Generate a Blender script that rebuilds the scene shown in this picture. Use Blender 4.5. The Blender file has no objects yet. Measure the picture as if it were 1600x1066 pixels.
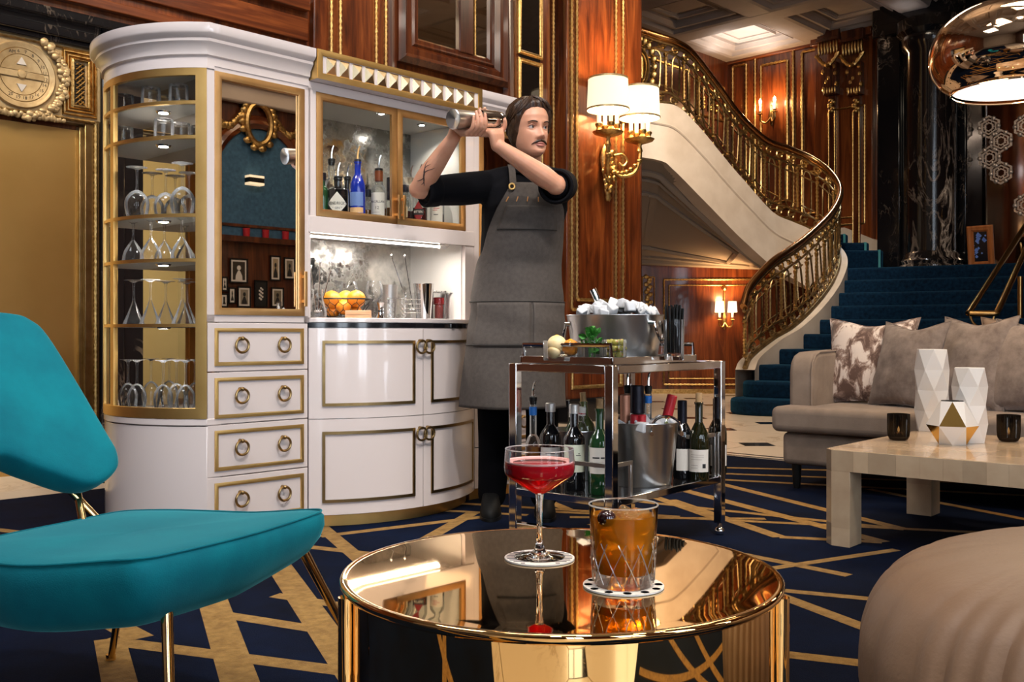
import bpy, bmesh, math, random
import numpy as np
from mathutils import Matrix, Vector, Euler, noise
random.seed(7)
PI = math.pi
SC = bpy.context.scene
COL = SC.collection

# ---------------------------------------------------------------- camera, world, exposure
F, HX, HY, CZ = 1550.0, 800.0, 522.0, 0.80           # focal length and principal point for a 1600x1066 frame, eye height
cam_d = bpy.data.cameras.new('camera'); cam = bpy.data.objects.new('camera', cam_d); COL.objects.link(cam)
cam.location = (0, 0, CZ); cam.rotation_euler = (PI/2, 0, 0)
cam_d.sensor_width = 36.0; cam_d.lens = 36.0*F/1600.0
cam_d.shift_y = -(533.0-HY)/1600.0; cam_d.clip_start = 0.02; cam_d.clip_end = 100
SC.camera = cam
SC.view_settings.view_transform = 'Standard'; SC.view_settings.look = 'None'
SC.view_settings.gamma = 1.0; SC.view_settings.use_curve_mapping = False
SC.view_settings.exposure = 0.0
cy = SC.cycles
cy.max_bounces = 14; cy.transparent_max_bounces = 24; cy.transmission_bounces = 12; cy.glossy_bounces = 6; cy.diffuse_bounces = 4
cy.caustics_reflective = False; cy.caustics_refractive = False; cy.sample_clamp_indirect = 6.0; cy.blur_glossy = 0.3
world = bpy.data.worlds.new('world'); SC.world = world; world.use_nodes = True
world.node_tree.nodes['Background'].inputs[0].default_value = (0.9, 0.75, 0.6, 1)
world.node_tree.nodes['Background'].inputs[1].default_value = 0.06

def light(name, kind, loc, energy, color=(1, 1, 1), size=1.0, size_y=None, target=None, spot=None, blend=0.5):
    d = bpy.data.lights.new(name, kind); o = bpy.data.objects.new(name, d); COL.objects.link(o)
    o.location = loc; d.energy = energy; d.color = color
    if kind == 'AREA':
        d.size = size
        if size_y: d.shape = 'RECTANGLE'; d.size_y = size_y
    else:
        d.shadow_soft_size = size
    if kind == 'SPOT': d.spot_size = spot or 1.0; d.spot_blend = blend
    if target is not None:
        o.rotation_euler = (Vector(target)-Vector(loc)).to_track_quat('-Z', 'Y').to_euler()
    return o
WARM = (1.0, 0.74, 0.46); NEUT = (1.0, 0.90, 0.80); COOL = (0.80, 0.88, 1.0)
# ---------------------------------------------------------------- frames
P0 = Vector((-1.135, 3.69, 0)); A0 = math.radians(46)
U = Vector((math.cos(A0), math.sin(A0), 0)); V = Vector((-math.sin(A0), math.cos(A0), 0))
FU = Matrix.Translation(P0) @ Matrix.Rotation(A0, 4, 'Z')      # local x along the long wall, y towards it
def uv(u, v, z=0): return P0 + U*u + V*v + Vector((0, 0, z))
# added spotlights without seen fixtures, each aimed at the group it lights
def added_spot(name, loc, target, energy, color, angle, radius=.18, blend=.7): return light(name, 'SPOT', loc, energy, color, radius, target=target, spot=math.radians(angle), blend=blend)
added_spot('cabinet_spot', (.9, .4, 4.9), (-.75, 4.0, 1.05), 560, (1., .93, .88), 46)
added_spot('cabinet_spot', (-1.9, .7, 4.9), (-1.0, 4.0, 1.0), 200, (.90, .93, 1.), 46)
added_spot('lift_spot', (-1.6, 2.8, 5.0), (-2.75, 5.7, 2.0), 760, (1., .80, .55), 50)
added_spot('bartender_spot', (1.7, 2.0, 4.9), (.05, 4.3, 1.3), 260, (1., .90, .80), 30)
added_spot('chair_spot', (2.3, .7, 4.2), (-.75, 1.95, .45), 520, (.90, .95, 1.), 26)
added_spot('table_spot', (.6, .6, 4.9), (.1, 1.5, .45), 420, (1., .88, .72), 18)
added_spot('sofa_spot', (1.5, 2.0, 5.0), (2.3, 4.9, .4), 330, (1., .85, .70), 46)
added_spot('pouf_spot', (2.0, .4, 4.6), (1.0, 1.6, .4), 120, (1., .82, .66), 34)
added_spot('trolley_spot', (1.4, 1.6, 5.0), (.55, 3.7, .5), 260, (1., .92, .84), 26)
added_spot('stair_spot', (5.1, 12.9, 5.0), (4.6, 11.2, .9), 330, (.75, .88, 1.), 70)
added_spot('balustrade_spot', (2.4, 7.6, 5.0), (2.7, 12.0, 2.2), 1000, (1., .84, .66), 48)
added_spot('wall_spot', (-.4, 5.2, 5.0), (-.9, 7.0, 3.0), 320, (1., .80, .6), 80)
added_spot('far_floor_spot', (2.4, 7.4, 5.0), (2.3, 7.6, 0), 50, (1., .86, .7), 60)
light('ceiling_uplight', 'AREA', uv(11.62-.775, 4.96-.775, 4.90), 9, (1., .93, .88), .9, target=uv(11.62-.775, 4.96-.775, 5.2))
light('ceiling_uplight', 'AREA', uv(2.9, -.6, 4.75), 22, (1., .85, .66), 1.6, target=uv(2.9, -.6, 5.2))  # added uplight, brightens the ceiling mirrored in the framed pane
# the niche's own light bar; the panels and spot after it are added
light('niche_light_bar', 'AREA', (0,0,0), 5, NEUT, .70, .02)
light('added_soft_panel', 'AREA', (-.2, 2.2, 5.05), 80, (1., .90, .78), 1.6, target=(-.2, 2.4, 0))  # added soft areas, brightness for the brass and gold to reflect
light('added_soft_panel', 'AREA', (2.6, 4.0, 5.05), 80, (1., .86, .70), 1.6, target=(2.6, 4.1, 0))
light('added_soft_panel', 'AREA', (-2.6, 1.2, 5.05), 80, (.9, .94, 1.), 1.6, target=(-2.5, 1.4, 0))
light('added_soft_panel', 'AREA', (2.6, 8.6, 5.0), 110, (1., .82, .60), 1.4, target=(2.6, 9.2, 0))
added_spot('aisle_spot', (-.2, -1.6, 5.0), (-.2, -1.4, 0), 260, (1., .90, .74), 74)  # added spot, lights the tiles that the gold drum reflects


def at_v(px, py, v=0.0):
    k = (px-HX)/F; a = P0 + V*v
    u = (k*a.y - a.x)/(U.x - k*U.y); Y = a.y + U.y*u
    return u, CZ + (HY-py)*Y/F
def at_y(px, py, Y): return Vector(((px-HX)/F*Y, Y, CZ+(HY-py)*Y/F))
def at_z(px, py, z=0.0): return at_y(px, py, (CZ-z)*F/(py-HY))
def TR(x=0, y=0, z=0, rz=0, rx=0, ry=0, s=1.0):
    return Matrix.Translation((x, y, z)) @ Euler((rx, ry, rz)).to_matrix().to_4x4() @ Matrix.Scale(s, 4)

# ---------------------------------------------------------------- mesh builder
class MB:
    def __init__(s, M=None): s.v = []; s.f = []; s.m = []; s.M = M or Matrix(); s.mi = 0
    def add(s, vs, fs, M=None):
        T = s.M @ M if M is not None else s.M
        n = len(s.v); s.v += [tuple(T @ Vector(p)) for p in vs]
        s.f += [tuple(i+n for i in f) for f in fs]; s.m += [s.mi]*len(fs); return s
    def box(s, x0, x1, y0, y1, z0, z1, M=None):
        vs = [(x, y, z) for z in (z0, z1) for y in (y0, y1) for x in (x0, x1)]
        return s.add(vs, [(0, 2, 3, 1), (4, 5, 7, 6), (0, 1, 5, 4), (2, 6, 7, 3), (0, 4, 6, 2), (1, 3, 7, 5)], M)
    def prism(s, poly, z0, z1, M=None):
        n = len(poly); vs = [(x, y, z0) for x, y in poly]+[(x, y, z1) for x, y in poly]
        fs = [tuple(range(n-1, -1, -1)), tuple(range(n, 2*n))]+[(i, (i+1) % n, n+(i+1) % n, n+i) for i in range(n)]
        return s.add(vs, fs, M)
    def lathe(s, prof, seg=24, M=None, a0=0.0, a1=2*PI, sx=1.0, sy=1.0):
        full = abs(a1-a0-2*PI) < 1e-6; na = seg if full else seg+1
        vs = []; n = len(prof)
        for i in range(na):
            a = a0+(a1-a0)*i/seg; c, q = math.cos(a), math.sin(a)
            vs += [(r*c*sx, r*q*sy, z) for r, z in prof]
        fs = []
        for i in range(seg):
            j = (i+1) % na
            for k in range(n-1):
                fs.append((i*n+k, j*n+k, j*n+k+1, i*n+k+1))
        if full and prof[0][0] > 1e-6 and prof[-1][0] > 1e-6 and math.hypot(prof[0][0]-prof[-1][0], prof[0][1]-prof[-1][1]) < .02 and n > 2:
            if math.hypot(prof[0][0]-prof[-1][0], prof[0][1]-prof[-1][1]) > 1e-7: fs += [(i*n+n-1, ((i+1) % na)*n+n-1, ((i+1) % na)*n, i*n) for i in range(seg)]
        elif full:
            if prof[0][0] > 1e-6: fs.append(tuple(i*n for i in range(na-1, -1, -1)))
            if prof[-1][0] > 1e-6: fs.append(tuple(i*n+n-1 for i in range(na)))
        return s.add(vs, fs, M)
    def cyl(s, p, q, r, r2=None, seg=14):
        return s.tube([p, q], [r, r if r2 is None else r2], seg)
    def tube(s, pts, rad, seg=10, closed=False, flat=1.0, cap=True):
        pts = [Vector(p) for p in pts]; n = len(pts)
        if not hasattr(rad, '__len__'): rad = [rad]*n
        vs = []; t0 = None; nrm = None
        for i, p in enumerate(pts):
            a = pts[(i-1) % n] if closed or i > 0 else p; b = pts[(i+1) % n] if closed or i < n-1 else p
            t = (b-a).normalized()
            if nrm is None:
                ref = Vector((0, 0, 1)) if abs(t.z) < 0.9 else Vector((1, 0, 0))
                nrm = t.cross(ref).normalized()
            else:
                nrm = (nrm - t*nrm.dot(t))
                nrm = nrm.normalized() if nrm.length > 1e-6 else t.orthogonal().normalized()
            bn = t.cross(nrm)
            for k in range(seg):
                th = 2*PI*k/seg
                vs.append(p + (nrm*math.cos(th) + bn*math.sin(th)*flat)*rad[i])
        fs = []
        for i in range(n if closed else n-1):
            j = (i+1) % n
            for k in range(seg):
                fs.append((i*seg+k, i*seg+(k+1) % seg, j*seg+(k+1) % seg, j*seg+k))
        if not closed and cap:
            fs.append(tuple(range(seg-1, -1, -1))); fs.append(tuple((n-1)*seg+k for k in range(seg)))
        return s.add(vs, fs)
    def sphere(s, c, r, seg=12, rings=8, M=None):
        rx, ry, rz = r if hasattr(r, '__len__') else (r, r, r)
        vs = [(c[0], c[1], c[2]-rz)]
        for i in range(1, rings):
            a = -PI/2+PI*i/rings
            for k in range(seg):
                b = 2*PI*k/seg; vs.append((c[0]+rx*math.cos(a)*math.cos(b), c[1]+ry*math.cos(a)*math.sin(b), c[2]+rz*math.sin(a)))
        vs.append((c[0], c[1], c[2]+rz)); fs = []
        for k in range(seg): fs.append((0, 1+(k+1) % seg, 1+k))
        for i in range(rings-2):
            for k in range(seg):
                a = 1+i*seg; fs.append((a+k, a+(k+1) % seg, a+seg+(k+1) % seg, a+seg+k))
        e = 1+(rings-2)*seg
        for k in range(seg): fs.append((e+k, e+(k+1) % seg, len(vs)-1))
        return s.add(vs, fs, M)
    def sweep(s, path, prof, closed=False, up=(0, 0, 1)):
        """prof = list of (out, up) swept along a path lying square to up; out is to the right of travel"""
        upv = Vector(up); pts = [Vector(p) for p in path]; n = len(pts); m = len(prof); vs = []
        for i, p in enumerate(pts):
            a = pts[(i-1) % n] if closed or i > 0 else None; b = pts[(i+1) % n] if closed or i < n-1 else None
            if a is None: t = (b-p).normalized(); o = t.cross(upv).normalized(); k = 1
            elif b is None: t = (p-a).normalized(); o = t.cross(upv).normalized(); k = 1
            else:
                o1 = (p-a).normalized().cross(upv).normalized(); o2 = (b-p).normalized().cross(upv).normalized()
                o = (o1+o2).normalized(); k = 1/max(0.35, o.dot(o1))
            vs += [p+o*(x*k)+upv*y for x, y in prof]
        fs = []
        for i in range(n if closed else n-1):
            j = (i+1) % n
            for k in range(m):
                fs.append((i*m+k, j*m+k, j*m+(k+1) % m, i*m+(k+1) % m))
        if not closed:
            fs.append(tuple(range(m))); fs.append(tuple((n-1)*m+k for k in range(m-1, -1, -1)))
        return s.add(vs, fs)
    def grid(s, rows, M=None, wrap=False):
        n = len(rows[0]); vs = [p for r in rows for p in r]; fs = []
        for i in range(len(rows)-1):
            for k in range(n if wrap else n-1):
                fs.append((i*n+k, i*n+(k+1) % n, (i+1)*n+(k+1) % n, (i+1)*n+k))
        return s.add(vs, fs, M)
    def build(s, name, mat=None, parent=None, M=None, smooth=40, bevel=None, seg=2, **tags):
        me = bpy.data.meshes.new(name); me.from_pydata(s.v, [], s.f); me.validate()
        mats = mat if isinstance(mat, (list, tuple)) else [mat]
        for k in mats:
            if k is not None: me.materials.append(k)
        if len(mats) > 1 and len(me.polygons) == len(s.m): me.polygons.foreach_set('material_index', s.m)
        bm = bmesh.new(); bm.from_mesh(me); bmesh.ops.recalc_face_normals(bm, faces=bm.faces); bm.to_mesh(me); bm.free()
        if smooth:
            me.polygons.foreach_set('use_smooth', [True]*len(me.polygons)); me.set_sharp_from_angle(angle=math.radians(smooth))
        o = bpy.data.objects.new(name, me); COL.objects.link(o)
        if M is not None: o.matrix_world = M
        if parent is not None: o.parent = parent
        if bevel:
            b = o.modifiers.new('bevel', 'BEVEL'); b.width = bevel; b.segments = seg; b.limit_method = 'ANGLE'; b.angle_limit = 0.6
        return tag(o, **tags)

def tag(o, label=None, cat=None, group=None, kind=None):
    if label: o['label'] = label
    if cat: o['category'] = cat
    if group: o['group'] = group
    if kind: o['kind'] = kind
    return o
def thing(name, label, cat, M=None, group=None, kind=None):
    o = bpy.data.objects.new(name, None); COL.objects.link(o); o.empty_display_size = 0.1
    if M is not None: o.matrix_world = M
    return tag(o, label, cat, group, kind)
def dup(o, M=None, label=None, parent=None, group=None):
    c = o.copy(); COL.objects.link(c)
    if M is not None: c.matrix_world = M
    c.parent = parent
    if M is not None and parent is None: c.matrix_world = M
    if label: c['label'] = label
    if group: c['group'] = group
    for k in list(o.children):
        d = dup(k, None, None, c); d.matrix_parent_inverse = k.matrix_parent_inverse.copy(); d.matrix_basis = k.matrix_basis.copy()
    return c
def inst(o, M, name=None):
    """another top-level-free copy sharing mesh data, same parent"""
    c = o.copy(); COL.objects.link(c); c.matrix_basis = M; return c
def text(s, size, M, mat, parent, name='lettering', align='CENTER', extrude=0.0004, bold=0.0):
    d = bpy.data.curves.new(name, 'FONT'); d.body = s; d.size = size; d.align_x = align; d.align_y = 'CENTER'
    d.extrude = extrude; d.offset = bold; d.resolution_u = 2; d.materials.append(mat)
    o = bpy.data.objects.new(name, d); COL.objects.link(o); o.parent = parent; o.matrix_basis = M; return o
def text_mesh(s, size, mat, parent, name='lettering', M=None, bend=None, thick=.0004, squeeze=1.0):
    """lettering as a mesh in the local x-y plane, or wrapped round a vertical cylinder of radius bend"""
    d = bpy.data.curves.new(name, 'FONT'); d.body = s; d.size = size; d.align_x = 'CENTER'; d.align_y = 'CENTER'; d.resolution_u = 1; d.extrude = thick
    t = bpy.data.objects.new(name, d); me = bpy.data.meshes.new_from_object(t); bpy.data.objects.remove(t); bpy.data.curves.remove(d)
    for v in me.vertices:
        x, y, z = v.co; x *= squeeze
        if bend: a = x/bend; v.co = (math.sin(a)*(bend+z), -math.cos(a)*(bend+z), y)
        else: v.co = (x, y, z)
    me.materials.clear(); me.materials.append(mat); o = bpy.data.objects.new(name, me); COL.objects.link(o); o.parent = parent
    if M is not None: o.matrix_basis = M
    return o
def catmull(P, n=8):
    P = [Vector(p) for p in P]; out = []
    for i in range(len(P)-1):
        a = P[i-1] if i > 0 else P[0]*2-P[1]; b = P[i]; c = P[i+1]; d = P[i+2] if i+2 < len(P) else P[-1]*2-P[-2]
        for k in range(n):
            t = k/n
            out.append(0.5*((2*b)+(c-a)*t+(2*a-5*b+4*c-d)*t*t+(3*b-a-3*c+d)*t**3))
    out.append(P[-1]); return out
def arc(cx, cy_, r, a0, a1, n): return [(cx+r*math.cos(a0+(a1-a0)*i/n), cy_+r*math.sin(a0+(a1-a0)*i/n)) for i in range(n+1)]
def lerp(a, b, t): return a+(b-a)*t

# ---------------------------------------------------------------- materials
def mat(name, color=(.8, .8, .8), rough=.5, metal=0., coat=0., trans=0., ior=1.45, emit=None, estr=0., spec=.5, sheen=0., alpha=1.):
    m = bpy.data.materials.new(name); m.use_nodes = True; b = m.node_tree.nodes['Principled BSDF']; I = b.inputs
    I['Base Color'].default_value = (*color, 1); I['Roughness'].default_value = rough; I['Metallic'].default_value = metal
    I['Coat Weight'].default_value = coat; I['Coat Roughness'].default_value = 0.06; I['Transmission Weight'].default_value = trans
    I['IOR'].default_value = ior; I['Specular IOR Level'].default_value = spec; I['Sheen Weight'].default_value = sheen
    I['Alpha'].default_value = alpha
    if emit: I['Emission Color'].default_value = (*emit, 1); I['Emission Strength'].default_value = estr
    return m
def nd(m, t, **kw):
    n = m.node_tree.nodes.new(t)
    for k, v in kw.items():
        if k in n.inputs: n.inputs[k].default_value = v
        else: setattr(n, k, v)
    return n
def lk(m, a, b): m.node_tree.links.new(a, b)
def bs(m): return m.node_tree.nodes['Principled BSDF']
def ramp(m, fac, stops, interp='LINEAR'):
    r = nd(m, 'ShaderNodeValToRGB'); e = r.color_ramp.elements; r.color_ramp.interpolation = interp
    while len(e) < len(stops): e.new(0.5)
    for k, (p, c) in enumerate(stops): e[k].position = p; e[k].color = (*c, 1)
    lk(m, fac, r.inputs[0]); return r.outputs[0]
def coords(m, scale=(1, 1, 1), rot=(0, 0, 0), kind='Object'):
    tc = nd(m, 'ShaderNodeTexCoord'); mp = nd(m, 'ShaderNodeMapping'); mp.inputs['Scale'].default_value = scale; mp.inputs['Rotation'].default_value = rot
    lk(m, tc.outputs[kind], mp.inputs[0]); return mp.outputs[0]
def bump(m, h, strength=.3, dist=.01):
    b = nd(m, 'ShaderNodeBump', Strength=strength, Distance=dist); lk(m, h, b.inputs['Height']); lk(m, b.outputs[0], bs(m).inputs['Normal']); return b
def noisy(m, scale, detail=4, vec=None, rough=.5, dist=0.):
    n = nd(m, 'ShaderNodeTexNoise', Scale=scale, Detail=detail, Roughness=rough, Distortion=dist)
    if vec is not None: lk(m, vec, n.inputs['Vector'])
    return n.outputs['Fac']
def varied(name, c0, c1, scale, rough=.5, bs_=0., bscale=None, **kw):
    m = mat(name, c0, rough, **kw); vec = coords(m)
    lk(m, ramp(m, noisy(m, scale, 5, vec), [(.3, c0), (.7, c1)]), bs(m).inputs['Base Color'])
    if bs_: bump(m, noisy(m, bscale or scale*4, 3, vec), bs_, .004)
    return m
def wood(name, dark, mid, lite, vert=True, scale=1.0, rough=.28, coat=.5):
    m = mat(name, mid, rough, coat=coat); vec = coords(m, (5*scale, 5*scale, .55*scale) if vert else (.55*scale, 5*scale, 5*scale))
    n1 = noisy(m, 1.6, 6, vec, .6, 1.2)
    v2 = coords(m, (60*scale, 60*scale, 2.2*scale) if vert else (2.2*scale, 60*scale, 60*scale)); n2 = noisy(m, 1.0, 3, v2)
    mx = nd(m, 'ShaderNodeMath', operation='MULTIPLY_ADD'); lk(m, n2, mx.inputs[0]); mx.inputs[1].default_value = .28; lk(m, n1, mx.inputs[2])
    lk(m, ramp(m, mx.outputs[0], [(.42, dark), (.62, mid), (.82, lite)]), bs(m).inputs['Base Color']); return m
def marble(name, base, vein, vein2, scale=1.0, width=.03, rough=.12, coat=.4, tall=1.0):
    m = mat(name, base, rough, coat=coat); vec = coords(m, (scale, scale, scale*tall))
    n = noisy(m, 2.2, 8, vec, .62, 1.6)
    d = nd(m, 'ShaderNodeMath', operation='SUBTRACT'); lk(m, n, d.inputs[0]); d.inputs[1].default_value = .5
    a = nd(m, 'ShaderNodeMath', operation='ABSOLUTE'); lk(m, d.outputs[0], a.inputs[0])
    n2 = noisy(m, 1.1, 3, vec)
    k = nd(m, 'ShaderNodeMath', operation='MULTIPLY_ADD'); lk(m, n2, k.inputs[0]); k.inputs[1].default_value = -.25; lk(m, a.outputs[0], k.inputs[2])
    s = nd(m, 'ShaderNodeMath', operation='ADD'); lk(m, k.outputs[0], s.inputs[0]); s.inputs[1].default_value = .155
    lk(m, ramp(m, s.outputs[0], [(0., vein), (width*.5, vein2), (width*1.6, base)]), bs(m).inputs['Base Color']); return m
def pane_mat(name, tint=(1, 1, 1), refl=.12, rough=0.0):
    m = bpy.data.materials.new(name); m.use_nodes = True; nt = m.node_tree; nt.nodes.clear()
    o = nt.nodes.new('ShaderNodeOutputMaterial'); t = nt.nodes.new('ShaderNodeBsdfTransparent'); t.inputs[0].default_value = (*tint, 1)
    g = nt.nodes.new('ShaderNodeBsdfGlossy'); g.inputs['Roughness'].default_value = rough
    l = nt.nodes.new('ShaderNodeLayerWeight'); l.inputs[0].default_value = refl
    x = nt.nodes.new('ShaderNodeMixShader'); nt.links.new(l.outputs['Fresnel'], x.inputs[0]); nt.links.new(t.outputs[0], x.inputs[1]); nt.links.new(g.outputs[0], x.inputs[2])
    nt.links.new(x.outputs[0], o.inputs[0]); return m

M = {}
M['lacquer'] = mat('cream lacquer', (.76, .665, .63), .22, coat=.8)
M['inner'] = mat('cabinet interior paint', (.82, .79, .74), .45)
M['brass'] = varied('brushed brass', (.90, .60, .22), (.74, .46, .15), 6, .40, metal=1.)
M['copper_brass'] = varied('warm aged brass', (.90, .54, .23), (.74, .42, .15), 9, .40, metal=1.)
M['dark_brass'] = varied('aged brass', (.42, .29, .13), (.28, .18, .07), 14, .3, metal=1.)
M['gold_mirror'] = mat('polished gold', (.90, .58, .24), .02, metal=1.)
M['gilt'] = varied('gilded carving', (.78, .54, .22), (.42, .25, .08), 40, .34, .5, 60, metal=1.)
M['gilt_pale'] = varied('pale gilding', (.85, .70, .42), (.55, .40, .2), 30, .38, .4, 50, metal=.7)
M['bronze'] = varied('stair bronze', (.52, .37, .18), (.25, .16, .07), 22, .36, .3, 60, metal=1.)
M['rail'] = mat('polished handrail bronze', (.50, .24, .09), .22, metal=1.)
M['chrome'] = mat('chrome', (.80, .79, .78), .06, metal=1.)
M['steel'] = varied('brushed steel', (.78, .77, .76), (.66, .65, .63), 3, .3, metal=1.)
M['black_metal'] = mat('black metal', (.02, .02, .02), .4, metal=.6)
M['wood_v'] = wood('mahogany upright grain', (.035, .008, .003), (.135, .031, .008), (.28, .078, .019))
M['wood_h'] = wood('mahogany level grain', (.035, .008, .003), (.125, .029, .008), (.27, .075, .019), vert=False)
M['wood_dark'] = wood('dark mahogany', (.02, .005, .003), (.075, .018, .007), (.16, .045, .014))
M['black_marble'] = marble('black veined marble', (.008, .008, .010), (.75, .62, .48), (.14, .11, .09), 1.5, .016, .14, .3, .5)
M['column_marble'] = marble('white veined column marble', (.010, .009, .010), (.80, .70, .60), (.25, .20, .17), 1.5, .045, .14, .3, .30)
M['cream_marble'] = marble('cream marble', (.72, .60, .47), (.50, .38, .26), (.66, .54, .41), 1.1, .03, .34, .12)
M['plaster'] = varied('cream plaster', (.60, .50, .42), (.54, .44, .36), 3, .6)
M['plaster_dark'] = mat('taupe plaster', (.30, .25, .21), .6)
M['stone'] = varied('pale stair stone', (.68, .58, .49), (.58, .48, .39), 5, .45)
M['ceiling'] = varied('ceiling plaster', (.46, .39, .34), (.40, .33, .28), 4, .7)
M['lift_door'] = varied('satin brass lift door', (.74, .48, .17), (.64, .40, .13), 2, .38, metal=1.)
M['bronze_plate'] = varied('pale bronze plate', (.62, .46, .25), (.46, .32, .16), 20, .42, .2, 60, metal=.45)
M['mirror'] = mat('mirror', (.90, .88, .86), .01, metal=1.)
m = M['antique'] = mat('antique mirror', (.75, .73, .70), .07, metal=1.); vec = coords(m)
n_ = noisy(m, 9, 8, vec, .65); lk(m, ramp(m, n_, [(.42, (.28, .27, .25)), (.52, (.62, .61, .58)), (.68, (.84, .82, .78))]), bs(m).inputs['Base Color'])
lk(m, ramp(m, n_, [(.4, (.45, .45, .45)), (.6, (.05, .05, .05))]), bs(m).inputs['Roughness'])
M['side_mirror'] = mat('turret side mirror', (.62, .58, .54), .015, metal=1.)
M['pane'] = pane_mat('clear pane', (.97, .98, .97), .12)
M['dark_glass'] = mat('dark glass', (.012, .009, .008), .04, coat=.5)
m = M['carpet'] = mat('navy carpet', (.004, .010, .035), .95, sheen=.0, spec=.1); vec = coords(m)
lk(m, ramp(m, noisy(m, 2.2, 6, vec, .7), [(.3, (.0010, .0022, .008)), (.7, (.002, .0075, .028))]), bs(m).inputs['Base Color']); bump(m, noisy(m, 350, 2, vec), .6, .004)
m = M['stripe'] = mat('gold carpet stripe', (.42, .24, .06), .85, sheen=.1, spec=.1); vec = coords(m)
lk(m, ramp(m, noisy(m, 40, 5, vec), [(.3, (.20, .10, .02)), (.7, (.36, .20, .05))]), bs(m).inputs['Base Color']); bump(m, noisy(m, 300, 2, vec), .6, .004)
m = M['stair_carpet'] = mat('blue stair carpet', (.006, .035, .085), .9, sheen=.25, spec=.1); vec = coords(m)
bs(m).inputs['Sheen Tint'].default_value = (.1, .5, .8, 1)
lk(m, ramp(m, noisy(m, 30, 5, vec), [(.3, (.0010, .006, .018)), (.7, (.0035, .021, .055))]), bs(m).inputs['Base Color']); bump(m, noisy(m, 260, 2, vec), .6, .004)
M['teal_band'] = mat('pale teal stair edging', (.06, .28, .32), .8)
m = M['teal'] = mat('teal velvet', (.0, .16, .19), .8, sheen=.35, spec=.2); vec = coords(m)
bs(m).inputs['Sheen Tint'].default_value = (.25, .95, 1., 1); bs(m).inputs['Sheen Roughness'].default_value = .35
lk(m, ramp(m, noisy(m, 5, 6, vec, .6), [(.3, (.0, .10, .135)), (.7, (.0, .165, .20))]), bs(m).inputs['Base Color']); bump(m, noisy(m, 420, 2, vec), .25, .002)
m = M['sofa'] = mat('taupe velvet', (.34, .26, .20), .9, sheen=.12, spec=.2); vec = coords(m)
lk(m, ramp(m, noisy(m, 7, 6, vec, .6), [(.3, (.20, .15, .115)), (.7, (.30, .23, .18))]), bs(m).inputs['Base Color']); bump(m, noisy(m, 260, 2, vec), .3, .002)
m = M['pillow_grey'] = mat('grey brown velvet', (.30, .24, .21), .9, sheen=.15, spec=.2); vec = coords(m)
lk(m, ramp(m, noisy(m, 11, 7, vec, .65), [(.35, (.15, .115, .10)), (.65, (.28, .225, .195))]), bs(m).inputs['Base Color']); bump(m, noisy(m, 260, 2, vec), .3, .002)
M['pillow_tan'] = varied('tan velvet', (.26, .18, .13), (.20, .135, .095), 9, .9)
m = M['pillow_crush'] = mat('crushed velvet', (.6, .5, .45), .6, sheen=.5); vec = coords(m, (1, 1, .55))
n_ = noisy(m, 13, 9, vec, .68, .8); lk(m, ramp(m, n_, [(.44, (.10, .05, .035)), (.51, (.30, .20, .16)), (.56, (.70, .60, .54))]), bs(m).inputs['Base Color']); bump(m, n_, .5, .006)
m = M['leather'] = mat('taupe leather', (.36, .255, .185), .48, spec=.4); vec = coords(m)
lk(m, ramp(m, noisy(m, 4, 5, vec), [(.3, (.22, .135, .085)), (.7, (.28, .175, .115))]), bs(m).inputs['Base Color']); bump(m, noisy(m, 120, 4, vec), .25, .003)
M['bone'] = mat('bone veneer', (.68, .54, .40), .22, coat=.5)
BONE = [varied('bone veneer tone %s' % w, tuple(.98*k*c for c in (.66, .49, .32)), tuple(k*c for c in (.55, .385, .245)), 12, .22, coat=.5) for w, k in (('light', 1.05), ('middle', .95), ('warm', .84), ('deep', .76))]
M['white_ceramic'] = mat('matt white ceramic', (.82, .79, .75), .45)
M['apron'] = varied('grey canvas apron', (.056, .046, .040), (.074, .062, .054), 60, .85, .25, 300)
M['shirt'] = mat('black shirt cotton', (.003, .003, .0045), .9, spec=.15)
M['trousers'] = mat('black trousers', (.002, .002, .003), .9, spec=.1)
m = M['skin'] = mat('skin', (.62, .31, .20), .42); bs(m).inputs['Subsurface Weight'].default_value = .15; bs(m).inputs['Subsurface Radius'].default_value = (.02, .008, .004); bs(m).inputs['Subsurface Scale'].default_value = .3
vec = coords(m); lk(m, ramp(m, noisy(m, 14, 4, vec), [(.3, (.58, .275, .17)), (.7, (.67, .35, .23))]), bs(m).inputs['Base Color'])
m = M['hair'] = mat('brown hair', (.05, .024, .012), .42); vec = coords(m, (60, 60, 6)); n_ = noisy(m, 2, 4, vec); lk(m, ramp(m, n_, [(.3, (.012, .005, .003)), (.7, (.065, .030, .013))]), bs(m).inputs['Base Color']); bump(m, n_, .6, .006)
M['pearl'] = mat('pale gold stud', (.72, .58, .36), .24, metal=1.)
M['paper'] = mat('cream paper', (.80, .74, .66), .7)
M['ink'] = mat('black ink', (.02, .02, .02), .6)
M['red_ink'] = mat('red ink', (.55, .02, .02), .6)
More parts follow.
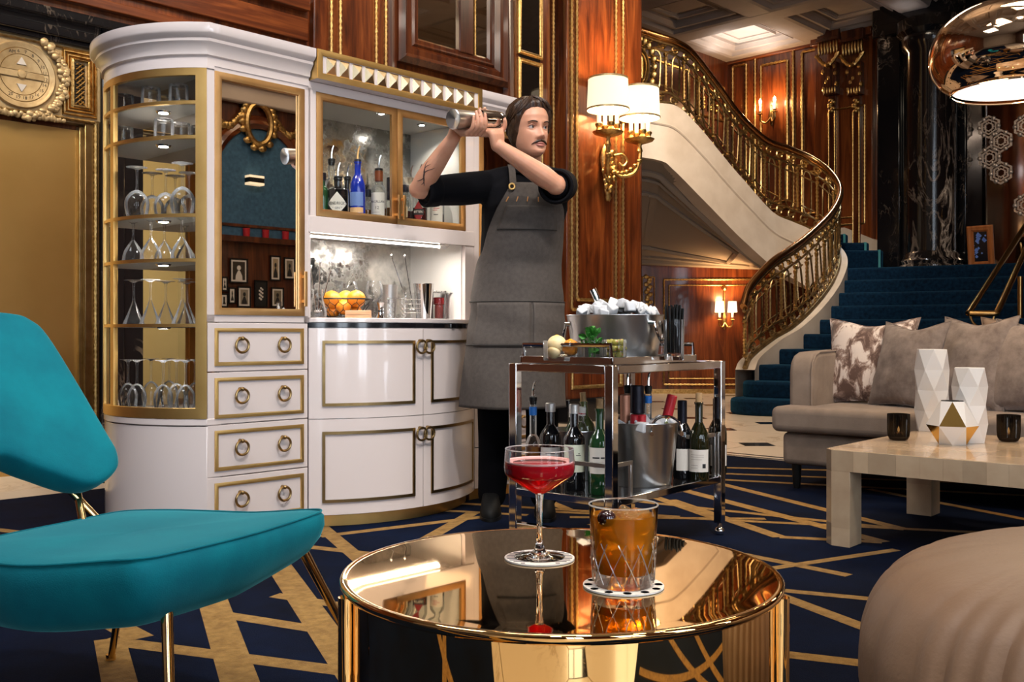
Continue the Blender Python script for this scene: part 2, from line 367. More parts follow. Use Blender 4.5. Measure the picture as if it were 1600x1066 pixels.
def thin_glass(name, tint=(1, 1, 1), blend=.25, edge=(1, 1, 1), edge_glow=.35):
    """thin blown glass: clear face on, shiny, with pale brightness painted in towards its edges"""
    m = bpy.data.materials.new(name); m.use_nodes = True; nt = m.node_tree; nt.nodes.clear(); N = nt.nodes.new; L = nt.links.new
    o = N('ShaderNodeOutputMaterial'); t = N('ShaderNodeBsdfTransparent'); t.inputs[0].default_value = (*tint, 1)
    g = N('ShaderNodeBsdfGlossy'); g.inputs['Roughness'].default_value = .02; g.inputs[0].default_value = (*edge, 1)
    d = N('ShaderNodeBsdfTranslucent'); d.inputs[0].default_value = (.9, .9, .9, 1); e = N('ShaderNodeBsdfDiffuse'); e.inputs[0].default_value = (.9, .9, .9, 1)  # pale diffuse layer, paints the bright edges that refraction would give
    de = N('ShaderNodeMixShader'); de.inputs[0].default_value = .5; L(d.outputs[0], de.inputs[1]); L(e.outputs[0], de.inputs[2])
    q = N('ShaderNodeMixShader'); q.inputs[0].default_value = edge_glow; L(g.outputs[0], q.inputs[1]); L(de.outputs[0], q.inputs[2])
    l = N('ShaderNodeLayerWeight'); l.inputs[0].default_value = blend
    x = N('ShaderNodeMixShader'); L(l.outputs['Fresnel'], x.inputs[0]); L(t.outputs[0], x.inputs[1]); L(q.outputs[0], x.inputs[2])
    L(x.outputs[0], o.inputs[0]); return m
def liquid(name, tint, body, fac):
    m = bpy.data.materials.new(name); m.use_nodes = True; nt = m.node_tree; nt.nodes.clear(); N = nt.nodes.new; L = nt.links.new
    o = N('ShaderNodeOutputMaterial'); t = N('ShaderNodeBsdfTransparent'); t.inputs[0].default_value = (*tint, 1)
    d = N('ShaderNodeBsdfTranslucent'); d.inputs[0].default_value = (*body, 1); e = N('ShaderNodeBsdfDiffuse'); e.inputs[0].default_value = (*body, 1)
    de = N('ShaderNodeMixShader'); de.inputs[0].default_value = .5; L(d.outputs[0], de.inputs[1]); L(e.outputs[0], de.inputs[2])
    q = N('ShaderNodeMixShader'); q.inputs[0].default_value = fac; L(t.outputs[0], q.inputs[1]); L(de.outputs[0], q.inputs[2])
    g = N('ShaderNodeBsdfGlossy'); g.inputs['Roughness'].default_value = .03; l = N('ShaderNodeLayerWeight'); l.inputs[0].default_value = .22
    x = N('ShaderNodeMixShader'); L(l.outputs['Fresnel'], x.inputs[0]); L(q.outputs[0], x.inputs[1]); L(g.outputs[0], x.inputs[2]); L(x.outputs[0], o.inputs[0]); return m
M['glassware'] = thin_glass('clear glassware', (.97, .97, .97), .24, edge_glow=.25)
M['glass'] = mat('solid glass', (1, 1, 1), .0, trans=1., ior=1.46)
M['shade'] = mat('lamp shade fabric', (.9, .8, .65), .8, emit=(1., .80, .52), estr=1.15)
M['candle'] = mat('candle sleeve', (.9, .82, .65), .6, emit=(1., .75, .45), estr=.9)
M['bulb'] = mat('lit bulb', (1, 1, 1), .5, emit=(1., .78, .48), estr=40.)
M['led'] = mat('led strip', (1, 1, 1), .5, emit=(1., .95, .88), estr=14.)
M['spot'] = mat('lit downlight', (1, 1, 1), .5, emit=(1., .95, .88), estr=50.)
# ================================================================ the setting
def at_plane(Mf, px, py, y=0.0):
    """where the sight line of a pixel meets the plane local y = const of a frame: local x and height"""
    o = Mf @ Vector((0, y, 0)); ex = (Mf.to_3x3() @ Vector((1, 0, 0)))
    k = (px-HX)/F; t = (k*o.y-o.x)/(ex.x-k*ex.y); Y = o.y+ex.y*t
    return t, CZ+(HY-py)*Y/F
W1 = FU @ Matrix.Translation((0, 2.54, 0))                     # local x = along, y = into the wall
FW2 = Matrix.Translation((3.37, 15.5, 0)) @ Matrix.Rotation(math.radians(-44), 4, 'Z')
H_CEIL = 5.2
def rect_path(x0, x1, z0, z1, y=0): return [(x0, y, z0), (x1, y, z0), (x1, y, z1), (x0, y, z1)]
def moulding(mb, x0, x1, z0, z1, w, d, y=0.0):
    """closed moulded frame lying on a wall face at local y, w wide inwards, d proud"""
    prof = [(0, 0), (0, d*.6), (-w*.25, d), (-w*.45, d*.75), (-w*.7, d*.8), (-w, d*.25), (-w, 0)]
    mb.sweep(rect_path(x0, x1, z0, z1, y), prof, closed=True, up=(0, -1, 0))
def bead_line(mb, p, q, r=.02, pitch=.05):
    p = Vector(p); q = Vector(q); n = max(4, int((q-p).length/pitch*2)); n = min(n, 420)
    mb.tube([p.lerp(q, i/n) for i in range(n+1)], [r if i % 2 else r*.62 for i in range(n+1)], 6)
def bead_rect(mb, x0, x1, z0, z1, y, r=.02, pitch=.05):
    c = rect_path(x0, x1, z0, z1, y)
    for i in range(4): bead_line(mb, c[i], c[(i+1) % 4], r, pitch)
def structure(mb, name, m, Mf=None, **k): return mb.build(name, m, None, Mf, kind='structure', **k)

# floor with its tiles (cream slabs and small black insets), laid square to the long wall
fl = structure(MB().box(-9, 14, -7.5, 6.5, -.12, -.012), 'floor', M['plaster_dark'], FU)
TS = .8
tile_mb = MB(); c_ = .15; h_ = TS/2-.004
tile_mb.prism([(-h_+c_, -h_), (h_-c_, -h_), (h_, -h_+c_), (h_, h_-c_), (h_-c_, h_), (-h_+c_, h_), (-h_, h_-c_), (-h_, -h_+c_)], -.012, 0)
tile0 = inset0 = None
def lay(u, v):
    global tile0, inset0
    Mt = Matrix.Translation((u, v, 0))
    if tile0 is None: tile0 = tile_mb.build('tile', M['cream_marble'], fl, smooth=0); tile0.matrix_basis = Mt
    else: inst(tile0, Mt)
    Mi = Matrix.Translation((u+TS/2, v+TS/2, 0)) @ Matrix.Rotation(PI/4, 4, 'Z')
    if inset0 is None: inset0 = MB().box(-.105, .105, -.105, .105, -.012, 0).build('inset_tile', M['black_marble'], fl, smooth=0); inset0.matrix_basis = Mi
    else: inst(inset0, Mi)
CARPET = (-6.0, 3.74, -2.75, 1.64)                            # u0, u1, v0, v1
for i in range(-5, 14):
    for j in range(-8, 7):
        u_, v_ = i*TS+.14, j*TS-.06
        on_carpet = (CARPET[0] < u_-.4 and u_+.4 < CARPET[1] and CARPET[2] < v_-.4 and v_+.4 < CARPET[3]) or (-1.2 < u_-.4 and u_+.4 < CARPET[1] and -5 < v_-.4 and v_+.4 < CARPET[3])
        if on_carpet or (u_ > 10 and v_ < 1) or (u_ < 5.5 and v_ > 2.6) or (u_ < -3.2 and v_ < 1.2) or v_ < -5.6 : continue
        lay(u_, v_)
bd = MB()
for k in (.10, .20):
    bd.box(CARPET[1]+k, CARPET[1]+k+.035, CARPET[2], CARPET[3], 0, .0012)
bd.build('border_line', M['black_marble'], fl, smooth=0)

# carpet with every gold stripe a strip of its own
carpet = MB().box(CARPET[0], CARPET[1], CARPET[2], CARPET[3], .0005, .012).box(-1.2, CARPET[1], -5.0, CARPET[2], .0005, .0119).build('carpet', M['carpet'], None, FU, smooth=0, label='navy blue carpet crossed by gold stripes, covering the lounge floor', cat='carpet')
FUi = FU.inverted()
def stripe(a, b, w=.06, ext=(0, 0)):
    p = FUi @ at_z(*a, .013); q = FUi @ at_z(*b, .013); d = (q-p).normalized(); p -= d*ext[0]; q += d*ext[1]
    stripe_uv(p, q, w)
stripe_n = [0]
def stripe_uv(p, q, w):
    p = Vector((p[0], p[1], 0)); q = Vector((q[0], q[1], 0)); d = (q-p).normalized(); n = Vector((-d.y, d.x, 0))*w/2
    z0 = .0121+.00003*stripe_n[0]; stripe_n[0] += 1
    MB().prism([tuple((p-n)[:2]), tuple((q-n)[:2]), tuple((q+n)[:2]), tuple((p+n)[:2])], .010, z0).build('stripe', M['stripe'], carpet, smooth=0)
for a, b, w, e in [
    ((173, 1001), (551, 1050), .06, (.02, 1.2)), ((172, 1001), (187, 1066), .075, (.02, .8)), ((335, 945), (375, 1066), .085, (.25, .6)),
    ((447, 900), (555, 1056), .085, (.6, .5)), ((330, 957), (551, 992), .055, (0, 1.0)), ((470, 936), (555, 949), .05, (.1, .9)),
    ((514, 833), (560, 872), .06, (.55, .5)), ((480, 854), (560, 863), .05, (.3, .8)), ((0, 828), (150, 846), .05, (.6, .3)),
    ((0, 880), (150, 960), .07, (.3, .3)), ((500, 838), (600, 826), .05, (0, .5)), ((600, 880), (730, 806), .06, (.2, .1)),
    ((1260, 926), (1354, 935), 0.042, (.7, .6)), ((1260, 946), (1372, 988), 0.053, (.9, .4)), ((1260, 1026), (1399, 1042), 0.053, (.8, .6)),
    ((1134, 758), (1413, 827), 0.057, (.5, .0)), ((1080, 769), (1380, 847), 0.065, (.1, .0)), ((1031, 787), (1413, 827), 0.046, (.2, .0)),
    ((1080, 810), (1266, 819), 0.042, (.6, .7)), ((1080, 792), (1218, 839), 0.061, (.2, .0)), ((1218, 839), (1377, 847), 0.046, (0, .0)),
    ((1100, 730), (1265, 734), 0.053, (.4, .7)), ((1100, 739), (1265, 745), 0.053, (.4, .9)), ((1100, 748), (1254, 756), 0.053, (.4, 1.2)),
    ((1429, 778), (1590, 809), 0.046, (.3, .5)), ((807, 792), (921, 799), 0.046, (.3, .4)), ((841, 777), (887, 796), 0.053, (.25, .0)),
    ((807, 771), (870, 776), 0.046, (.3, .3)), ((1021, 776), (1119, 810), 0.057, (.3, .0)), ((1000, 809), (1122, 810), 0.042, (.3, .2)),
    ((1260, 880), (1340, 868), 0.038, (.4, .2)), ((1040, 842), (1130, 860), 0.046, (.4, .5)), ((735, 800), (790, 803), 0.038, (.2, .1))]:
    stripe(a, b, w, e)
for p, q in (((-1.9, -2.7), (-.1, -2.3)), ((-.9, -2.75), (-.25, -1.9)), ((.1, -2.7), (-.3, -1.9)), ((-2.9, -1.9), (-.6, -2.7)), ((-3.6, -.8), (-1.7, -2.7)), ((-1.15, -3.2), (.9, -2.9)), ((-1.1, -4.6), (.4, -2.8)), ((-.6, -4.9), (.1, -2.9)), ((-1.15, -3.9), (1.6, -3.6)), ((.5, -4.9), (1.3, -2.9))):
    stripe_uv(p, q, .055)                                      # the stripes go on under the tables and beside the camera

# ---- long wall on the left (wood), the lift front, pilasters, framed glass
wl = structure(MB().box(-9, 5.95, .0, .3, 0, H_CEIL), 'wall_left', M['wood_v'], W1)
def wpart(mb, name, m, y=0, **k): return mb.build(name, m, wl, **k)
def w1(px, py=522, y=0.0): return at_plane(W1, px, py, y)
# black marble surround of the lift
xl, zt = w1(148, 60)[0], 2.66
mb = MB(); mb.box(xl, xl+.42, -.10, 0, 0, 2.66); mb.box(-1.4, xl, -.10, 0, 2.47, 2.66); mb.box(-1.4, xl+.46, -.14, 0, 2.60, 2.66); mb.box(xl+.05, xl+.13, -.13, -.10, 0, 2.52); mb.box(-1.4, xl+.13, -.125, -.10, 2.50, 2.56)
wpart(mb, 'marble_surround', M['black_marble'], bevel=.012)
# lift front: door with bronze over-panel
dr = MB().box(-1.2, w1(118)[0], -.012, 0, 0, 2.0).build('door_1', M['lift_door'], None, W1, kind='structure')
mb = MB(); mb.box(w1(118)[0], xl, -.05, 0, 0, 2.02); mb.box(w1(124)[0], xl, -.075, -.05, 0, 2.06)
mb.build('door_reveal', M['dark_brass'], dr, bevel=.006)
mb = MB(); bead_line(mb, (w1(140)[0], -.085, 0), (w1(140)[0], -.085, 2.04), .013, .03); bead_line(mb, (-1.2, -.085, 2.045), (w1(140)[0], -.085, 2.045), .013, .03)
mb.build('bead_trim', M['gilt'], dr)
ov = MB().box(-1.2, xl, -.07, 0, 2.03, 2.47).build('transom_panel', M['bronze_plate'], dr)
g0, g1 = w1(97)[0], w1(143)[0]
mb = MB()
for k, d in enumerate((0, .022, .040)): moulding(mb, g0-.03+d, g1-d, 2.07+d, 2.45-d, .018, .02, -.07)
bead_rect(mb, g0+.03, g1-.052, 2.125, 2.395, -.085, .008, .02)
bead_line(mb, (-1.2, -.08, 2.455), (xl, -.08, 2.455), .008, .025)
mb.build('grille_frame', M['gilt'], dr)
mb = MB(); a, b = g0+.045, g1-.07
for k in range(-9, 12):
    for s in (1, -1):
        z0 = 2.14; x0 = a+k*.028
        pts = [(x0+s*t, -.078, z0+t) for t in np.linspace(0, .24, 25)] if s > 0 else [(b-k*.028-t, -.078, z0+t) for t in np.linspace(0, .24, 25)]
        pts = [p for p in pts if a <= p[0] <= b]
        if len(pts) > 1: mb.tube([pts[0], pts[-1]], .0042, 4)
mb.build('grille', M['gilt'], dr)
MB().box(a, b, -.0735, -.07, 2.14, 2.38).build('grille_void', M['black_metal'], dr)
# round floor dial
du, dz = w1(25, 115)[0], w1(25, 115, -.08)[1]
dial = MB().lathe([(0, .012), (.165, .012), (.172, .016), (.182, .018), (.188, .012), (.19, 0), (0, 0)], 48).build('floor_dial', M['bronze_plate'], dr)
dial.matrix_basis = Matrix.Translation((du, -.07, dz)) @ Matrix.Rotation(PI/2, 4, 'X')
mb = MB(); mb.lathe([(.148, .0125), (.150, .0145), (.152, .0125)], 48); mb.lathe([(.112, .0125), (.114, .0145), (.116, .0125)], 48); mb.box(-.148, .148, -.022, -.020, .012, .015); mb.box(-.148, .148, .020, .022, .012, .015)
mb.build('dial_rings', M['dark_brass'], dial)
mb = MB(); mb.box(-.15, .12, -.017, .017, .013, .020); mb.lathe([(0, .028), (.02, .026), (.026, .018), (.028, .012)], 20); mb.add([(.0, -.005, .024), (.06, .03, .022), (.0, .005, .024)], [(0, 1, 2)])
mb.build('dial_hand', M['bronze_plate'], dial)
for s in (1, -1):
    MB().prism([(-.026, s*.055), (.026, s*.055), (0, s*.098)], .012, .018).build('call_arrow', mat('frosted arrow', (.62, .58, .55), .4), dial)
nums = ['AM', '6', '7', '8', '9', '10', '11', '12', '14', '15', '16', '17', '18', '19', '20']
angs = [112, 97, 80, 62, 45, 28, 13, -3, -18, -34, -50, -66, -82, -98, -116]
for s, a in zip(nums, angs):
    a = math.radians(a); text(s, .026, TR(.130*math.cos(a), .130*math.sin(a), .0125), M['ink'], dial, 'dial_number')
# carved garland hanging round the dial
mb = MB(); r_ = random.Random(5)
for k in range(90):
    a = math.radians(62-150*k/89); rr = .215+.035*r_.random()
    p = (du+rr*math.cos(a)+.012*r_.random(), -.075-.02*r_.random(), dz+rr*math.sin(a)*.98)
    s = .013+.013*r_.random(); mb.sphere(p, (s, s*.8, s*(.6+.7*r_.random())), 7, 5)
for k in range(34):
    x = du-.32+.55*k/33; mb.sphere((x, -.08-.01*r_.random(), dz-.225+.01*r_.random()), (.017, .014, .014+.01*r_.random()), 7, 5)
mb.build('carved_garland', M['bronze_plate'], dr)

# wood framing over the cabinet: wide rails with dark grooves between
mb = MB()
x_r = w1(474)[0]
for k, (z0, z1, d) in enumerate(((2.74, 2.80, .05), (2.86, 3.02, .035), (3.07, 3.16, .06))):
    mb.box(-2.5, w1(478)[0], -d, 0, z0, z1)
moulding(mb, -2.4, x_r-.03, 3.2, 4.9, .10, .06); moulding(mb, -2.2, x_r-.17, 3.36, 4.7, .05, .04)
wpart(mb, 'panel_rail', M['wood_h'], bevel=.012)
def pilaster(x0, x1, beads, d, zt=H_CEIL, zb=0.0, name='pilaster'):
    p = wpart(MB().box(x0, x1, -d, 0, zb, zt), name, M['wood_v'], bevel=.01)
    return p
p1 = pilaster(w1(483)[0], w1(600)[0], None, .06)
mb = MB()
for px in (509, 523, 579, 594): x = w1(px)[0]; bead_line(mb, (x, -.068, 1.4), (x, -.068, H_CEIL), .016, .045)
mb.build('gilt_bead', M['gilt'], p1)
# framed glazed opening
fx0, fx1 = w1(616)[0], w1(787)[0]; zb = w1(700, 118)[1]
mb = MB(); moulding(mb, fx0, fx1, zb, 4.8, .16, .09); moulding(mb, fx0+.14, fx1-.14, zb+.14, 4.66, .09, .05); moulding(mb, w1(601)[0], w1(800)[0], zb-.16, 4.96, .12, .05)
win = structure(mb, 'window_1', M['wood_dark'], W1)
MB().box(fx0+.2, fx1-.2, -.02, -.005, zb+.2, 4.6).build('pane', mat('old window mirror', (.72, .62, .48), .03, metal=1.), win, smooth=0)
mb = MB(); xm = w1(712)[0]; mb.box(xm, xm+.16, -.05, -.01, zb+.2, 4.6); mb.build('mullion', M['wood_dark'], win, bevel=.01)
mb = MB(); bead_line(mb, (xm+.19, -.03, zb+.2), (xm+.19, -.03, 4.6), .012, .03); mb.build('gilt_bead', M['gilt'], win)
# tall gilt-framed dark glass beside the corner pilaster
gx0, gx1 = w1(808)[0], w1(846)[0]
mb = MB(); z_c = w1(826, 89)[1]
for z0, z1 in ((z_c, 5.0), (1.0, z_c-.03)): moulding(mb, gx0, gx1, z0, z1, .045, .03)
win2 = structure(mb, 'window_2', M['gilt'], W1)
MB().box(gx0+.03, gx1-.03, -.012, -.004, 1.0, 5.0).build('pane', M['dark_glass'], win2)
mb = MB(); x = w1(862)[0]; bead_line(mb, (x, -.02, .2), (x, -.02, H_CEIL), .016, .04); wpart(mb, 'gilt_bead', M['gilt'])
# corner pilaster carrying the big sconce
cx0, cx1 = w1(870)[0], 5.95
p2 = pilaster(cx0, cx1, None, .12)
mb = MB(); zlo = 1.02
for px in (893, 901, 962, 973):
    x = at_plane(W1, px, 522, -.13)[0]; bead_line(mb, (x, -.13, zlo if px in (893, 973) else zlo+.09), (x, -.13, H_CEIL), .02, .05)
x893, x901, x962, x973 = [at_plane(W1, p, 522, -.13)[0] for p in (893, 901, 962, 973)]
bead_line(mb, (x893, -.13, zlo), (x973, -.13, zlo), .02, .05); bead_line(mb, (x901, -.13, zlo+.09), (x962, -.13, zlo+.09), .02, .05)
mb.build('gilt_bead', M['gilt'], p2)
mb = MB(); moulding(mb, x893, x973, .3, .9, .035, .02, -.12); mb.build('lower_panel_trim', M['gilt'], p2)
mb = MB(); mb.box(xl+.42, cx0, -.05, 0, 0, .22); mb.box(cx0-.03, 5.97, -.17, 0, 0, .22); wpart(mb, 'plinth_block', M['black_marble'], bevel=.015)

# ---- return wall, stair-hall side wall, far wall, near walls, ceiling
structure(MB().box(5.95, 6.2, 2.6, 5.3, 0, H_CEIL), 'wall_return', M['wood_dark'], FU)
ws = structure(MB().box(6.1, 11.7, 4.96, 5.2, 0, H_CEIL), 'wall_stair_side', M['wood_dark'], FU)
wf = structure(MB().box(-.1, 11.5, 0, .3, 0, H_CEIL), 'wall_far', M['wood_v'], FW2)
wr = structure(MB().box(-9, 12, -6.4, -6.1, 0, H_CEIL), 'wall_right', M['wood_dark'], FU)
wb = structure(MB().box(-9.2, -8.9, -6.4, 3, 0, H_CEIL), 'wall_back', M['plaster'], FU)
# unseen windows added for reflections; the first read off the curved doors' streak
day = mat('daylit window pane', (.8, .9, 1.), .3, emit=(.78, .88, 1.), estr=9.)
for k, (u0, u1, z0, z1) in enumerate(((1.5, 1.95, .1, 2.7), (-.6, .2, .3, 3.0), (-2.4, -1.4, .5, 3.6), (-4.6, -3.6, .5, 3.6))):
    mb = MB(Matrix.Translation((0, -6.1, 0)) @ Matrix.Rotation(PI, 4, 'Z')); moulding(mb, -u1, -u0, z0, z1, .08, .06); mb.box(-(u0+u1)/2-.02, -(u0+u1)/2+.02, -.03, 0, z0, z1)
    wn = structure(mb, 'window_%d' % (k+3), M['wood_dark'], FU)
    MB(Matrix.Translation((0, -6.1, 0)) @ Matrix.Rotation(PI, 4, 'Z')).box(-u1+.06, -u0-.06, -.012, -.002, z0+.06, z1-.06).build('pane', day, wn, smooth=0)
cl = structure(MB().box(-9.2, 12.5, -6.5, 5.4, H_CEIL, H_CEIL+.2), 'ceiling', M['ceiling'], FU)
CP = 1.55
for i in range(8):
    for j in range(7):
        mb = MB(); u1 = 11.62-i*CP; v1 = 4.96-j*CP
        if u1 < 0: continue
        for ins, w, d in ((.0, .10, .16), (.12, .06, .11), (.30, .05, .05)):
            prof = [(0, 0), (0, d), (-w*.4, d*.9), (-w*.7, d*.45), (-w, d*.35), (-w, 0)]
            mb.sweep([(u1-CP+.16+ins, v1-CP+.16+ins, H_CEIL), (u1-.16-ins, v1-CP+.16+ins, H_CEIL), (u1-.16-ins, v1-.16-ins, H_CEIL), (u1-CP+.16+ins, v1-.16-ins, H_CEIL)][::-1], prof, closed=True, up=(0, 0, -1))
        mb.build('coffer', M['ceiling'], cl)
mb = MB()
for i in range(0, 9): mb.box(11.62-i*CP-.16, 11.62-i*CP+.16, -6, 4.96, H_CEIL-.16, H_CEIL)
for j in range(0, 8): mb.box(-1, 11.62, 4.96-j*CP-.16, 4.96-j*CP+.16, H_CEIL-.158, H_CEIL)
mb.build('ceiling_beam', M['ceiling'], cl, kind='structure')

# ---- far wall panelling
def w2(px, py=300, y=0.0): return at_plane(FW2, px, py, y)
def fpart(mb, name, m, **k): return mb.build(name, m, wf, **k)
mb = MB()
for a, b, yt, yb in ((1146, 1167, 105, 330), (1181, 1240, 90, 330), (1190, 1231, 103, 318), (1254, 1277, 82, 335)):
    x0, x1 = w2(a)[0], w2(b)[0]; z1 = w2(a, yt)[1]; z0 = max(1.75, w2(a, yb)[1]); bead_rect(mb, x0, x1, z0, z1, -.02, .022, .07)
fpart(mb, 'gilt_bead', M['gilt'])
mb = MB(); mb.box(0, w2(1275)[0], -.05, 0, 5.0, 5.2); mb.box(0, 2.8, -.05, 0, 1.6, 1.85); fpart(mb, 'wall_rail', M['wood_h'], bevel=.015)
# two slim carved pilasters
mb = MB(); mb.box(w2(1278)[0], w2(1368)[0], -.10, 0, 1.6, H_CEIL); mb.box(w2(1276)[0], w2(1371)[0], -.2, 0, 4.95, H_CEIL)
pb = fpart(mb, 'pilaster_board', M['wood_v'], bevel=.01)
mb = MB(); x0, x1 = w2(1305)[0], w2(1356)[0]; bead_rect(mb, x0, x1, 2.35, 4.0, -.11, .016, .06); bead_rect(mb, w2(1312)[0], w2(1348)[0], 2.45, 4.0, -.11, .012, .05); mb.build('gilt_bead', M['gilt'], pb)
for px in (1302, 1340):
    cx, _ = w2(px, 100, -.1); zc = lambda y: w2(px, y, -.1)[1]
    c = thing('carved_capital', None, None); c.parent = pb
    mb = MB()
    mb.box(cx-.16, cx+.16, -.28, -.1, zc(63), zc(50)); mb.box(cx-.17, cx+.17, -.3, -.1, zc(68), zc(63)); mb.box(cx-.10, cx+.10, -.22, -.1, zc(150), zc(100))
    mb.box(cx-.055, cx+.055, -.15, -.1, 1.9, zc(150))
    mb.build('capital_core', M['wood_dark'], pb, bevel=.008)
    mb = MB(); r_ = random.Random(px)
    for k in range(7):                                          # drop leaves, festoon, flutes
        mb.sphere((cx-.135+.045*k, -.26, zc(78)), (.02, .03, .10), 8, 6)
    mb.tube([(cx-.17+.34*t, -.28, zc(88)-.16*math.sin(PI*t)) for t in np.linspace(0, 1, 14)], [.022 if k % 2 else .034 for k in range(14)], 7)
    for k in range(9): mb.sphere((cx+.10*math.sin(k*2.4), -.2, zc(102)-.05*k), (.035, .03, .045), 7, 5)
    for k in range(5): mb.sphere((cx-.08+.04*k, -.2, zc(143)), (.018, .03, .07), 7, 5)
    for k in range(6): mb.sphere((cx+.03*math.sin(k*1.9), -.16, zc(158)-.03*k), (.04, .03, .03), 7, 5)
    for s in (-1, 1): bead_line(mb, (cx+s*.045, -.155, 1.95), (cx+s*.045, -.155, zc(175)), .011, .04)
    mb.build('capital_carving', M['gilt'], pb)
    bpy.data.objects.remove(c)
# black marble bay with a half-round column, tall mirror beyond
mx0, mx1 = w2(1371, 300, -.35)[0], w2(1511, 300, -.35)[0]
mb = MB(); mb.box(mx0, mx1, -.35, 0, 1.55, H_CEIL); mb.box(mx0+.02, mx0+.34, -.42, -.35, 1.55, H_CEIL-.25); mb.box(mx1-.2, mx1+.02, -.42, -.35, 1.55, H_CEIL-.25); mb.box(mx0-.02, mx1+.02, -.48, 0, H_CEIL-.42, H_CEIL)
mb.box(mx1, mx1+4.5, -.3, 0, 4.1, H_CEIL)
mbay = fpart(mb, 'marble_bay', M['black_marble'], bevel=.02)
cxx = w2(1458, 300, -.55)[0]; zb_ = 1.6
mb = MB(); mb.lathe([(0, zb_), (.40, zb_), (.40, zb_+.07), (.37, zb_+.09), (.385, zb_+.13), (.34, zb_+.17), (.33, zb_+.22), (.30, zb_+.25), (.30, 4.4), (.36, 4.48), (.36, 4.6), (.42, 4.66), (.42, 4.8), (0, 4.8)], 40, Matrix.Translation((cxx, -.60, 0)))
structure(mb, 'column_1', M['column_marble'], FW2)
mb = MB(); x = w2(1511, 300, -.06)[0]; mb.box(x, x+4, -.06, -.04, 1.6, 4.1)
mm = fpart(mb, 'wall_mirror', M['antique_dark'] if 'antique_dark' in M else mat('smoked mirror', (.33, .29, .27), .05, metal=1.), smooth=0)
mb = MB(); mb.box(x-.09, x-.03, -.30, -.06, 1.75, 4.1); fpart(mb, 'mirror_edge', M['plaster'], bevel=.01)
hexm = mat('reflected hexagon', (.55, .47, .42), .35, metal=.6)  # raised shapes painting a hexagon pattern reflected in the mirror
for k, (px, py) in enumerate(((1544, 198), (1563, 220), (1545, 246), (1563, 270), (1601, 320), (1601, 196))):
    hx, hz = w2(px, py, -.09); mb = MB()
    for r0, r1 in ((.125, .15), (.085, .105), (.045, .062)):
        P = [(r*math.cos(PI/6+PI/3*i), r*math.sin(PI/6+PI/3*i)) for r in (r0, r1) for i in range(6)]
        mb.add([(hx+a, -.075, hz+b) for a, b in P]+[(hx+a, -.06, hz+b) for a, b in P], [(i, (i+1) % 6, 6+(i+1) % 6, 6+i) for i in range(6)]+[(12+i, 12+(i+1) % 6, (i+1) % 6, i) for i in range(6)]+[(18+i, 18+(i+1) % 6, 6+(i+1) % 6, 6+i) for i in range(6)])
    for i in range(6):
        a = PI/3*i; mb.sphere((hx+.118*math.cos(a), -.075, hz+.118*math.sin(a)), (.03, .012, .03), 8, 5)
        mb.box(-.004, .004, -.012, 0, .04, .14, Matrix.Translation((hx, -.06, hz)) @ Matrix.Rotation(PI/6+a, 4, 'Y'))
    mb.build('reflected_hexagon', hexm, mm)
# gilt carved panel on the side wall near the stair head
mb = MB(); sx0 = (FUi @ at_y(1097, 110, 14.9)).x; sx1 = sx0+.65; fy = 4.96
bead_rect(mb, sx0-.1, sx1, 4.1, 4.62, fy-.02, .02, .05)
for k in range(26): mb.sphere((sx0+.25+.22*math.sin(k*2.1), fy-.03, 4.36+.15*math.cos(k*1.3)), (.045, .03, .035), 7, 5)
bead_rect(mb, sx0-1.6, sx0-.3, 3.2, 4.7, fy-.02, .02, .05)
mb.build('gilt_panel', M['gilt'], ws)
# ================================================================ the grand stair
base_px = [(900, 158, 11.3), (940, 158, 11.3), (985, 159, 11.3), (1026, 164, 11.3), (1052, 170, 11.35), (1081, 199, 11.5), (1115, 240, 11.75), (1149, 280, 12.0), (1196, 331, 12.4), (1232, 348, 12.55), (1267, 362, 12.6), (1297, 380, 12.45), (1311, 406, 12.15), (1301, 441, 11.75), (1274, 479, 11.2), (1240, 512, 10.85), (1206, 533, 10.65), (1173, 560, 10.4), (1164, 578, 10.2)]
rail_px = [(900, 38, 11.3), (940, 38, 11.3), (990, 45, 11.3), (1030, 57, 11.3), (1056, 66, 11.35), (1081, 83, 11.5), (1118, 130, 11.75), (1155, 180, 12.0), (1196, 218, 12.4), (1233, 232, 12.55), (1267, 247, 12.6), (1296, 268, 12.45), (1313, 297, 12.15), (1301, 331, 11.75), (1264, 369, 11.2), (1232, 393, 10.85), (1206, 411, 10.65), (1173, 447, 10.4), (1162, 480, 10.2)]
edge_px = [(900, 246, 11.25), (940, 246, 11.25), (988, 247, 11.25), (1030, 254, 11.25), (1044, 267, 11.3), (1085, 310, 11.5), (1115, 341, 11.7), (1150, 376, 11.95), (1193, 414, 12.2), (1232, 436, 12.45), (1262, 452, 12.5)]
Bp = catmull([at_y(*p) for p in base_px], 10); Rp = catmull([at_y(*p) for p in rail_px], 10); Ep = catmull([at_y(*p) for p in edge_px], 10)
stair = thing('grand_staircase', 'sweeping pale stone staircase with blue carpet and gilded balustrade behind the cart', 'staircase', Matrix.Translation(at_z(1300, 640)))
SM = stair.matrix_world.inverted()
def sb(mb, name, m, **k):
    o = mb.build(name, m, None, None, **k); o.parent = stair; o.matrix_parent_inverse = SM; return o
def side(P, i):
    t = (P[min(i+1, len(P)-1)]-P[max(i-1, 0)]); t.z = 0; t.normalize(); return Vector((-t.y, t.x, 0))
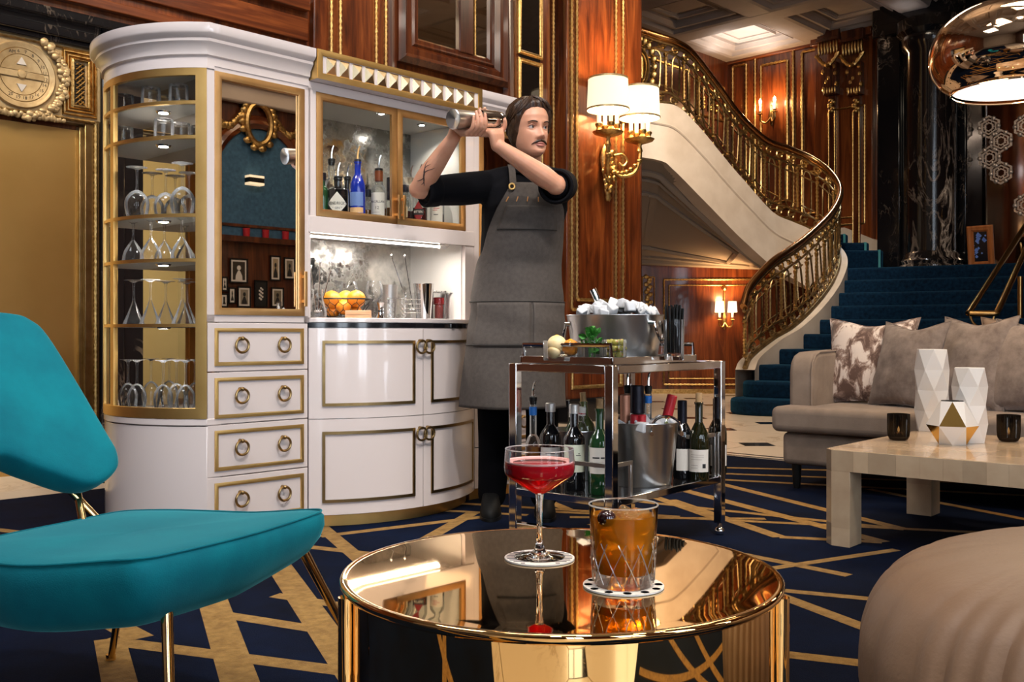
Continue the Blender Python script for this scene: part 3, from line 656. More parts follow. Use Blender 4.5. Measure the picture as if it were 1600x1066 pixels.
# stringer: the pale band carrying the balustrade
TH = .20
rows = []
for i, p in enumerate(Bp):
    n = side(Bp, i)*TH*.5
    low = Ep[i] if i < len(Ep) else None
    zl = low.z if low is not None else max(0.0, p.z-.62)
    if low is not None and i > len(Ep)-12: zl = low.z
    q = low if low is not None else Vector((p.x, p.y, zl))
    rows.append([p+n, p-n, Vector((q.x, q.y, zl))-n, Vector((q.x, q.y, zl))+n])
mb = MB().grid(rows, wrap=True); sb(mb, 'stringer', M['stone'], smooth=30)
mb = MB()
pts = [Bp[i].lerp(Ep[i], .30)-side(Bp, i)*-.105 for i in range(22, len(Ep)-4)]
mb.tube([Bp[i].lerp(Ep[i], .36)+side(Bp, i)*(-TH*.5 if side(Bp, i).y > 0 else TH*.5) for i in range(18, len(Ep)-6)], .018, 6); sb(mb, 'stringer_moulding', M['stone'])
# underside of the upper flight with its nested mouldings
Ys = 13.35
def soff(s, t):
    i = s*(len(Ep)-1); k = min(int(i), len(Ep)-2); a = Ep[k].lerp(Ep[k+1], i-k)
    b = Vector((a.x*(1+.03*0)+(.35 if a.x < 1.6 else .1), Ys, CZ+(HY-414)*Ys/F)); return a.lerp(b, t)
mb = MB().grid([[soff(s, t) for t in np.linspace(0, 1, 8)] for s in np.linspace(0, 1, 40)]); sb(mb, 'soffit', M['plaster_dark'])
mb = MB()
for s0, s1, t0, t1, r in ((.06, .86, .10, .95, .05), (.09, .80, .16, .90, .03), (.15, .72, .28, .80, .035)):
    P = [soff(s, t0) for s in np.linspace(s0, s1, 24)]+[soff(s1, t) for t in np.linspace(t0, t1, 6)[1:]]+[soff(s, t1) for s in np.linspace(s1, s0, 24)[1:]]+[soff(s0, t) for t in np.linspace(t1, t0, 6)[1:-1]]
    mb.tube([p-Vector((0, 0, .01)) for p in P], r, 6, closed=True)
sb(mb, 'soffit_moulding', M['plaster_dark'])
# handrail, lower rail, shoe rail
sb(MB().tube([p+Vector((0, 0, .0)) for p in Rp], .048, 12, flat=.8), 'handrail', M['rail'])
mb = MB()
for f, r in ((.03, .028), (.20, .014), (.80, .014), (.93, .018)): mb.tube([b.lerp(a, f) for a, b in zip(Rp, Bp)], r, 6)
sb(mb, 'rail_bars', M['bronze'])
# even stations along the curve
def stations(step):
    acc = 0; out = []; L = [0]
    for i in range(1, len(Bp)): d = Bp[i]-Bp[i-1]; d.z = 0; L.append(L[-1]+d.length)
    n = int(L[-1]/step)
    for k in range(n+1):
        s = L[-1]*k/n; i = max(j for j in range(len(L)) if L[j] <= s+1e-9); i = min(i, len(Bp)-2); f = (s-L[i])/max(1e-6, L[i+1]-L[i])
        out.append((Bp[i].lerp(Bp[i+1], f), Rp[i].lerp(Rp[i+1], f), (Bp[i+1]-Bp[i]).normalized()))
    return out
ST = stations(.125)
bal_prof = [(.012, 0), (.027, .02), (.027, .05), (.014, .07), (.022, .10)]+[(.022 if k % 2 else .014, .14+.045*k) for k in range(16)]+[(.026, .87), (.012, .90), (.028, .94), (.03, .97), (.012, 1)]
for k, (b, r, t) in enumerate(ST):
    if b.x < .9: continue
    p0, p1 = b.lerp(r, .20), b.lerp(r, .80)
    if k % 2 == 0:
        h = p1.z-p0.z
        mb = MB().lathe([(a, z*h) for a, z in bal_prof], 7, Matrix.Translation(p0)); mb.M = Matrix()
        sb(mb, 'baluster', M['gilt'])
    elif k+1 < len(ST):
        # slim paired bars joined by an arch above and a bowl below
        b2, r2, _ = ST[k+1]; bp, rp, _ = ST[k-1]
        def at(s, h):
            A, B_ = (b.lerp(bp, -s), r.lerp(rp, -s)) if s < 0 else (b.lerp(b2, s), r.lerp(r2, s))
            A, B_ = (b.lerp(bp, abs(s)), r.lerp(rp, abs(s))) if s < 0 else (A, B_)
            return A.lerp(B_, h)
        w = .42; P = [at(-w*math.cos(a), .68+.11*math.sin(a)) for a in np.linspace(0, PI, 7)]
        Q = [at(w*math.cos(a), .32-.11*math.sin(a)) for a in np.linspace(0, PI, 7)]
        mb = MB().tube(P+Q, .011, 5, closed=True); mb.tube([at(-.75, .30), at(.75, .30)], .010, 5); mb.tube([at(-.75, .70), at(.75, .70)], .010, 5)
        sb(mb, 'looped_bar', M['bronze'])
SS = stations(.17)
for k in range(len(SS)-1):
    (b, r, t), (b2, r2, t2) = SS[k], SS[k+1]
    if b.x < .9: continue
    for lo, hi, nm in ((.03, .20, 'lower_scroll'), (.80, .94, 'upper_scroll')):
        def at(s, h): return b.lerp(b2, s).lerp(r.lerp(r2, s), lo+(hi-lo)*h)
        P = [at(.5+(.36*(1-a/9.5))*math.cos(a+.6), .5+(.44*(1-a/9.5))*math.sin(a+.6)) for a in np.linspace(0, 8.2, 18)]
        P = [at(-.05, .1)]+P
        sb(MB().tube(P, [.010]+[.013]*17+[.02], 5), nm, M['gilt'] if nm == 'upper_scroll' else M['bronze'])
# scrolled medallion panel at the stair head
mb = MB(); c0 = at_y(996, 105, 11.25)
for rr in (.20, .15): mb.tube([c0+Vector((rr*.62*math.cos(a), 0, rr*1.15*math.sin(a))) for a in np.linspace(0, 2*PI, 24)[:-1]], .016, 6, closed=True)
for k in range(22): a = k*.286; mb.sphere(c0+Vector((.19*math.cos(a), -.01, .32*math.sin(a))), (.04, .03, .05), 7, 5)
for dx in (-.05, .0, .05): mb.tube([c0+Vector((dx, 0, -.14)), c0+Vector((dx, 0, .14))], .01, 5)
sb(mb, 'medallion', M['gilt'])
# treads of the lower flight: each a carpeted step
dirR = Vector((math.cos(math.radians(-30)), math.sin(math.radians(-30)), 0)); dirU = Vector((-dirR.y, dirR.x, 0))
LX = [1128, 1152, 1178, 1208, 1240, 1266, 1294, 1309, 1315, 1315]
for k in range(1, 11):
    Y = 9.6+.25*k; L = Vector(((LX[k-1]-HX)/F*Y, Y, 0)); W = 5.2
    run = .33 if k < 10 else 2.6
    z0 = max(0, .16*(k-1)-.02); z1 = .16*k
    if k <= 2:                                                 # round-ended bottom steps
        rr = .34-.1*(k-1); c = L+dirR*rr+dirU*rr*.95
        poly = [c+Vector((rr*math.cos(a), rr*math.sin(a), 0)) for a in np.linspace(math.radians(150), math.radians(240), 9)]
        poly += [c-dirU*rr+dirR*W, c+dirU*(run+.3)+dirR*W, c+dirU*(run+.3)]
    else:
        poly = [L, L+dirR*W, L+dirR*W+dirU*run, L+dirU*run-dirR*.1]
    o = sb(MB().prism([(p.x, p.y) for p in poly], z0, z1), 'carpeted_step', M['stair_carpet'], bevel=.03)
# first steps of the upper flight turning back to the left
for k, (px1, py, Y) in enumerate(((1381, 391, 13.1), (1359, 379, 13.35), (1326, 366, 13.55))):
    p = at_y(px1, py, Y); q = at_y(1285, py, Y)
    mb = MB().box(q.x, p.x, Y, Y+.9, 1.4, p.z); sb(mb, 'carpeted_step', M['stair_carpet'], bevel=.03)
    mb = MB().box(p.x-.075, p.x-.045, Y-.006, Y+.5, 1.6, p.z+.004); sb(mb, 'step_edging', M['teal_band'])
mb = MB(); poly = [w2(1312, 357, -.06), w2(1322, 356, -.06), w2(1374, 377, -.06), w2(1375, 402, -.06), w2(1312, 402, -.06)]
mb.add([(x, -.12, z) for x, z in poly]+[(x, 0, z) for x, z in poly], [tuple(range(5)), tuple(range(9, 4, -1))]+[(i, (i+1) % 5, 5+(i+1) % 5, 5+i) for i in range(5)])
fpart(mb, 'stone_skirt', M['stone'], smooth=0)
# alcove wall under the stair with gilt panel frames
aw = structure(MB().box(.5, 4.2, Ys, Ys+.12, 0, 1.95), 'wall_alcove', M['wood_v'])
mb = MB(); a0, a1 = at_y(1037, 437, Ys), at_y(1240, 437, Ys)
bead_rect(mb, a0.x, a1.x, .12, a0.z, Ys-.015, .016, .05); bead_rect(mb, at_y(1045, 446, Ys).x, a1.x-.1, .2, at_y(1045, 446, Ys).z, Ys-.015, .011, .04)
c0, c1 = at_y(1003, 433, Ys), at_y(1022, 433, Ys); bead_rect(mb, c0.x, c1.x, .6, c0.z, Ys-.015, .012, .04)
for k in range(26): mb.sphere(((c0.x+c1.x)/2+.03*math.sin(k*2.2), Ys-.02, .72+.034*k), (.035, .02, .03), 7, 5)
mb.box(.6, 4.2, Ys-.04, Ys, 0, .06)
mb.build('gilt_bead', M['gilt'], aw)
# ================================================================ the bar cabinet (local frame FU: x along its front, y back, z up)
ORD = ['leftmost', 'second from left', 'third from left', 'fourth from left', 'fifth from left', 'sixth from left', 'seventh from left', 'eighth from left']
def unit(name, label, x): return thing(name, label, 'cabinet', FU @ Matrix.Translation((x, 0, 0)), 'units of the white bar cabinet')
def cb(mb, name, m, root, **k):
    o = mb.build(name, m, None, None, **k); o.parent = root; o.matrix_parent_inverse = root.matrix_world.inverted(); o.matrix_basis = FU; return o
def sub(mb, name, m, part, **k): return mb.build(name, m, part, **k)
CU, CV, CR = .307, .373, .483
AS, AE = math.atan2(-CV, -CU)+2*PI, math.radians(150)          # the turret's arc, from the front corner to the back
DB = CV+CR*math.sin(AE)                                        # depth where the arc ends
def tarcr(*a): return tarc(*a)[::-1]
def tarc(r, n=28, a0=None, a1=None):
    a0 = AS if a0 is None else a0; a1 = AE if a1 is None else a1
    return [(CU+r*math.cos(a0+(a1-a0)*i/n), CV+r*math.sin(a0+(a1-a0)*i/n)) for i in range(n+1)]
CORNICE = [(-.02, 0), (.004, 0), (.004, .028), (.014, .032), (.016, .05), (.030, .066), (.036, .072), (.036, .082), (.052, .094), (.056, .100), (.056, .128), (-.02, .128)]
XD0, XD1, XC1, XE1 = 0.0, .4476, 1.377, 1.825
# ---- glass turret
tw = unit('glass_display_turret', 'curved glass turret at the left end of the white bar cabinet, holding glasses', -.1)
IN = .06
body = tarc(CR)+[(IN, DB), (IN, .01)]
cb(MB().prism(body, .0125, .455), 'base_panel', M['lacquer'], tw, bevel=.002)
cb(MB().prism(tarc(CR+.004)+[(IN, DB), (IN, 0.0)], .458, .484), 'base_ledge', M['lacquer'], tw, bevel=.003)
def band(z0, z1, r0, r1): return MB().sweep([(x, y, z0) for x, y in tarcr(CR)], [(r0, 0), (r1, 0), (r1, z1-z0), (r0, z1-z0)])
bb = MB(); bb.sweep([(x, y, .484) for x, y in tarcr(CR)], [(-.012, 0), (.006, 0), (.006, .04), (-.012, .04)]); cb(bb, 'lower_brass_band', M['brass'], tw, bevel=.001)
bb = MB(); bb.sweep([(x, y, 1.762) for x, y in tarcr(CR)], [(-.012, 0), (.005, 0), (.005, .027), (-.012, .027)]); cb(bb, 'upper_brass_band', M['brass'], tw)
cb(MB().prism(tarc(CR-.004)+[(IN, DB), (IN, 0.02)], .484, .500), 'turret_floor', M['inner'], tw)
SH = [1.660, 1.531, 1.240, 1.073, .830]
for i, z in enumerate(SH):
    s_ = cb(MB().prism(tarc(CR-.012)+[(IN, DB), (IN, .03)], z-.004, z+.006), 'shelf', M['inner'], tw)
    e = MB(); e.sweep([(x, y, z-.004) for x, y in tarcr(CR)], [(-.012, 0), (.004, 0), (.004, .012), (-.012, .012)]); sub(e, 'brass_edge', M['brass'], s_)
    l = MB(); c_ = (-.05, .24, z-.010); l.lathe([(0, c_[2]), (.026, c_[2]), (.03, c_[2]+.006), (.03, c_[2]+.008)], 18, Matrix.Translation((c_[0], c_[1], 0))); sub(l, 'puck_light', M['chrome'], s_)
    sub(MB().lathe([(0, c_[2]-.001), (.018, c_[2]-.001)], 14, Matrix.Translation((c_[0], c_[1], 0))), 'puck_lens', M['led'], s_)
cb(MB().prism(tarc(CR-.01)+[(IN, DB), (IN, .03)], 1.789, 1.82), 'turret_top', M['inner'], tw)
gl = MB(); rows = [[(x, y, z) for x, y in tarc(CR-.003, 40)] for z in (.524, 1.762)]; gl.grid(rows); cb(gl, 'curved_pane', M['pane'], tw)
da = .040/CR
for a in (AS-.0, AS-(AS-AE)+.12, math.radians(183)):
    w = da if a > 3.6 else .03
    if abs(a-math.radians(183)) < .01: continue
    p = MB(); p.sweep([(x, y, .484) for x, y in tarcr(CR, 6, a, a-w)], [(-.014, 0), (.0065, 0), (.0065, 1.305), (-.014, 1.305)]); cb(p, 'brass_post', M['brass'], tw)
p = MB(); p.sweep([(x, y, .50) for x, y in tarcr(CR, 6, math.radians(178), math.radians(174.5))], [(-.014, 0), (.004, 0), (.004, 1.27), (-.014, 1.27)]); cb(p, 'brass_post', M['brass'], tw)
p = MB(); p.sweep([(x, y, .50) for x, y in tarcr(CR, 6, math.radians(162), math.radians(158))], [(-.014, 0), (.004, 0), (.004, 1.27), (-.014, 1.27)]); cb(p, 'brass_post', M['brass'], tw)
cb(MB().box(IN-.012, IN, .03, DB, .50, 1.79), 'side_mirror', M['side_mirror'], tw, smooth=0)
cr = MB(); cr.sweep([(x, y, 1.790) for x, y in tarcr(CR, 32)]+[(.03, 0, 1.790)], [(a, .012+b*1.11 if 0 < b < .128 else (.154 if b else 0)) for a, b in CORNICE]); cr.prism(tarc(CR-.01)+[(IN, DB), (IN, .0)], 1.93, 1.944); cb(cr, 'cornice', M['lacquer'], tw)

# ---- drawer units
def ring_pull(part, x, z, y=-.0, nrm=None):
    mb = MB(); mb.tube([(x, y, z+.034), (x, y-.020, z+.034)], [.008, .007], 10); mb.sphere((x, y-.020, z+.034), .0085, 10, 6)
    mb.tube([(x+.027*math.sin(a), y-.018, z+.008+.027*math.cos(a)) for a in np.linspace(0, 2*PI, 29)[:-1]], .0050, 8, closed=True)
    return sub(mb, 'ring_pull', M['dark_brass'], part)
def brass_frame(mb, x0, x1, z0, z1, w, y=0.0, d=.006):
    mb.sweep(rect_path(x0, x1, z0, z1, y), [(0, 0), (0, d), (-w*.5, d*1.3), (-w, d), (-w, 0)], closed=True, up=(0, -1, 0))
def drawer_unit(x0, mirror_left, label, handle_right=True):
    u_ = unit('drawer_unit', label, x0); w = XD1; X = lambda t: x0+t
    cb(MB().box(X(.065), X(w), .022, DB, .06, 1.80), 'carcass', M['lacquer'], u_)
    cb(MB().box(X(.0), X(w), .035, .06, .0125, .062), 'brass_plinth', M['brass'], u_)
    zb = [.066, .262, .459, .657, .844]
    for i in range(4):
        d = cb(MB().box(X(.003), X(w-.003), 0, .02, zb[i]+.002, zb[i+1]-.002), 'drawer', M['lacquer'], u_, bevel=.0015)
        f = MB(); brass_frame(f, X(.031), X(w-.024), zb[i]+.023, zb[i+1]-.022, .014); sub(f, 'brass_frame', M['brass'], d)
        for t in (.138, .3256): ring_pull(d, X(t), (zb[i]+zb[i+1])/2-.002)
    zt = 1.802
    st = MB(); st.box(X(0), X(.031), 0, .022, .846, zt+.01); st.box(X(.427), X(w), 0, .022, .846, zt+.01); st.box(X(0), X(w), 0, .022, .846, .872); st.box(X(0), X(w), 0, .022, 1.785, zt+.01)
    cb(st, 'face_frame', M['lacquer'], u_)
    dr_ = cb(MB().box(X(.055), X(.403), .006, .012, .896, 1.760), 'mirror_door', M['mirror'], u_, smooth=0)
    f = MB(); brass_frame(f, X(.031), X(.427), .872, 1.785, .027, .004, .010); sub(f, 'brass_frame', M['copper_brass'], dr_)
    h = MB(); hx = X(.416) if handle_right else X(.042); h.box(hx-.006, hx+.006, -.034, -.026, .91, 1.05); h.box(hx-.004, hx+.004, -.03, 0, .925, .937); h.box(hx-.004, hx+.004, -.03, 0, 1.023, 1.035); sub(h, 'bar_handle', M['copper_brass'], dr_, bevel=.001)
    c = MB(); c.sweep([(X(.03 if x0 < .1 else 0), 0, 1.802), (X(w), 0, 1.802)], [(a, b*1.11 if b < .128 else .142) for a, b in CORNICE]); c.box(X(0), X(w), 0, DB, 1.93, 1.944); cb(c, 'cornice', M['lacquer'], u_)
    return u_
dl = drawer_unit(XD0, True, 'white drawer unit with a mirrored door above, between glass turret and bar niche')
de = drawer_unit(XC1, True, 'white drawer unit mostly hidden behind the bartender', False)

# ---- centre unit with the bulging doors, bar niche and bottle case
cu = unit('bar_niche_unit', 'central white bar unit with bulging doors, lit niche and glazed bottle case', .912)
BR = .721; BC = (.9124, BR-.17); BA = math.asin(.4646/BR)
def barc(r, a0, a1, n=16): return [(BC[0]+r*math.sin(a0+(a1-a0)*i/n), BC[1]-r*math.cos(a0+(a1-a0)*i/n)) for i in range(n+1)]
def bslab(r, a0, a1, z0, z1, th=.02, n=16):
    o_, i_ = barc(r, a0, a1, n), barc(r-th, a0, a1, n); mb = MB(); rows = [[(x, y, z0) for x, y in o_], [(x, y, z1) for x, y in o_], [(x, y, z1) for x, y in i_], [(x, y, z0) for x, y in i_]]
    mb.grid(rows+[rows[0]]); mb.add([rows[k][0] for k in range(4)], [(0, 1, 2, 3)]); mb.add([rows[k][-1] for k in range(4)], [(3, 2, 1, 0)]); return mb
def bframe(a0, a1, z0, z1, w=.012, d=.006):
    mb = MB(); da = w/BR; n = 14
    for A0_, A1_, Z0, Z1 in ((a0, a1, z0, z0+w), (a0, a1, z1-w, z1), (a0, a0+da, z0, z1), (a1-da, a1, z0, z1)):
        s = bslab(BR+d, A0_, A1_, Z0, Z1, .008, n if A1_-A0_ > .1 else 1); mb.add(s.v, s.f)
    return mb
poly = barc(BR-.02, -BA, BA, 24)+[(XC1, DB), (XD1, DB)]
cb(MB().prism(poly, .06, .826), 'carcass', M['lacquer'], cu)
pl = [(x, y) for x, y in barc(BR-.04, -BA, BA, 24)]+[(XC1, .3), (XD1, .3)]
cb(MB().prism(pl, .0125, .06), 'brass_plinth', M['brass'], cu)
da = .0018/BR
for z0, z1 in ((.065, .4535), (.4565, .823)):
    for s in (-1, 1):
        a0, a1 = (-BA+.002, -da) if s < 0 else (da, BA-.002)
        d = cb(bslab(BR, a0, a1, z0, z1), 'curved_door', M['lacquer'], cu)
        f0, f1 = (a0+.075, a1-.060) if s < 0 else (a0+.060, a1-.075)
        sub(bframe(f0, f1, z0+.050, z1-.050), 'brass_frame', M['dark_brass'], d)
        mb = MB(); am = s*.030; px_, py_ = BC[0]+BR*math.sin(am), BC[1]-BR*math.cos(am); zr = z1-.082
        mb.tube([(px_, py_, zr+.03), (px_, py_-.022, zr+.03)], .007, 8)
        mb.tube([(px_+.027*math.sin(t), py_-.018, zr+.005+.027*math.cos(t)) for t in np.linspace(0, 2*PI, 29)[:-1]], .0050, 8, closed=True); sub(mb, 'ring_pull', M['dark_brass'], d)
# worktop
wt = thing('bar_worktop', 'pale worktop with a dark stone edge under the lit bar niche', 'worktop', FU @ Matrix.Translation((.912, 0, .83)))
cb(MB().prism(barc(BR-.012, -BA, BA, 24)+[(XC1, .40), (XD1+.008, .40)], .846, .866), 'top_slab', M['lacquer'], wt, bevel=.003)
cb(MB().prism(barc(BR-.004, -BA, BA, 24)+[(XC1, .40), (XD1+.008, .40)], .8275, .845), 'stone_edge', M['black_marble'], wt)
mb = MB()
for a in (.27, .36): x, y = BC[0]+(BR+.001)*math.sin(a), BC[1]-(BR+.001)*math.cos(a); mb.box(x-.012, x+.012, y-.006, y+.01, .826, .846)
cb(mb, 'pull_tab', M['chrome'], wt)
# niche and bottle case shell
ND = .385
sh = MB(); sh.box(XD1, XD1+.012, 0, ND+.03, .866, 1.80); sh.box(XC1-.058, XC1, 0, ND+.03, .866, 1.80); sh.box(XD1, XC1, 0, ND+.03, 1.235, 1.278); sh.box(XD1, XC1, ND+.01, ND+.03, .866, 1.80); sh.box(XD1, XC1, 0, ND+.03, 1.788, 1.825)
sh.box(XD1, XC1, -.004, .02, 1.213, 1.28); sh.box(XD1, .486, 0, .022, 1.27, 1.80)
cb(sh, 'shell', M['lacquer'], cu, bevel=.0015)
lt = MB(); lt.box(XD1+.012, XC1-.058, .005, ND+.01, 1.229, 1.236); lt.box(XC1-.064, XC1-.057, .022, ND+.01, .866, 1.79); lt.box(XD1+.012, XC1-.058, .03, ND+.01, 1.278, 1.283); lt.box(XD1+.012, XC1-.058, .03, ND+.01, 1.784, 1.79); lt.box(XD1+.012, XD1+.018, .022, ND+.01, .866, 1.79)
cb(lt, 'lining', M['inner'], cu)
cb(MB().box(XD1+.018, XC1-.066, ND, ND+.008, .868, 1.226), 'niche_mirror', M['antique'], cu, smooth=0)
cb(MB().box(XD1+.018, XC1-.066, ND, ND+.008, 1.284, 1.783), 'case_mirror', M['antique'], cu, smooth=0)
bar = MB(); bar.tube([(.478, .05, 1.203), (1.20, .05, 1.203)], .005, 10); b_ = cb(bar, 'light_bar', M['led'], cu)
sub(MB().tube([(1.20, .05, 1.203), (1.235, .05, 1.203), (1.25, .05, 1.212), (1.25, .05, 1.228)], .010, 10), 'light_bar_end', M['inner'], b_)
for x, y in ((.53, .11), (.91, .11), (1.19, .16)):
    s_ = cb(MB().lathe([(.0, 1.781), (.011, 1.781), (.020, 1.7785), (.023, 1.784)], 18, Matrix.Translation((x, y, 0))), 'downlight', M['chrome'], cu)
    sub(MB().lathe([(0, 1.7795), (.012, 1.7795)], 14, Matrix.Translation((x, y, 0))), 'downlight_lens', M['spot'], s_)
for x0, x1, hx in ((.486, .9065, .893), (.9085, 1.319, .922)):
    d = cb(MB().box(x0+.028, x1-.028, .008, .012, 1.310, 1.758), 'glass_door', M['pane'], cu, smooth=0)
    f = MB(); brass_frame(f, x0, x1, 1.282, 1.786, .030, .010, .014); sub(f, 'brass_frame', M['copper_brass'], d)
    h = MB(); h.box(hx-.006, hx+.006, -.040, -.032, 1.30, 1.405); h.box(hx-.004, hx+.004, -.034, 0, 1.315, 1.325); h.box(hx-.004, hx+.004, -.034, 0, 1.382, 1.392); sub(h, 'bar_handle', M['copper_brass'], d, bevel=.001)
# frieze of pyramids
x0, x1 = .452, 1.372
fr = cb(MB().box(x0, x1, -.055, .05, 1.826, 1.944), 'frieze', M['lacquer'], cu, bevel=.001)
f = MB(); brass_frame(f, x0, x1, 1.826, 1.944, .024, -.055, .006); f.box(x0-.001, x0+.001, -.058, .03, 1.826, 1.944); sub(f, 'brass_frame', M['brass'], fr)
pw = (x1-x0-.075)/13; pm = None
for k in range(13):
    cx = x0+.0375+pw*(k+.5); a = pw*.385
    Mx = Matrix.Translation((cx, -.055, 1.885))
    if pm is None:
        pm = sub(MB().add([(-a, 0, -.033), (a, 0, -.033), (a, 0, .033), (-a, 0, .033), (0, -.017, 0)], [(0, 1, 4), (1, 2, 4), (2, 3, 4), (3, 0, 4), (3, 2, 1, 0)]), 'pyramid_stud', M['pearl'], fr, smooth=0); pm.matrix_basis = Mx
    else: inst(pm, Mx)
tp = MB(); tp.box(XD1, XC1, .03, DB, 1.80, 1.944); tp.box(XD1, XC1, ND+.03, DB, .8, 1.82); cb(tp, 'top_board', M['lacquer'], cu)
# ---- light given by the cabinet's own lamps
nb = bpy.data.objects['niche_light_bar']; nb.matrix_world = FU @ Matrix.Translation((.84, .05, 1.19))
for x, y in ((.53, .11), (.91, .11), (1.19, .16)):
    light('case_downlight_beam', 'SPOT', FU @ Vector((x, y, 1.772)), 4.0, NEUT, .012, target=FU @ Vector((x, y+.03, 0)), spot=2.3, blend=.6)
for z in SH[:]:
    light('puck_beam', 'SPOT', FU @ Vector((-.05, .24, z-.016)), 2.4, NEUT, .015, target=FU @ Vector((-.05, .24, 0)), spot=2.6, blend=.6)
# ================================================================ glasses and bottles
def shell(prof, t=.0012):
    """thin-walled vessel: outer profile from the foot up to the rim, and back down inside"""
    return prof+[(max(r-t, .0004), z) for r, z in reversed(prof)]
def glass_thing(name, kind, label, Mx, group, material=None, h=.2, r=.04):
    g = material or M['glassware']; o = thing(name, label, 'glass', Mx, group)
    if kind in ('wine', 'balloon', 'martini', 'coupe'):
        fr = r*.86; st = h*(.46 if kind != 'balloon' else .44)
        MB().lathe([(0, 0), (fr, 0), (fr, .0015), (fr*.5, .004), (.006, .010), (0, .010)], 20).build('foot', g, o)
        MB().lathe([(.006, .010), (.0036, .025), (.0034, st-.015), (.006, st)], 10).build('stem', g, o)
        if kind == 'martini': b = [(.004, st), (r*.5, st+(h-st)*.48), (r, h)]
        elif kind == 'coupe': b = [(.005, st), (r*.55, st+(h-st)*.30), (r*.88, st+(h-st)*.62), (r, h)]
        else:
            hb = h-st; b = [(.005, st), (r*.5, st+hb*.08), (r*.86, st+hb*.26), (r, st+hb*.45), (r*.97, st+hb*.66), (r*.84, st+hb*.9), (r*.78, h)]
        b = [(p.x, p.y) for p in catmull([(x, y, 0) for x, y in b], 4)]
        MB().lathe(shell(b), 24).build('bowl', g, o)
    else:
        MB().lathe([(0, 0), (r*.9, 0), (r*.95, .003), (r*.96, .010), (0, .012)], 20).build('base', g, o)
        MB().lathe(shell([(r*.95, .006), (r, h)], .0018), 24).build('wall', g, o)
    return o
def ray_v(px, u):
    k = (px-HX)/F; return -((P0.x-k*P0.y)+(U.x-k*U.y)*u)/(V.x-k*V.y)
def turret_spot(px, r, back=False):
    for u in np.arange(-.14, .04, .002):
        v = ray_v(px, u)
        if back: u = .045-r; v = ray_v(px, u); break
        if math.hypot(u-CU, v-CV) < CR-.020-r: break
    return u, v
def flip(u, v, z, h): return FU @ Matrix.Translation((u, v, z+h)) @ Matrix.Rotation(PI, 4, 'X')
proto = {}
def stand(kind, name, label, Mx, group, h, r):
    key = (kind, h, r)
    if key in proto: return dup(proto[key], Mx, label, None, group)
    proto[key] = glass_thing(name, kind, label, Mx, group, h=h, r=r); return proto[key]
rows_ = [(.501, 'wine', .200, .036, [(200, 0), (214, 0), (236, 1), (255, 0), (276, 1), (290, 0)], 'upside-down wine glass', 'on the lowest shelf of the glass turret', 'wine glasses on the lowest turret shelf'),
         (.837, 'martini', .172, .042, [(209, 0), (235, 0), (259, 1), (285, 0)], 'upside-down martini glass', 'on the second shelf up in the glass turret', 'martini glasses on the second turret shelf'),
         (1.080, 'coupe', .160, .042, [(208, 0), (236, 0), (257, 1), (284, 0)], 'upside-down cocktail glass', 'on the third shelf up in the glass turret', 'cocktail glasses on the third turret shelf'),
         (1.247, 'balloon', .200, .046, [(214, 0), (238, 1), (259, 1), (285, 0)], 'upside-down balloon glass', 'on the fourth shelf up in the glass turret', 'balloon glasses on the fourth turret shelf')]
for z, kind, h, r, spots, what, where, grp in rows_:
    for i, (px, bk) in enumerate(spots):
        u, v = turret_spot(px, r, bk); stand(kind, {'wine': 'wine_glass', 'martini': 'martini_glass', 'coupe': 'cocktail_glass', 'balloon': 'balloon_glass'}[kind], f'{what} {where}, {ORD[i]}', flip(u, v, z, h), grp, h, r)
for z, spots, where, h in ((1.538, (194, 219, 256, 283), 'on the second shelf from the top of the turret', .078), (1.667, (195, 221, 236, 259, 279), 'on the top shelf of the turret', .074)):
    for i, px in enumerate(spots):
        r = .037; u, v = turret_spot(px, r, i % 2); stand('tumbler', 'tumbler', f'clear tumbler {where}, {ORD[i]}', flip(u, v, z, h), 'tumblers '+where, h, r)

def clear_bottle_mat(name, c, blend=.3): return thin_glass(name, c, blend)
BG = {'clear': clear_bottle_mat('clear bottle glass', (.93, .95, .94), .35), 'green': mat('green bottle glass', (.012, .06, .018), .05, coat=.8), 'olive': mat('dark olive bottle glass', (.010, .012, .004), .05, coat=.8),
      'black': mat('black bottle glass', (.006, .006, .007), .06, coat=.8), 'blue': mat('cobalt bottle glass', (.006, .03, .42), .05, coat=.8, trans=.25), 'pale': mat('pale green bottle glass', (.16, .19, .06), .06, coat=.8, trans=.3),
      'copper': mat('rose copper foil', (.55, .25, .16), .35, metal=.4)}
LQ = {'amber': mat('amber spirit', (.36, .13, .02), .1, coat=.3), 'red': mat('red spirit', (.10, .006, .006), .1, coat=.3), 'pink': mat('pink spirit', (.5, .10, .08), .15), 'gold': mat('pale gold spirit', (.55, .34, .08), .1)}
M['cork'] = varied('natural cork', (.56, .36, .18), (.46, .28, .13), 60, .8)
M['foil'] = mat('dark foil', (.02, .02, .03), .3, metal=.6); M['redcap'] = mat('red capsule', (.50, .02, .03), .35, coat=.3); M['bluecap'] = mat('blue band', (.02, .18, .60), .4)
M['whitecap'] = mat('pale metal cap', (.75, .72, .68), .3, metal=.6)
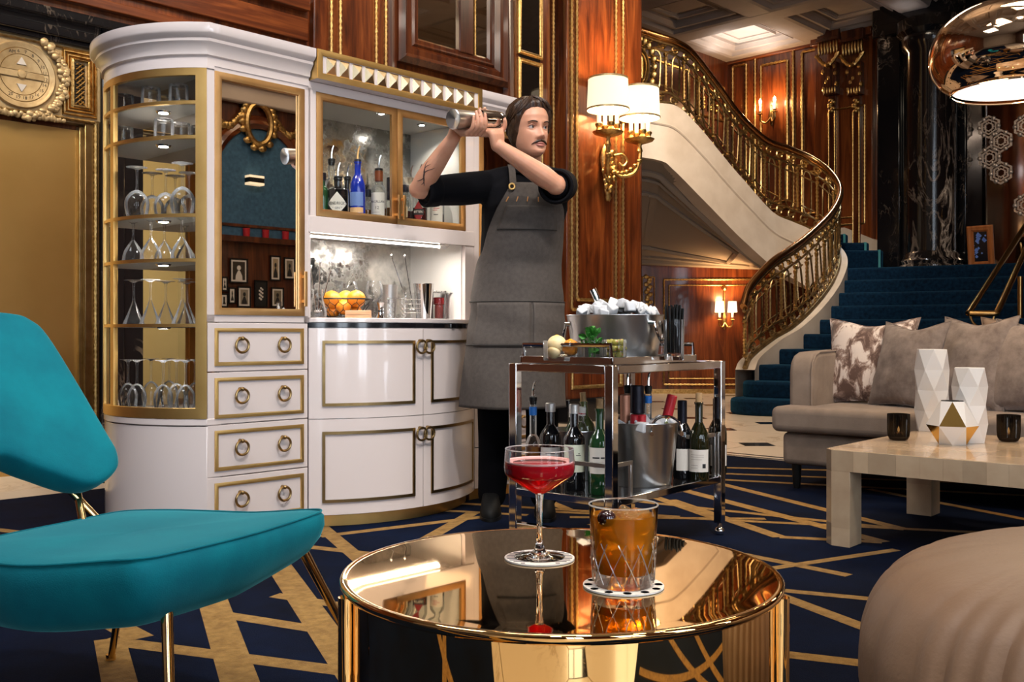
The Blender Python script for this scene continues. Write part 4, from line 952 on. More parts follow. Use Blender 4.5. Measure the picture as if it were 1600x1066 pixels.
def bottle(name, label, Mx, R, H, glass, sh=.60, nk=.014, nz=.74, liquid=None, lvl=.4, top='cap', topmat=None, group=None, sq=False, topcol=None):
    o = thing(name, label, 'bottle', Mx, group)
    P = [(0, .006), (R*.7, .001), (R*.93, 0), (R, .007), (R, H*sh)]
    P += [(p.x, p.y) for p in catmull([(R, H*sh, 0), (R*.93, H*(sh+(nz-sh)*.35), 0), (nk*1.5, H*(sh+(nz-sh)*.8), 0), (nk, H*nz, 0)], 5)[1:]]
    P += [(nk, H*.965), (nk*1.18, H*.968), (nk*1.18, H*.995), (nk*.8, H), (0, H)]
    MB().lathe(P, 24).build('body', glass, o)
    if liquid:
        q = [(0, .004), (R*.93, .004), (R*.95, .009), (R*.95, min(H*sh, H*lvl)), (0, min(H*sh, H*lvl)+.0004)]
        MB().lathe(q, 24).build('liquid', liquid, o)
    if top == 'spout':
        s = MB().lathe([(nk*.9, H-.02), (nk*1.15, H), (nk*1.15, H+.008), (.007, H+.012), (0, H+.012)], 14).build('stopper', topmat or M['black_metal'], o)
        MB().tube([(0, 0, H+.010), (0, 0, H+.03), (.004, 0, H+.055), (.010, 0, H+.068)], [.0055, .0045, .004, .003], 8).build('pour_spout', topcol or M['chrome'], s)
    elif top == 'cork':
        MB().lathe([(0, H-.012), (nk*.85, H-.012), (nk*.9, H), (nk*.85, H+.034), (0, H+.035)], 12).build('cork', M['cork'], o)
    else:
        c = {'cap': .03, 'foil': .10}.get(top, .03)
        MB().lathe([(0, H+.003), (nk*1.05, H+.003), (nk*1.28, H), (nk*1.28, H-c), (nk*1.04, H-c-.001)], 16).build('capsule' if top == 'foil' else 'cap', topmat or M['foil'], o)
    return o
def paper_label(o, R, z0, z1, a=1.0, m=None, yaw=0.0, diamond=False):
    n = 12; rows = []
    for i in range(n+1):
        t = -1+2*i/n; th = t*a+yaw; zz = ((z0+z1)/2+(z1-z0)/2*(1-abs(t)), (z0+z1)/2-(z1-z0)/2*(1-abs(t))) if diamond else (z1, z0)
        for q in (0,): rows.append([(math.sin(th)*(R+.0008), -math.cos(th)*(R+.0008), z) for z in zz])
    return MB().grid(rows).build('label', m or M['paper'], o)
def lab_text(lb, s, size, R, z, m=None, yaw=0.0, squeeze=1.0):
    text_mesh(s, size, m or M['ink'], lb, bend=R+.0014, M=Matrix.Rotation(yaw, 4, 'Z') @ Matrix.Translation((0, 0, z)), thick=.0002, squeeze=squeeze)
def print_lines(lb, R, rows, m=None, yaw=0.0, w=.0016):
    for z, a0, a1 in rows: MB().grid([[(math.sin(t+yaw)*(R+.0012), -math.cos(t+yaw)*(R+.0012), q) for q in (z-w, z+w)] for t in np.linspace(a0, a1, 8)]).build('printed_line', m or M['ink'], lb)
FACE = math.radians(-46+4)                                     # labels turned from the cabinet's front towards the guests
def case(px, v, z=1.284): u, _ = at_v(px, 300, v); return FU @ Matrix.Translation((u, v, z)) @ Matrix.Rotation(math.radians(-52), 4, 'Z')
G_ = 'bottles in the glazed case'
# back row first
bottle('spirit_bottle', 'green bottle at the far left inside the glazed bottle case', case(503, .14), .030, .20, BG['green'], top='cap', group=G_)
bottle('spirit_bottle', 'clear tall bottle with a pour spout behind the black apothecary bottle', case(518, .26), .034, .285, BG['clear'], liquid=LQ['gold'], lvl=.3, top='spout', group=G_)
bottle('spirit_bottle', 'slim dark spout bottle just behind and right of the black apothecary bottle', case(543, .25), .026, .215, BG['black'], top='spout', group=G_)
b = bottle('gin_bottle', 'squat black apothecary bottle with a large pale diamond label', case(528, .10), .047, .180, BG['black'], sh=.70, nk=.016, nz=.80, top='spout', group=G_)
l = paper_label(b, .047, .018, .118, .95, yaw=.20, diamond=True); lab_text(l, 'HENDRICK\'S', .0185, .047, .069, yaw=.20, squeeze=.84); lab_text(l, '* GIN *', .013, .047, .049, yaw=.2)
b = bottle('vodka_bottle', 'cobalt blue bottle with a copper pour spout in the glazed case', case(559, .13), .034, .272, BG['blue'], sh=.55, nk=.014, nz=.80, top='spout', topmat=M['foil'], topcol=M['copper_brass'], group=G_)
l = paper_label(b, .034, .075, .135, 1.0, m=mat('blue print', (.16, .25, .55), .5)); l2 = paper_label(b, .034, .045, .068, 1.0, m=mat('sunset print', (.75, .45, .22), .5)); paper_label(b, .034, .012, .036, 1.0, m=mat('sea print', (.10, .25, .62), .5))
bottle('spirit_bottle', 'small amber bottle squeezed between the blue bottle and the whisky bottle', case(575, .20), .022, .165, BG['clear'], liquid=LQ['amber'], lvl=.45, top='cap', group=G_)
b = bottle('whisky_bottle', 'clear whisky bottle with a brown collar and tall white label numbered 12', case(592, .12), .035, .245, BG['clear'], sh=.62, nk=.016, nz=.74, liquid=LQ['amber'], lvl=.30, top='spout', group=G_)
MB().lathe([(.0165, .195), (.019, .197), (.019, .242), (.0165, .244)], 16).build('collar', mat('brown collar', (.25, .06, .015), .3), b)
l = paper_label(b, .035, .032, .143, 1.0); lab_text(l, 'MACALLAN', .0155, .035, .102, squeeze=.85); lab_text(l, '12', .020, .035, .075); print_lines(l, .035, [(.055, -.6, .3), (.045, -.6, .5)], mat('grey label print', (.35, .28, .27), .6), 0, .0008)
bottle('spirit_bottle', 'dark necked amber bottle beside the centre stile of the glazed case', case(610, .18), .030, .23, BG['clear'], liquid=LQ['amber'], lvl=.4, top='foil', group=G_)
b = bottle('spirit_bottle', 'short clear bottle with an oval badge behind the case door handles', case(633, .15), .030, .20, BG['clear'], liquid=LQ['red'], lvl=.4, top='cap', group=G_); paper_label(b, .03, .05, .10, .6, m=mat('tan badge', (.45, .33, .2), .5))
bottle('spirit_bottle', 'clear spout bottle of dark liqueur left of the diamond label bottle', case(642, .22), .034, .245, BG['clear'], liquid=LQ['red'], lvl=.38, top='spout', group=G_)
b = bottle('bitters_bottle', 'clear bottle with a red and black diamond label under the elbow', case(656, .12), .034, .235, BG['clear'], liquid=LQ['red'], lvl=.42, top='spout', group=G_)
l = paper_label(b, .034, .028, .128, .9, m=mat('dark red label', (.22, .015, .015), .5), diamond=True); MB().grid([[(math.sin(t)*.0352, -math.cos(t)*.0352, z) for z in (.064, .092)] for t in np.linspace(-.75, .75, 10)]).build('label_band', M['ink'], l); lab_text(l, 'BITTERS', .0145, .0345, .078, m=M['paper'], squeeze=.9)
paper_label(b, .034, .004, .024, .9)
b = bottle('spirit_bottle', 'clear bottle with a pale label over a red foot, rightmost in the glazed case', case(683, .12), .034, .225, BG['clear'], liquid=LQ['red'], lvl=.35, top='cap', group=G_)
l = paper_label(b, .034, .030, .125, 1.0); print_lines(l, .034, [(.112, -.5, .1), (.104, -.35, .5), (.096, -.45, .2)], M['red_ink'], 0, .0012); print_lines(l, .034, [(.075, -.3, .3)]); l = paper_label(b, .034, .010, .030, 1.0, m=M['red_ink']); print_lines(l, .034, [(.022, -.4, .4)], M['paper'], 0, .002)

# ---------------------------------------------------------------- on the bar worktop
def top(px, v=.14, z=.8665): u, _ = at_v(px, 490, v); return FU @ Matrix.Translation((u, v, z))
def pxw(a, b, v): return (at_v(b, 490, v)[0]-at_v(a, 490, v)[0])*.5      # half width seen between two pixels, along the shelf
bt = thing('wire_basket', 'black wire fruit basket of oranges on the bar worktop', 'basket', top(538, .12) @ Matrix.Rotation(math.radians(-40), 4, 'Z'))
def bpt(t, s): r = .062+.045*s; return (r*1.15*math.cos(t), r*.85*math.sin(t), .006+.078*s)
mb = MB()
for s, r in ((0, .003), (1, .0035)): mb.tube([bpt(t, s) for t in np.linspace(0, 2*PI, 37)[:-1]], r, 6, closed=True)
sub_ = mb.build('wire_rim', M['black_metal'], bt)
mb = MB(); n = 18; L = [0, .22, .40, .62, .80, 1]
for i in range(n):                                             # hexagonal wire mesh
    a, d = 2*PI*i/n, PI/n
    mb.tube([bpt(a, 0), bpt(a, .22), bpt(a+d, .40), bpt(a+d, .62), bpt(a, .80), bpt(a, 1)], .0016, 4)
    mb.tube([bpt(a, 0), bpt(a, .22), bpt(a-d, .40), bpt(a-d, .62), bpt(a, .80), bpt(a, 1)], .0016, 4)
mb.build('wire_mesh', M['black_metal'], bt)
MB().lathe([(0, .002), (.062, .002), (.062, .005), (0, .005)], 20, sx=1.15, sy=.85).build('basket_floor', M['black_metal'], bt)
M['orange'] = varied('orange peel', (.85, .30, .02), (.78, .24, .015), 8, .42, .3, 220); M['lemon'] = varied('lemon peel', (.85, .55, .05), (.80, .48, .03), 8, .42, .3, 220)
for i, (x, y, z, r, mt, lab) in enumerate(((-.052, -.018, .082, .040, 'orange', 'large orange at the left of the wire basket'), (.052, -.022, .084, .040, 'orange', 'large orange at the right of the wire basket'), (.004, .028, .088, .036, 'lemon', 'yellow lemon at the back of the wire basket'), (.0, -.030, .048, .034, 'orange', 'orange low in the middle of the wire basket'), (-.048, -.0, .030, .028, 'orange', 'orange at the bottom left inside the wire basket'), (.045, .01, .032, .029, 'orange', 'orange at the bottom right inside the wire basket'))):
    o = thing('lemon' if mt == 'lemon' else 'orange', lab, 'fruit', top(538, .12) @ Matrix.Rotation(math.radians(-40), 4, 'Z') @ Matrix.Translation((x, y, z)), 'citrus in the wire basket')
    MB().sphere((0, 0, 0), (r, r, r*.95), 18, 12).build('peel', M[mt], o); MB().lathe([(0, .003), (.004, .002), (.006, 0)], 8, Matrix.Translation((0, 0, r*.94))).build('stem_scar', M['olive_leaf'] if 'olive_leaf' in M else mat('stem scar', (.20, .22, .05), .7), o)
blk = thing('wooden_block', 'small pale wooden block in front of the wire basket', 'block', top(560, .02) @ Matrix.Rotation(math.radians(-40), 4, 'Z'))
MB().box(-.055, .055, -.02, .02, .0, .034).build('block_body', wood('oak block', (.45, .22, .10), (.58, .32, .16), (.66, .40, .22), vert=False, scale=6, coat=.1), blk, bevel=.002)
MB().box(-.05, .05, -.0205, -.0195, .014, .0155).build('saw_groove', M['black_metal'], blk)
def spoon(name, label, p, q, head='drop', grp='bar spoons'):
    p, q = Vector(p), Vector(q); o = thing(name, label, 'bar spoon', Matrix.Translation(p), grp); d = q-p
    n = 26; MB().tube([d*(i/n) for i in range(n+1)], [.0032 if i % 2 else .0022 for i in range(n+1)], 6).build('twisted_shaft', M['chrome'], o)
    MB().sphere(d, (.006, .005, .011) if head == 'drop' else (.009, .003, .014), 10, 8).build('drop_end', M['chrome'], o)
    MB().sphere((0, 0, .004), (.010, .006, .006), 10, 6).build('spoon_bowl', M['chrome'], o); return o
def fw(px, py, v): u, z = at_v(px, py, v); return FU @ Vector((u, v, z))
jar = thing('spoon_jar', 'clear glass jar holding bar spoons at the left end of the niche', 'jar', top(496, .10))
MB().lathe(shell([(.038, .003), (.040, .02), (.030, .06), (.022, .09), (.022, .115), (.025, .12)]), 20).build('jar_wall', M['glassware'], jar); MB().lathe([(0, 0), (.038, 0), (.038, .006), (0, .008)], 20).build('jar_base', M['glassware'], jar)
for px0, px1, y1, nm in ((497, 500, 409, 'second bar spoon from left, standing upright in the glass jar'), (494, 486, 418, 'bar spoon leaning left out of the glass jar, leftmost'), (499, 520, 410, 'third bar spoon from left, leaning right in the glass jar')):
    spoon('bar_spoon', nm, fw(px0, 488, .10), fw(px1, y1, .11))
stand('wine', 'wine_glass', 'stemmed wine glass standing upright behind the wire basket', top(545, .27), 'glasses on the bar worktop', .170, .043)
stand('wine', 'wine_glass', 'stemmed wine glass standing just right of the wire basket', top(585, .22), 'glasses on the bar worktop', .175, .040)
stand('tumbler', 'tumbler', 'clear tumbler behind the wire basket at the left', top(514, .26), 'glasses on the bar worktop', .10, .036)
jg = thing('jigger', 'double-ended steel jigger right of the wooden block', 'jigger', top(594, .08))
MB().lathe(shell([(.020, .0), (.008, .034), (.020, .072)], .0012), 18).build('cups', M['chrome'], jg); MB().lathe([(.0095, .030), (.0105, .034), (.0095, .038)], 16).build('waist_ring', M['black_metal'], jg)
def cut_glass(o, r, h, n=10, gm=None):
    rows = []
    for k in range(7):
        z = .012+(h*.62)*k/6; rows.append([((r+(.002 if (i+k) % 2 else -.0012))*math.cos(2*PI*i/(2*n)), (r+(.002 if (i+k) % 2 else -.0012))*math.sin(2*PI*i/(2*n)), z) for i in range(2*n)])
    MB().grid(rows+[[(x*.97*r/math.hypot(x, y) if 0 else x, y, h) for x, y, _ in rows[-1]]], wrap=True).build('cut_wall', gm or M['glassware'], o, smooth=0); MB().lathe([(0, 0), (r*.95, 0), (r, .012), (0, .013)], 2*n).build('thick_base', gm or M['glassware'], o)
    MB().lathe([(r*.97, h-.002), (r*1.01, h), (r*.97, h+.002)], 24).build('rim', gm or M['glassware'], o)
mg = thing('mixing_glass', 'crystal cut mixing glass in the middle of the worktop', 'glass', top(619, .10)); cut_glass(mg, .040, .095)
mg2 = thing('cut_tumbler', 'short cut crystal tumbler beside the jigger', 'glass', top(604, .19)); cut_glass(mg2, .034, .08)
tin2 = thing('mixing_tin', 'steel mixing tin behind the crystal mixing glass', 'mixing tin', top(608, .29)); MB().lathe(shell([(.030, .002), (.032, .0), (.043, .16), (.044, .165)], .001), 24).build('tin_wall', M['steel'], tin2); MB().lathe([(0, .002), (.031, .002), (.031, .004), (0, .004)], 20).build('tin_base', M['steel'], tin2)
bk = thing('beaker', 'clear measuring beaker left of the tall chrome tin', 'beaker', top(644, .12)); MB().lathe(shell([(.034, .002), (.035, .006), (.035, .12), (.037, .124)]), 22).build('beaker_wall', M['glassware'], bk); MB().lathe([(0, 0), (.034, 0), (.034, .007), (0, .008)], 20).build('beaker_base', M['glassware'], bk)
mb = MB(); [mb.lathe([(.0352, z), (.0358, z+.0008), (.0352, z+.0016)], 22) for z in (.03, .05, .07, .09)]; mb.build('measure_lines', M['paper'], bk)
spoon('bar_spoon', 'left of the two twisted bar spoons standing in the beaker', fw(641, 486, .12), fw(611, 399, .15)); spoon('bar_spoon', 'right of the two twisted bar spoons standing in the beaker', fw(646, 486, .12), fw(632, 400, .13))
tin = thing('shaker_tin', 'tall chrome shaker tin on the bar worktop', 'shaker tin', top(662, .11)); MB().lathe(shell([(.033, .003), (.035, .0), (.047, .162), (.0485, .166)], .001), 28).build('tin_wall', M['chrome'], tin); MB().lathe([(0, .003), (.034, .003), (.034, .005), (0, .005)], 20).build('tin_base', M['chrome'], tin)
dc = thing('glass_canister', 'clear canister with red bottles and a strainer on top at the right of the niche', 'canister', top(686, .13)); MB().lathe(shell([(.036, .002), (.037, .01), (.037, .125)]), 20).build('canister_wall', M['glassware'], dc); MB().lathe([(0, 0), (.036, 0), (.036, .006), (0, .007)], 20).build('canister_base', M['glassware'], dc)
for i, (x, y) in enumerate(((-.015, -.004), (.014, .006))):
    o = bottle('dasher_bottle', ['left red dasher bottle inside the clear canister', 'right red dasher bottle inside the clear canister'][i], top(686, .13) @ Matrix.Translation((x, y, .008)), .012, .095, LQ['pink'], top='cap', topmat=M['red_ink'])
hs = thing('hawthorn_strainer', 'steel spring strainer lying on the clear canister', 'strainer', top(686, .13, .9925) @ Matrix.Rotation(math.radians(-46), 4, 'Z'))
MB().lathe([(0, .001), (.036, .001), (.038, .002), (.036, .003), (0, .003)], 22).build('strainer_plate', M['steel'], hs); MB().tube([(.036*math.cos(t)*(1+.0*t), .036*math.sin(t), .006+.004*math.sin(20*t)) for t in np.linspace(0, 2*PI, 81)[:-1]], .0016, 5, closed=True).build('spring', M['chrome'], hs); MB().box(.036, .115, -.006, .006, .001, .003).build('strainer_handle', M['steel'], hs)
for k in (-1, 1): MB().sphere((-.03, k*.028, .004), (.008, .006, .003), 8, 5).build('strainer_ear', M['steel'], hs)
p, q = fw(734, 470, .03), fw(716, 421, .09)
pl_ = thing('hand_peeler', 'grey metal squeezer leaning at the right edge of the niche beside the apron', 'bar tool', Matrix.Translation(p)); d = q-p
MB().tube([d*.0, d*.25, d*.9, d], [.004, .008, .0085, .006], 10).build('tool_handle', M['steel'], pl_); MB().tube([d*.88, d*1.0+Vector((-.004, 0, .008)), d*1.12+Vector((-.006, 0, .0))], [.009, .010, .006], 8).build('tool_hinge', M['black_metal'], pl_)
# ================================================================ the bartender
ROOT = Vector((.03, 4.32, 0)); person = thing('person', 'bartender in black shirt and grey apron shaking a drink, looking to his left', 'person', Matrix.Translation(ROOT))
PMI = person.matrix_world.inverted()
def pb_(o): o.parent = person; o.matrix_parent_inverse = PMI; return o
def fuse(mb, name, m, voxel, smooth=4, parent=True, mats=None):
    """one continuous skin grown over overlapping closed volumes"""
    t = mb.build(name+'_volumes', None, smooth=0)
    r = t.modifiers.new('r', 'REMESH'); r.mode = 'VOXEL'; r.voxel_size = voxel; r.use_smooth_shade = True
    if smooth: s = t.modifiers.new('s', 'SMOOTH'); s.iterations = smooth; s.factor = .5
    bpy.context.view_layer.update(); dg = bpy.context.evaluated_depsgraph_get()
    me = bpy.data.meshes.new_from_object(t.evaluated_get(dg)); bpy.data.objects.remove(t)
    me.materials.clear()
    for k in (m if isinstance(m, list) else [m]): me.materials.append(k)
    me.polygons.foreach_set('use_smooth', [True]*len(me.polygons))
    o = bpy.data.objects.new(name, me); COL.objects.link(o)
    return pb_(o) if parent else o
def limb(mb, pts, rad, seg=18, n=6, flat=1.0):
    P = catmull(pts, n); R = [p.x for p in catmull([(r, 0, 0) for r in rad], n)]
    mb.tube(P, R, seg, flat=flat)
    mb.sphere(P[0], R[0]*.98, 14, 9); mb.sphere(P[-1], R[-1]*.98, 14, 9)
def rings(mb, L, seg=28, p=2.3):
    """stacked rings (cx, cy, z, half width, half depth, turn)"""
    rows = []
    for cx, cy_, z, a, b, rz in L:
        row = []
        for k in range(seg):
            t = 2*PI*k/seg; c, s = math.cos(t), math.sin(t); x = a*math.copysign(abs(c)**(2/p), c); y = b*math.copysign(abs(s)**(2/p), s)
            row.append((cx+x*math.cos(rz)-y*math.sin(rz), cy_+x*math.sin(rz)+y*math.cos(rz), z))
        rows.append(row)
    mb.grid(rows, wrap=True); n = len(mb.v); m = len(L)
    mb.f.append(tuple(n-m*seg+k for k in range(seg-1, -1, -1))); mb.f.append(tuple(n-seg+k for k in range(seg))); mb.m += [mb.mi]*2
TURN = math.radians(14)
torso = [(.02, 4.32, .90, .155, .105, TURN), (.02, 4.32, .98, .165, .115, TURN), (.025, 4.32, 1.10, .150, .105, TURN), (.04, 4.31, 1.22, .158, .112, TURN), (.055, 4.30, 1.33, .172, .118, TURN), (.062, 4.30, 1.41, .165, .100, TURN), (.066, 4.29, 1.455, .105, .075, TURN), (.068, 4.28, 1.49, .062, .062, TURN)]
SR, SL = Vector((-.098, 4.27, 1.425)), Vector((.218, 4.33, 1.435))
ER, EL = Vector((-.385, 4.09, 1.385)), Vector((.178, 4.04, 1.395))
WR, WL = Vector((-.232, 3.955, 1.572)), Vector((-.058, 3.93, 1.535))
HC = Vector((.072, 4.20, 1.652)); HT = math.radians(31)                 # head centre and turn
HM = Matrix.Translation(HC) @ Matrix.Rotation(HT, 4, 'Z') @ Matrix.Rotation(math.radians(-3), 4, 'Y') @ Matrix.Rotation(math.radians(2), 4, 'X')
# ---- head: rings with a profile, then brow, sockets, nose, lips and chin raised on the front
ZK = [-.121, -.116, -.106, -.094, -.080, -.064, -.045, -.025, 0, .025, .05, .075, .095, .110, .118]
FK = [.052, .072, .087, .0925, .0885, .0875, .0885, .088, .0865, .0925, .0935, .083, .064, .038, .012]
BK = [.000, .000, .004, .012, .026, .046, .062, .078, .092, .101, .101, .090, .070, .042, .012]
WK = [.016, .028, .041, .050, .0575, .0635, .0675, .070, .0725, .0755, .0755, .068, .054, .034, .010]
g = lambda x, s: math.exp(-(x/s)**2)
def head_pt(a, z, off=0.0):
    f, b, w = np.interp(z, ZK, FK), np.interp(z, ZK, BK), np.interp(z, ZK, WK)
    c, s = math.sin(a), math.cos(a)                            # a = 0 looks forward
    x = w*math.copysign(abs(c)**.92, c); y = -(f*s**.95) if s > 0 else b*(-s)**.95
    if s > 0:
        k = s**1.5
        na = .0265*np.interp(z, [-.052, -.044, -.036, -.026, .0, .016, .026], [0, .55, 1, .82, .38, .16, 0]); ns = np.interp(z, [-.05, -.036, -.015, .016], [.0165, .0145, .0085, .007])
        d = na*g(x, ns)
        d += .0075*(g(x-.016, .006)+g(x+.016, .006))*g(z+.041, .007)                     # wings of the nose
        d -= .0125*(g(x-.032, .016)+g(x+.032, .016))*g(z-.001, .0125)                    # eye sockets
        d += .0055*(g(x-.032, .024)+g(x+.032, .024))*g(z-.021, .009)                     # brow
        d += .0055*(g(x-.043, .018)+g(x+.043, .018))*g(z+.030, .018)                     # cheek bones
        d += .0050*g(x, .020)*g(z+.0665, .0048)+.0055*g(x, .018)*g(z+.0775, .0055)-.0040*g(x, .024)*g(z+.0720, .0022)   # lips
        d -= .0040*g(x, .02)*g(z+.0865, .004); d += .0045*g(x, .018)*g(z+.104, .010)      # chin
        y -= d*k
    r = math.hypot(x, y) or 1
    return Vector((x*(1+off/r), y*(1+off/r), z+off*(max(0, z-.06)/.06)))
NA = 110; angs_ = [PI*math.copysign(abs(t)**1.35, t) for t in np.linspace(-1, 1, NA+1)[:-1]]
zs_ = list(np.linspace(-.121, -.09, 12))[:-1]+list(np.linspace(-.09, .04, 58))[:-1]+list(np.linspace(.04, .1175, 24))
hb = MB(HM); hb.grid([[head_pt(a, z) for a in angs_] for z in zs_], wrap=True)
n0 = len(hb.v); hb.f.append(tuple(range(NA-1, -1, -1))); hb.f.append(tuple(n0-NA+k for k in range(NA))); hb.m += [0, 0]
for s in (1, -1):                                              # ears
    hb.sphere((s*.076, .012, -.010), (.009, .020, .032), 12, 9); hb.tube([Vector((s*(.078+.004*math.sin(t)), .014+.018*math.cos(t), -.008+.030*math.sin(t))) for t in np.linspace(-.8, 3.6, 14)], .0045, 7)
body = MB(); body.v = list(hb.v); body.f = list(hb.f); body.m = list(hb.m)
limb(body, [(.068, 4.30, 1.42), (.068, 4.27, 1.50), (.072, 4.235, 1.56), (.074, 4.225, 1.60)], [.075, .060, .055, .056])
rings(body, torso)
limb(body, [(.068, 4.30, 1.46), (-.02, 4.285, 1.445), tuple(SR)], [.050, .055, .052]); limb(body, [(.068, 4.30, 1.46), (.15, 4.32, 1.45), tuple(SL)], [.050, .055, .052])
limb(body, [SR, SR.lerp(ER, .4), SR.lerp(ER, .8), ER], [.054, .052, .046, .041]); limb(body, [SL, SL.lerp(EL, .4), SL.lerp(EL, .8), EL], [.054, .052, .047, .043])
limb(body, [ER, ER.lerp(WR, .25), ER.lerp(WR, .6), WR], [.040, .046, .039, .028], flat=.9); limb(body, [EL, EL.lerp(WL, .25), EL.lerp(WL, .6), WL], [.042, .048, .040, .028], flat=.9)
for s, hx, kx, fx in ((-1, -.062, -.075, -.085), (1, .105, .13, .14)):
    limb(body, [(hx, 4.32, .92), (kx, 4.30, .52), (kx+.004, 4.33, .38), (fx, 4.34, .09)], [.085, .058, .056, .040])
# ---- the shaker and the hands closed round it
SC_, SA = Vector((-.137, 3.905, 1.632)), Vector((-.66, -.70, -.14)).normalized()
def cylframe(wrist):
    d = wrist-SC_; d -= SA*d.dot(SA); e1 = d.normalized(); return e1, SA.cross(e1).normalized()
def hand(mb, wrist, ax0, sgn, palm_ang, R=.040):
    """palm laid against the tin, four fingers wrapped over it, thumb from the side of the palm"""
    e1, e2 = cylframe(wrist); rad = lambda t, r: (e1*math.cos(t)+e2*math.sin(t)*sgn)*r
    def pt(t, ax, r): return SC_+SA*ax+rad(t, r)
    pc = pt(palm_ang, ax0, R+.014); kn = pt(palm_ang+.62, ax0, R+.016); wr = pt(palm_ang-.75, ax0, R+.030)
    wide = SA*.030
    for k in (-1, -.33, .33, 1):                                # palm of four overlapping bones
        limb(mb, [wrist+wide*k*.55, wr+wide*k*.85, pc+wide*k*1.05, kn+wide*k*1.15], [.016, .0165, .0155, .0115], 12, 4)
    for k, (o, L_, r) in enumerate(((-1.2, 1.75, .0085), (-.4, 2.05, .0092), (.4, 1.95, .0090), (1.2, 1.55, .0078))):
        P = [pt(palm_ang+.62+L_*q, ax0+o*.030*(1-.10*q), R+(.013 if q < .45 else .0095)) for q in (0, .33, .62, 1)]
        limb(mb, P, [r*1.15, r*1.08, r, r*.82], 10, 4)
    P = [pt(palm_ang-.45, ax0-.030, R+.018), pt(palm_ang-.75, ax0-.050, R+.014), pt(palm_ang-1.15, ax0-.054, R+.011), pt(palm_ang-1.55, ax0-.050, R+.010)]
    limb(mb, P, [.0145, .0118, .0105, .0085], 10, 4)
hand(body, WR, .035, 1, .55); hand(body, WL, -.055, -1, .50)
skin = fuse(body, 'body', M['skin'], .0034, 3)
# eyes, brows, moustache, lips
def hp(x, z, out=0.0):
    a = math.asin(max(-1, min(1, x/np.interp(z, ZK, WK)))); p = head_pt(a, z); n = Vector((math.sin(a)*.6, -1, 0)).normalized(); return HM @ (p+n*out)
eyew = mat('eye white', (.50, .45, .42), .2, coat=.4); iris = mat('brown iris', (.03, .015, .008), .1, coat=.8)
lookd = (HM.to_3x3() @ Vector((.38, -1, .02))).normalized()
for s in (-1, 1):
    c = HM @ Vector((s*.0315, -.0645, .0005)); mb = MB().sphere(c, .0122, 18, 12); e = pb_(mb.build('eye', eyew))
    mb = MB().sphere(c+lookd*.0066, .0067, 14, 10); q = mb.build('iris', iris); q.parent = e
    lid = MB(); lid.tube([hp(s*.0315+.0155*t, .0065+.0045*(1-t*t)-.0015*abs(t), .0045-.004*abs(t)) for t in np.linspace(-1, 1, 9)], [.0012, .0022, .0026, .0028, .003, .0028, .0026, .0022, .0012], 8)
    lid.tube([hp(s*.0315+.0145*t, -.0055-.003*(1-t*t), .0030-.0035*abs(t)) for t in np.linspace(-1, 1, 9)], .0016, 6)
    pb_(lid.build('eyelid', M['skin']))
    br = MB(); br.tube([hp(s*(.014+.036*t), .019+.006*math.sin(t*2.4)-.004*t*t, .003) for t in np.linspace(0, 1, 9)], [.0028, .0036, .004, .004, .0038, .0034, .0028, .0022, .0012], 7, flat=.7)
    pb_(br.build('eyebrow', M['hair']))
mb = MB()
for s in (-1, 1):
    mb.tube([hp(s*(.001+.034*t), -.0565-.004*t-.011*t*t, .0045-.002*t) for t in np.linspace(0, 1, 9)], [.0050, .0056, .0058, .0056, .0052, .0046, .0038, .0028, .0012], 8, flat=.8)
pb_(mb.build('moustache', M['hair']))
lipm = mat('lip', (.42, .15, .12), .4); mb = MB()
mb.tube([hp(.023*t, -.0668-.0025*t*t, .001-.001*t*t) for t in np.linspace(-1, 1, 11)], [.0008, .002, .0028, .0032, .0034, .0030, .0034, .0032, .0028, .002, .0008], 8)
mb.tube([hp(.021*t, -.0775+.0045*t*t, .0015-.0015*t*t) for t in np.linspace(-1, 1, 11)], [.0008, .0024, .0034, .004, .0044, .0046, .0044, .004, .0034, .0024, .0008], 8)
pb_(mb.build('lips', lipm))
# hair swept back from a high forehead, falling over the ear tops to the collar
def hair_off(a, z):
    f = abs(a); line = np.interp(f, [0, .5, .85, 1.10, 1.30, 1.6, 2.1, PI], [.088, .084, .070, .035, -.012, -.055, -.078, -.085])
    t = (z-line)/.014; k = 1/(1+math.exp(-t*2.2))
    vol = .0150+.006*g(z-.085, .04)+.006*g(f-1.35, .5)*g(z+.01, .06)
    st = .0018*math.sin(a*17+z*60)+.0012*math.sin(a*41-z*90)
    return -.012+k*(vol+.012+st)
NH = 132; ah = [2*PI*k/NH-PI for k in range(NH)]; zh = list(np.linspace(-.105, .1175, 64))
hm = MB(HM); hm.grid([[head_pt(a, z, hair_off(a, z)) for a in ah] for z in zh], wrap=True); nn = len(hm.v)
hm.v.append(tuple(HM @ Vector((0, 0, .142)))); hm.f += [(nn-NH+k, nn-NH+(k+1) % NH, nn) for k in range(NH)]; hm.m += [0]*NH
pb_(hm.build('hair', M['hair'], smooth=60))
mb = MB()                                                      # loose locks along the parting and over the ears
for k in range(34):
    a0_ = -1.5+3.0*k/33; P = []
    for q in np.linspace(0, 1, 9):
        a = a0_*(1-.1*q)+.9*q*(1 if a0_ > -.2 else -1); z = .118-.02*abs(a0_)-.10*q*(.4+.5*abs(a0_)); a = max(-2.4, min(2.4, a))
        P.append(HM @ head_pt(a, z, hair_off(a, z)+.0015+.002*math.sin(k*1.7)))
    mb.tube(P, [.0045*(1-.75*q) for q in np.linspace(0, 1, 9)], 6)
pb_(mb.build('hair_locks', M['hair'], kind='stuff'))
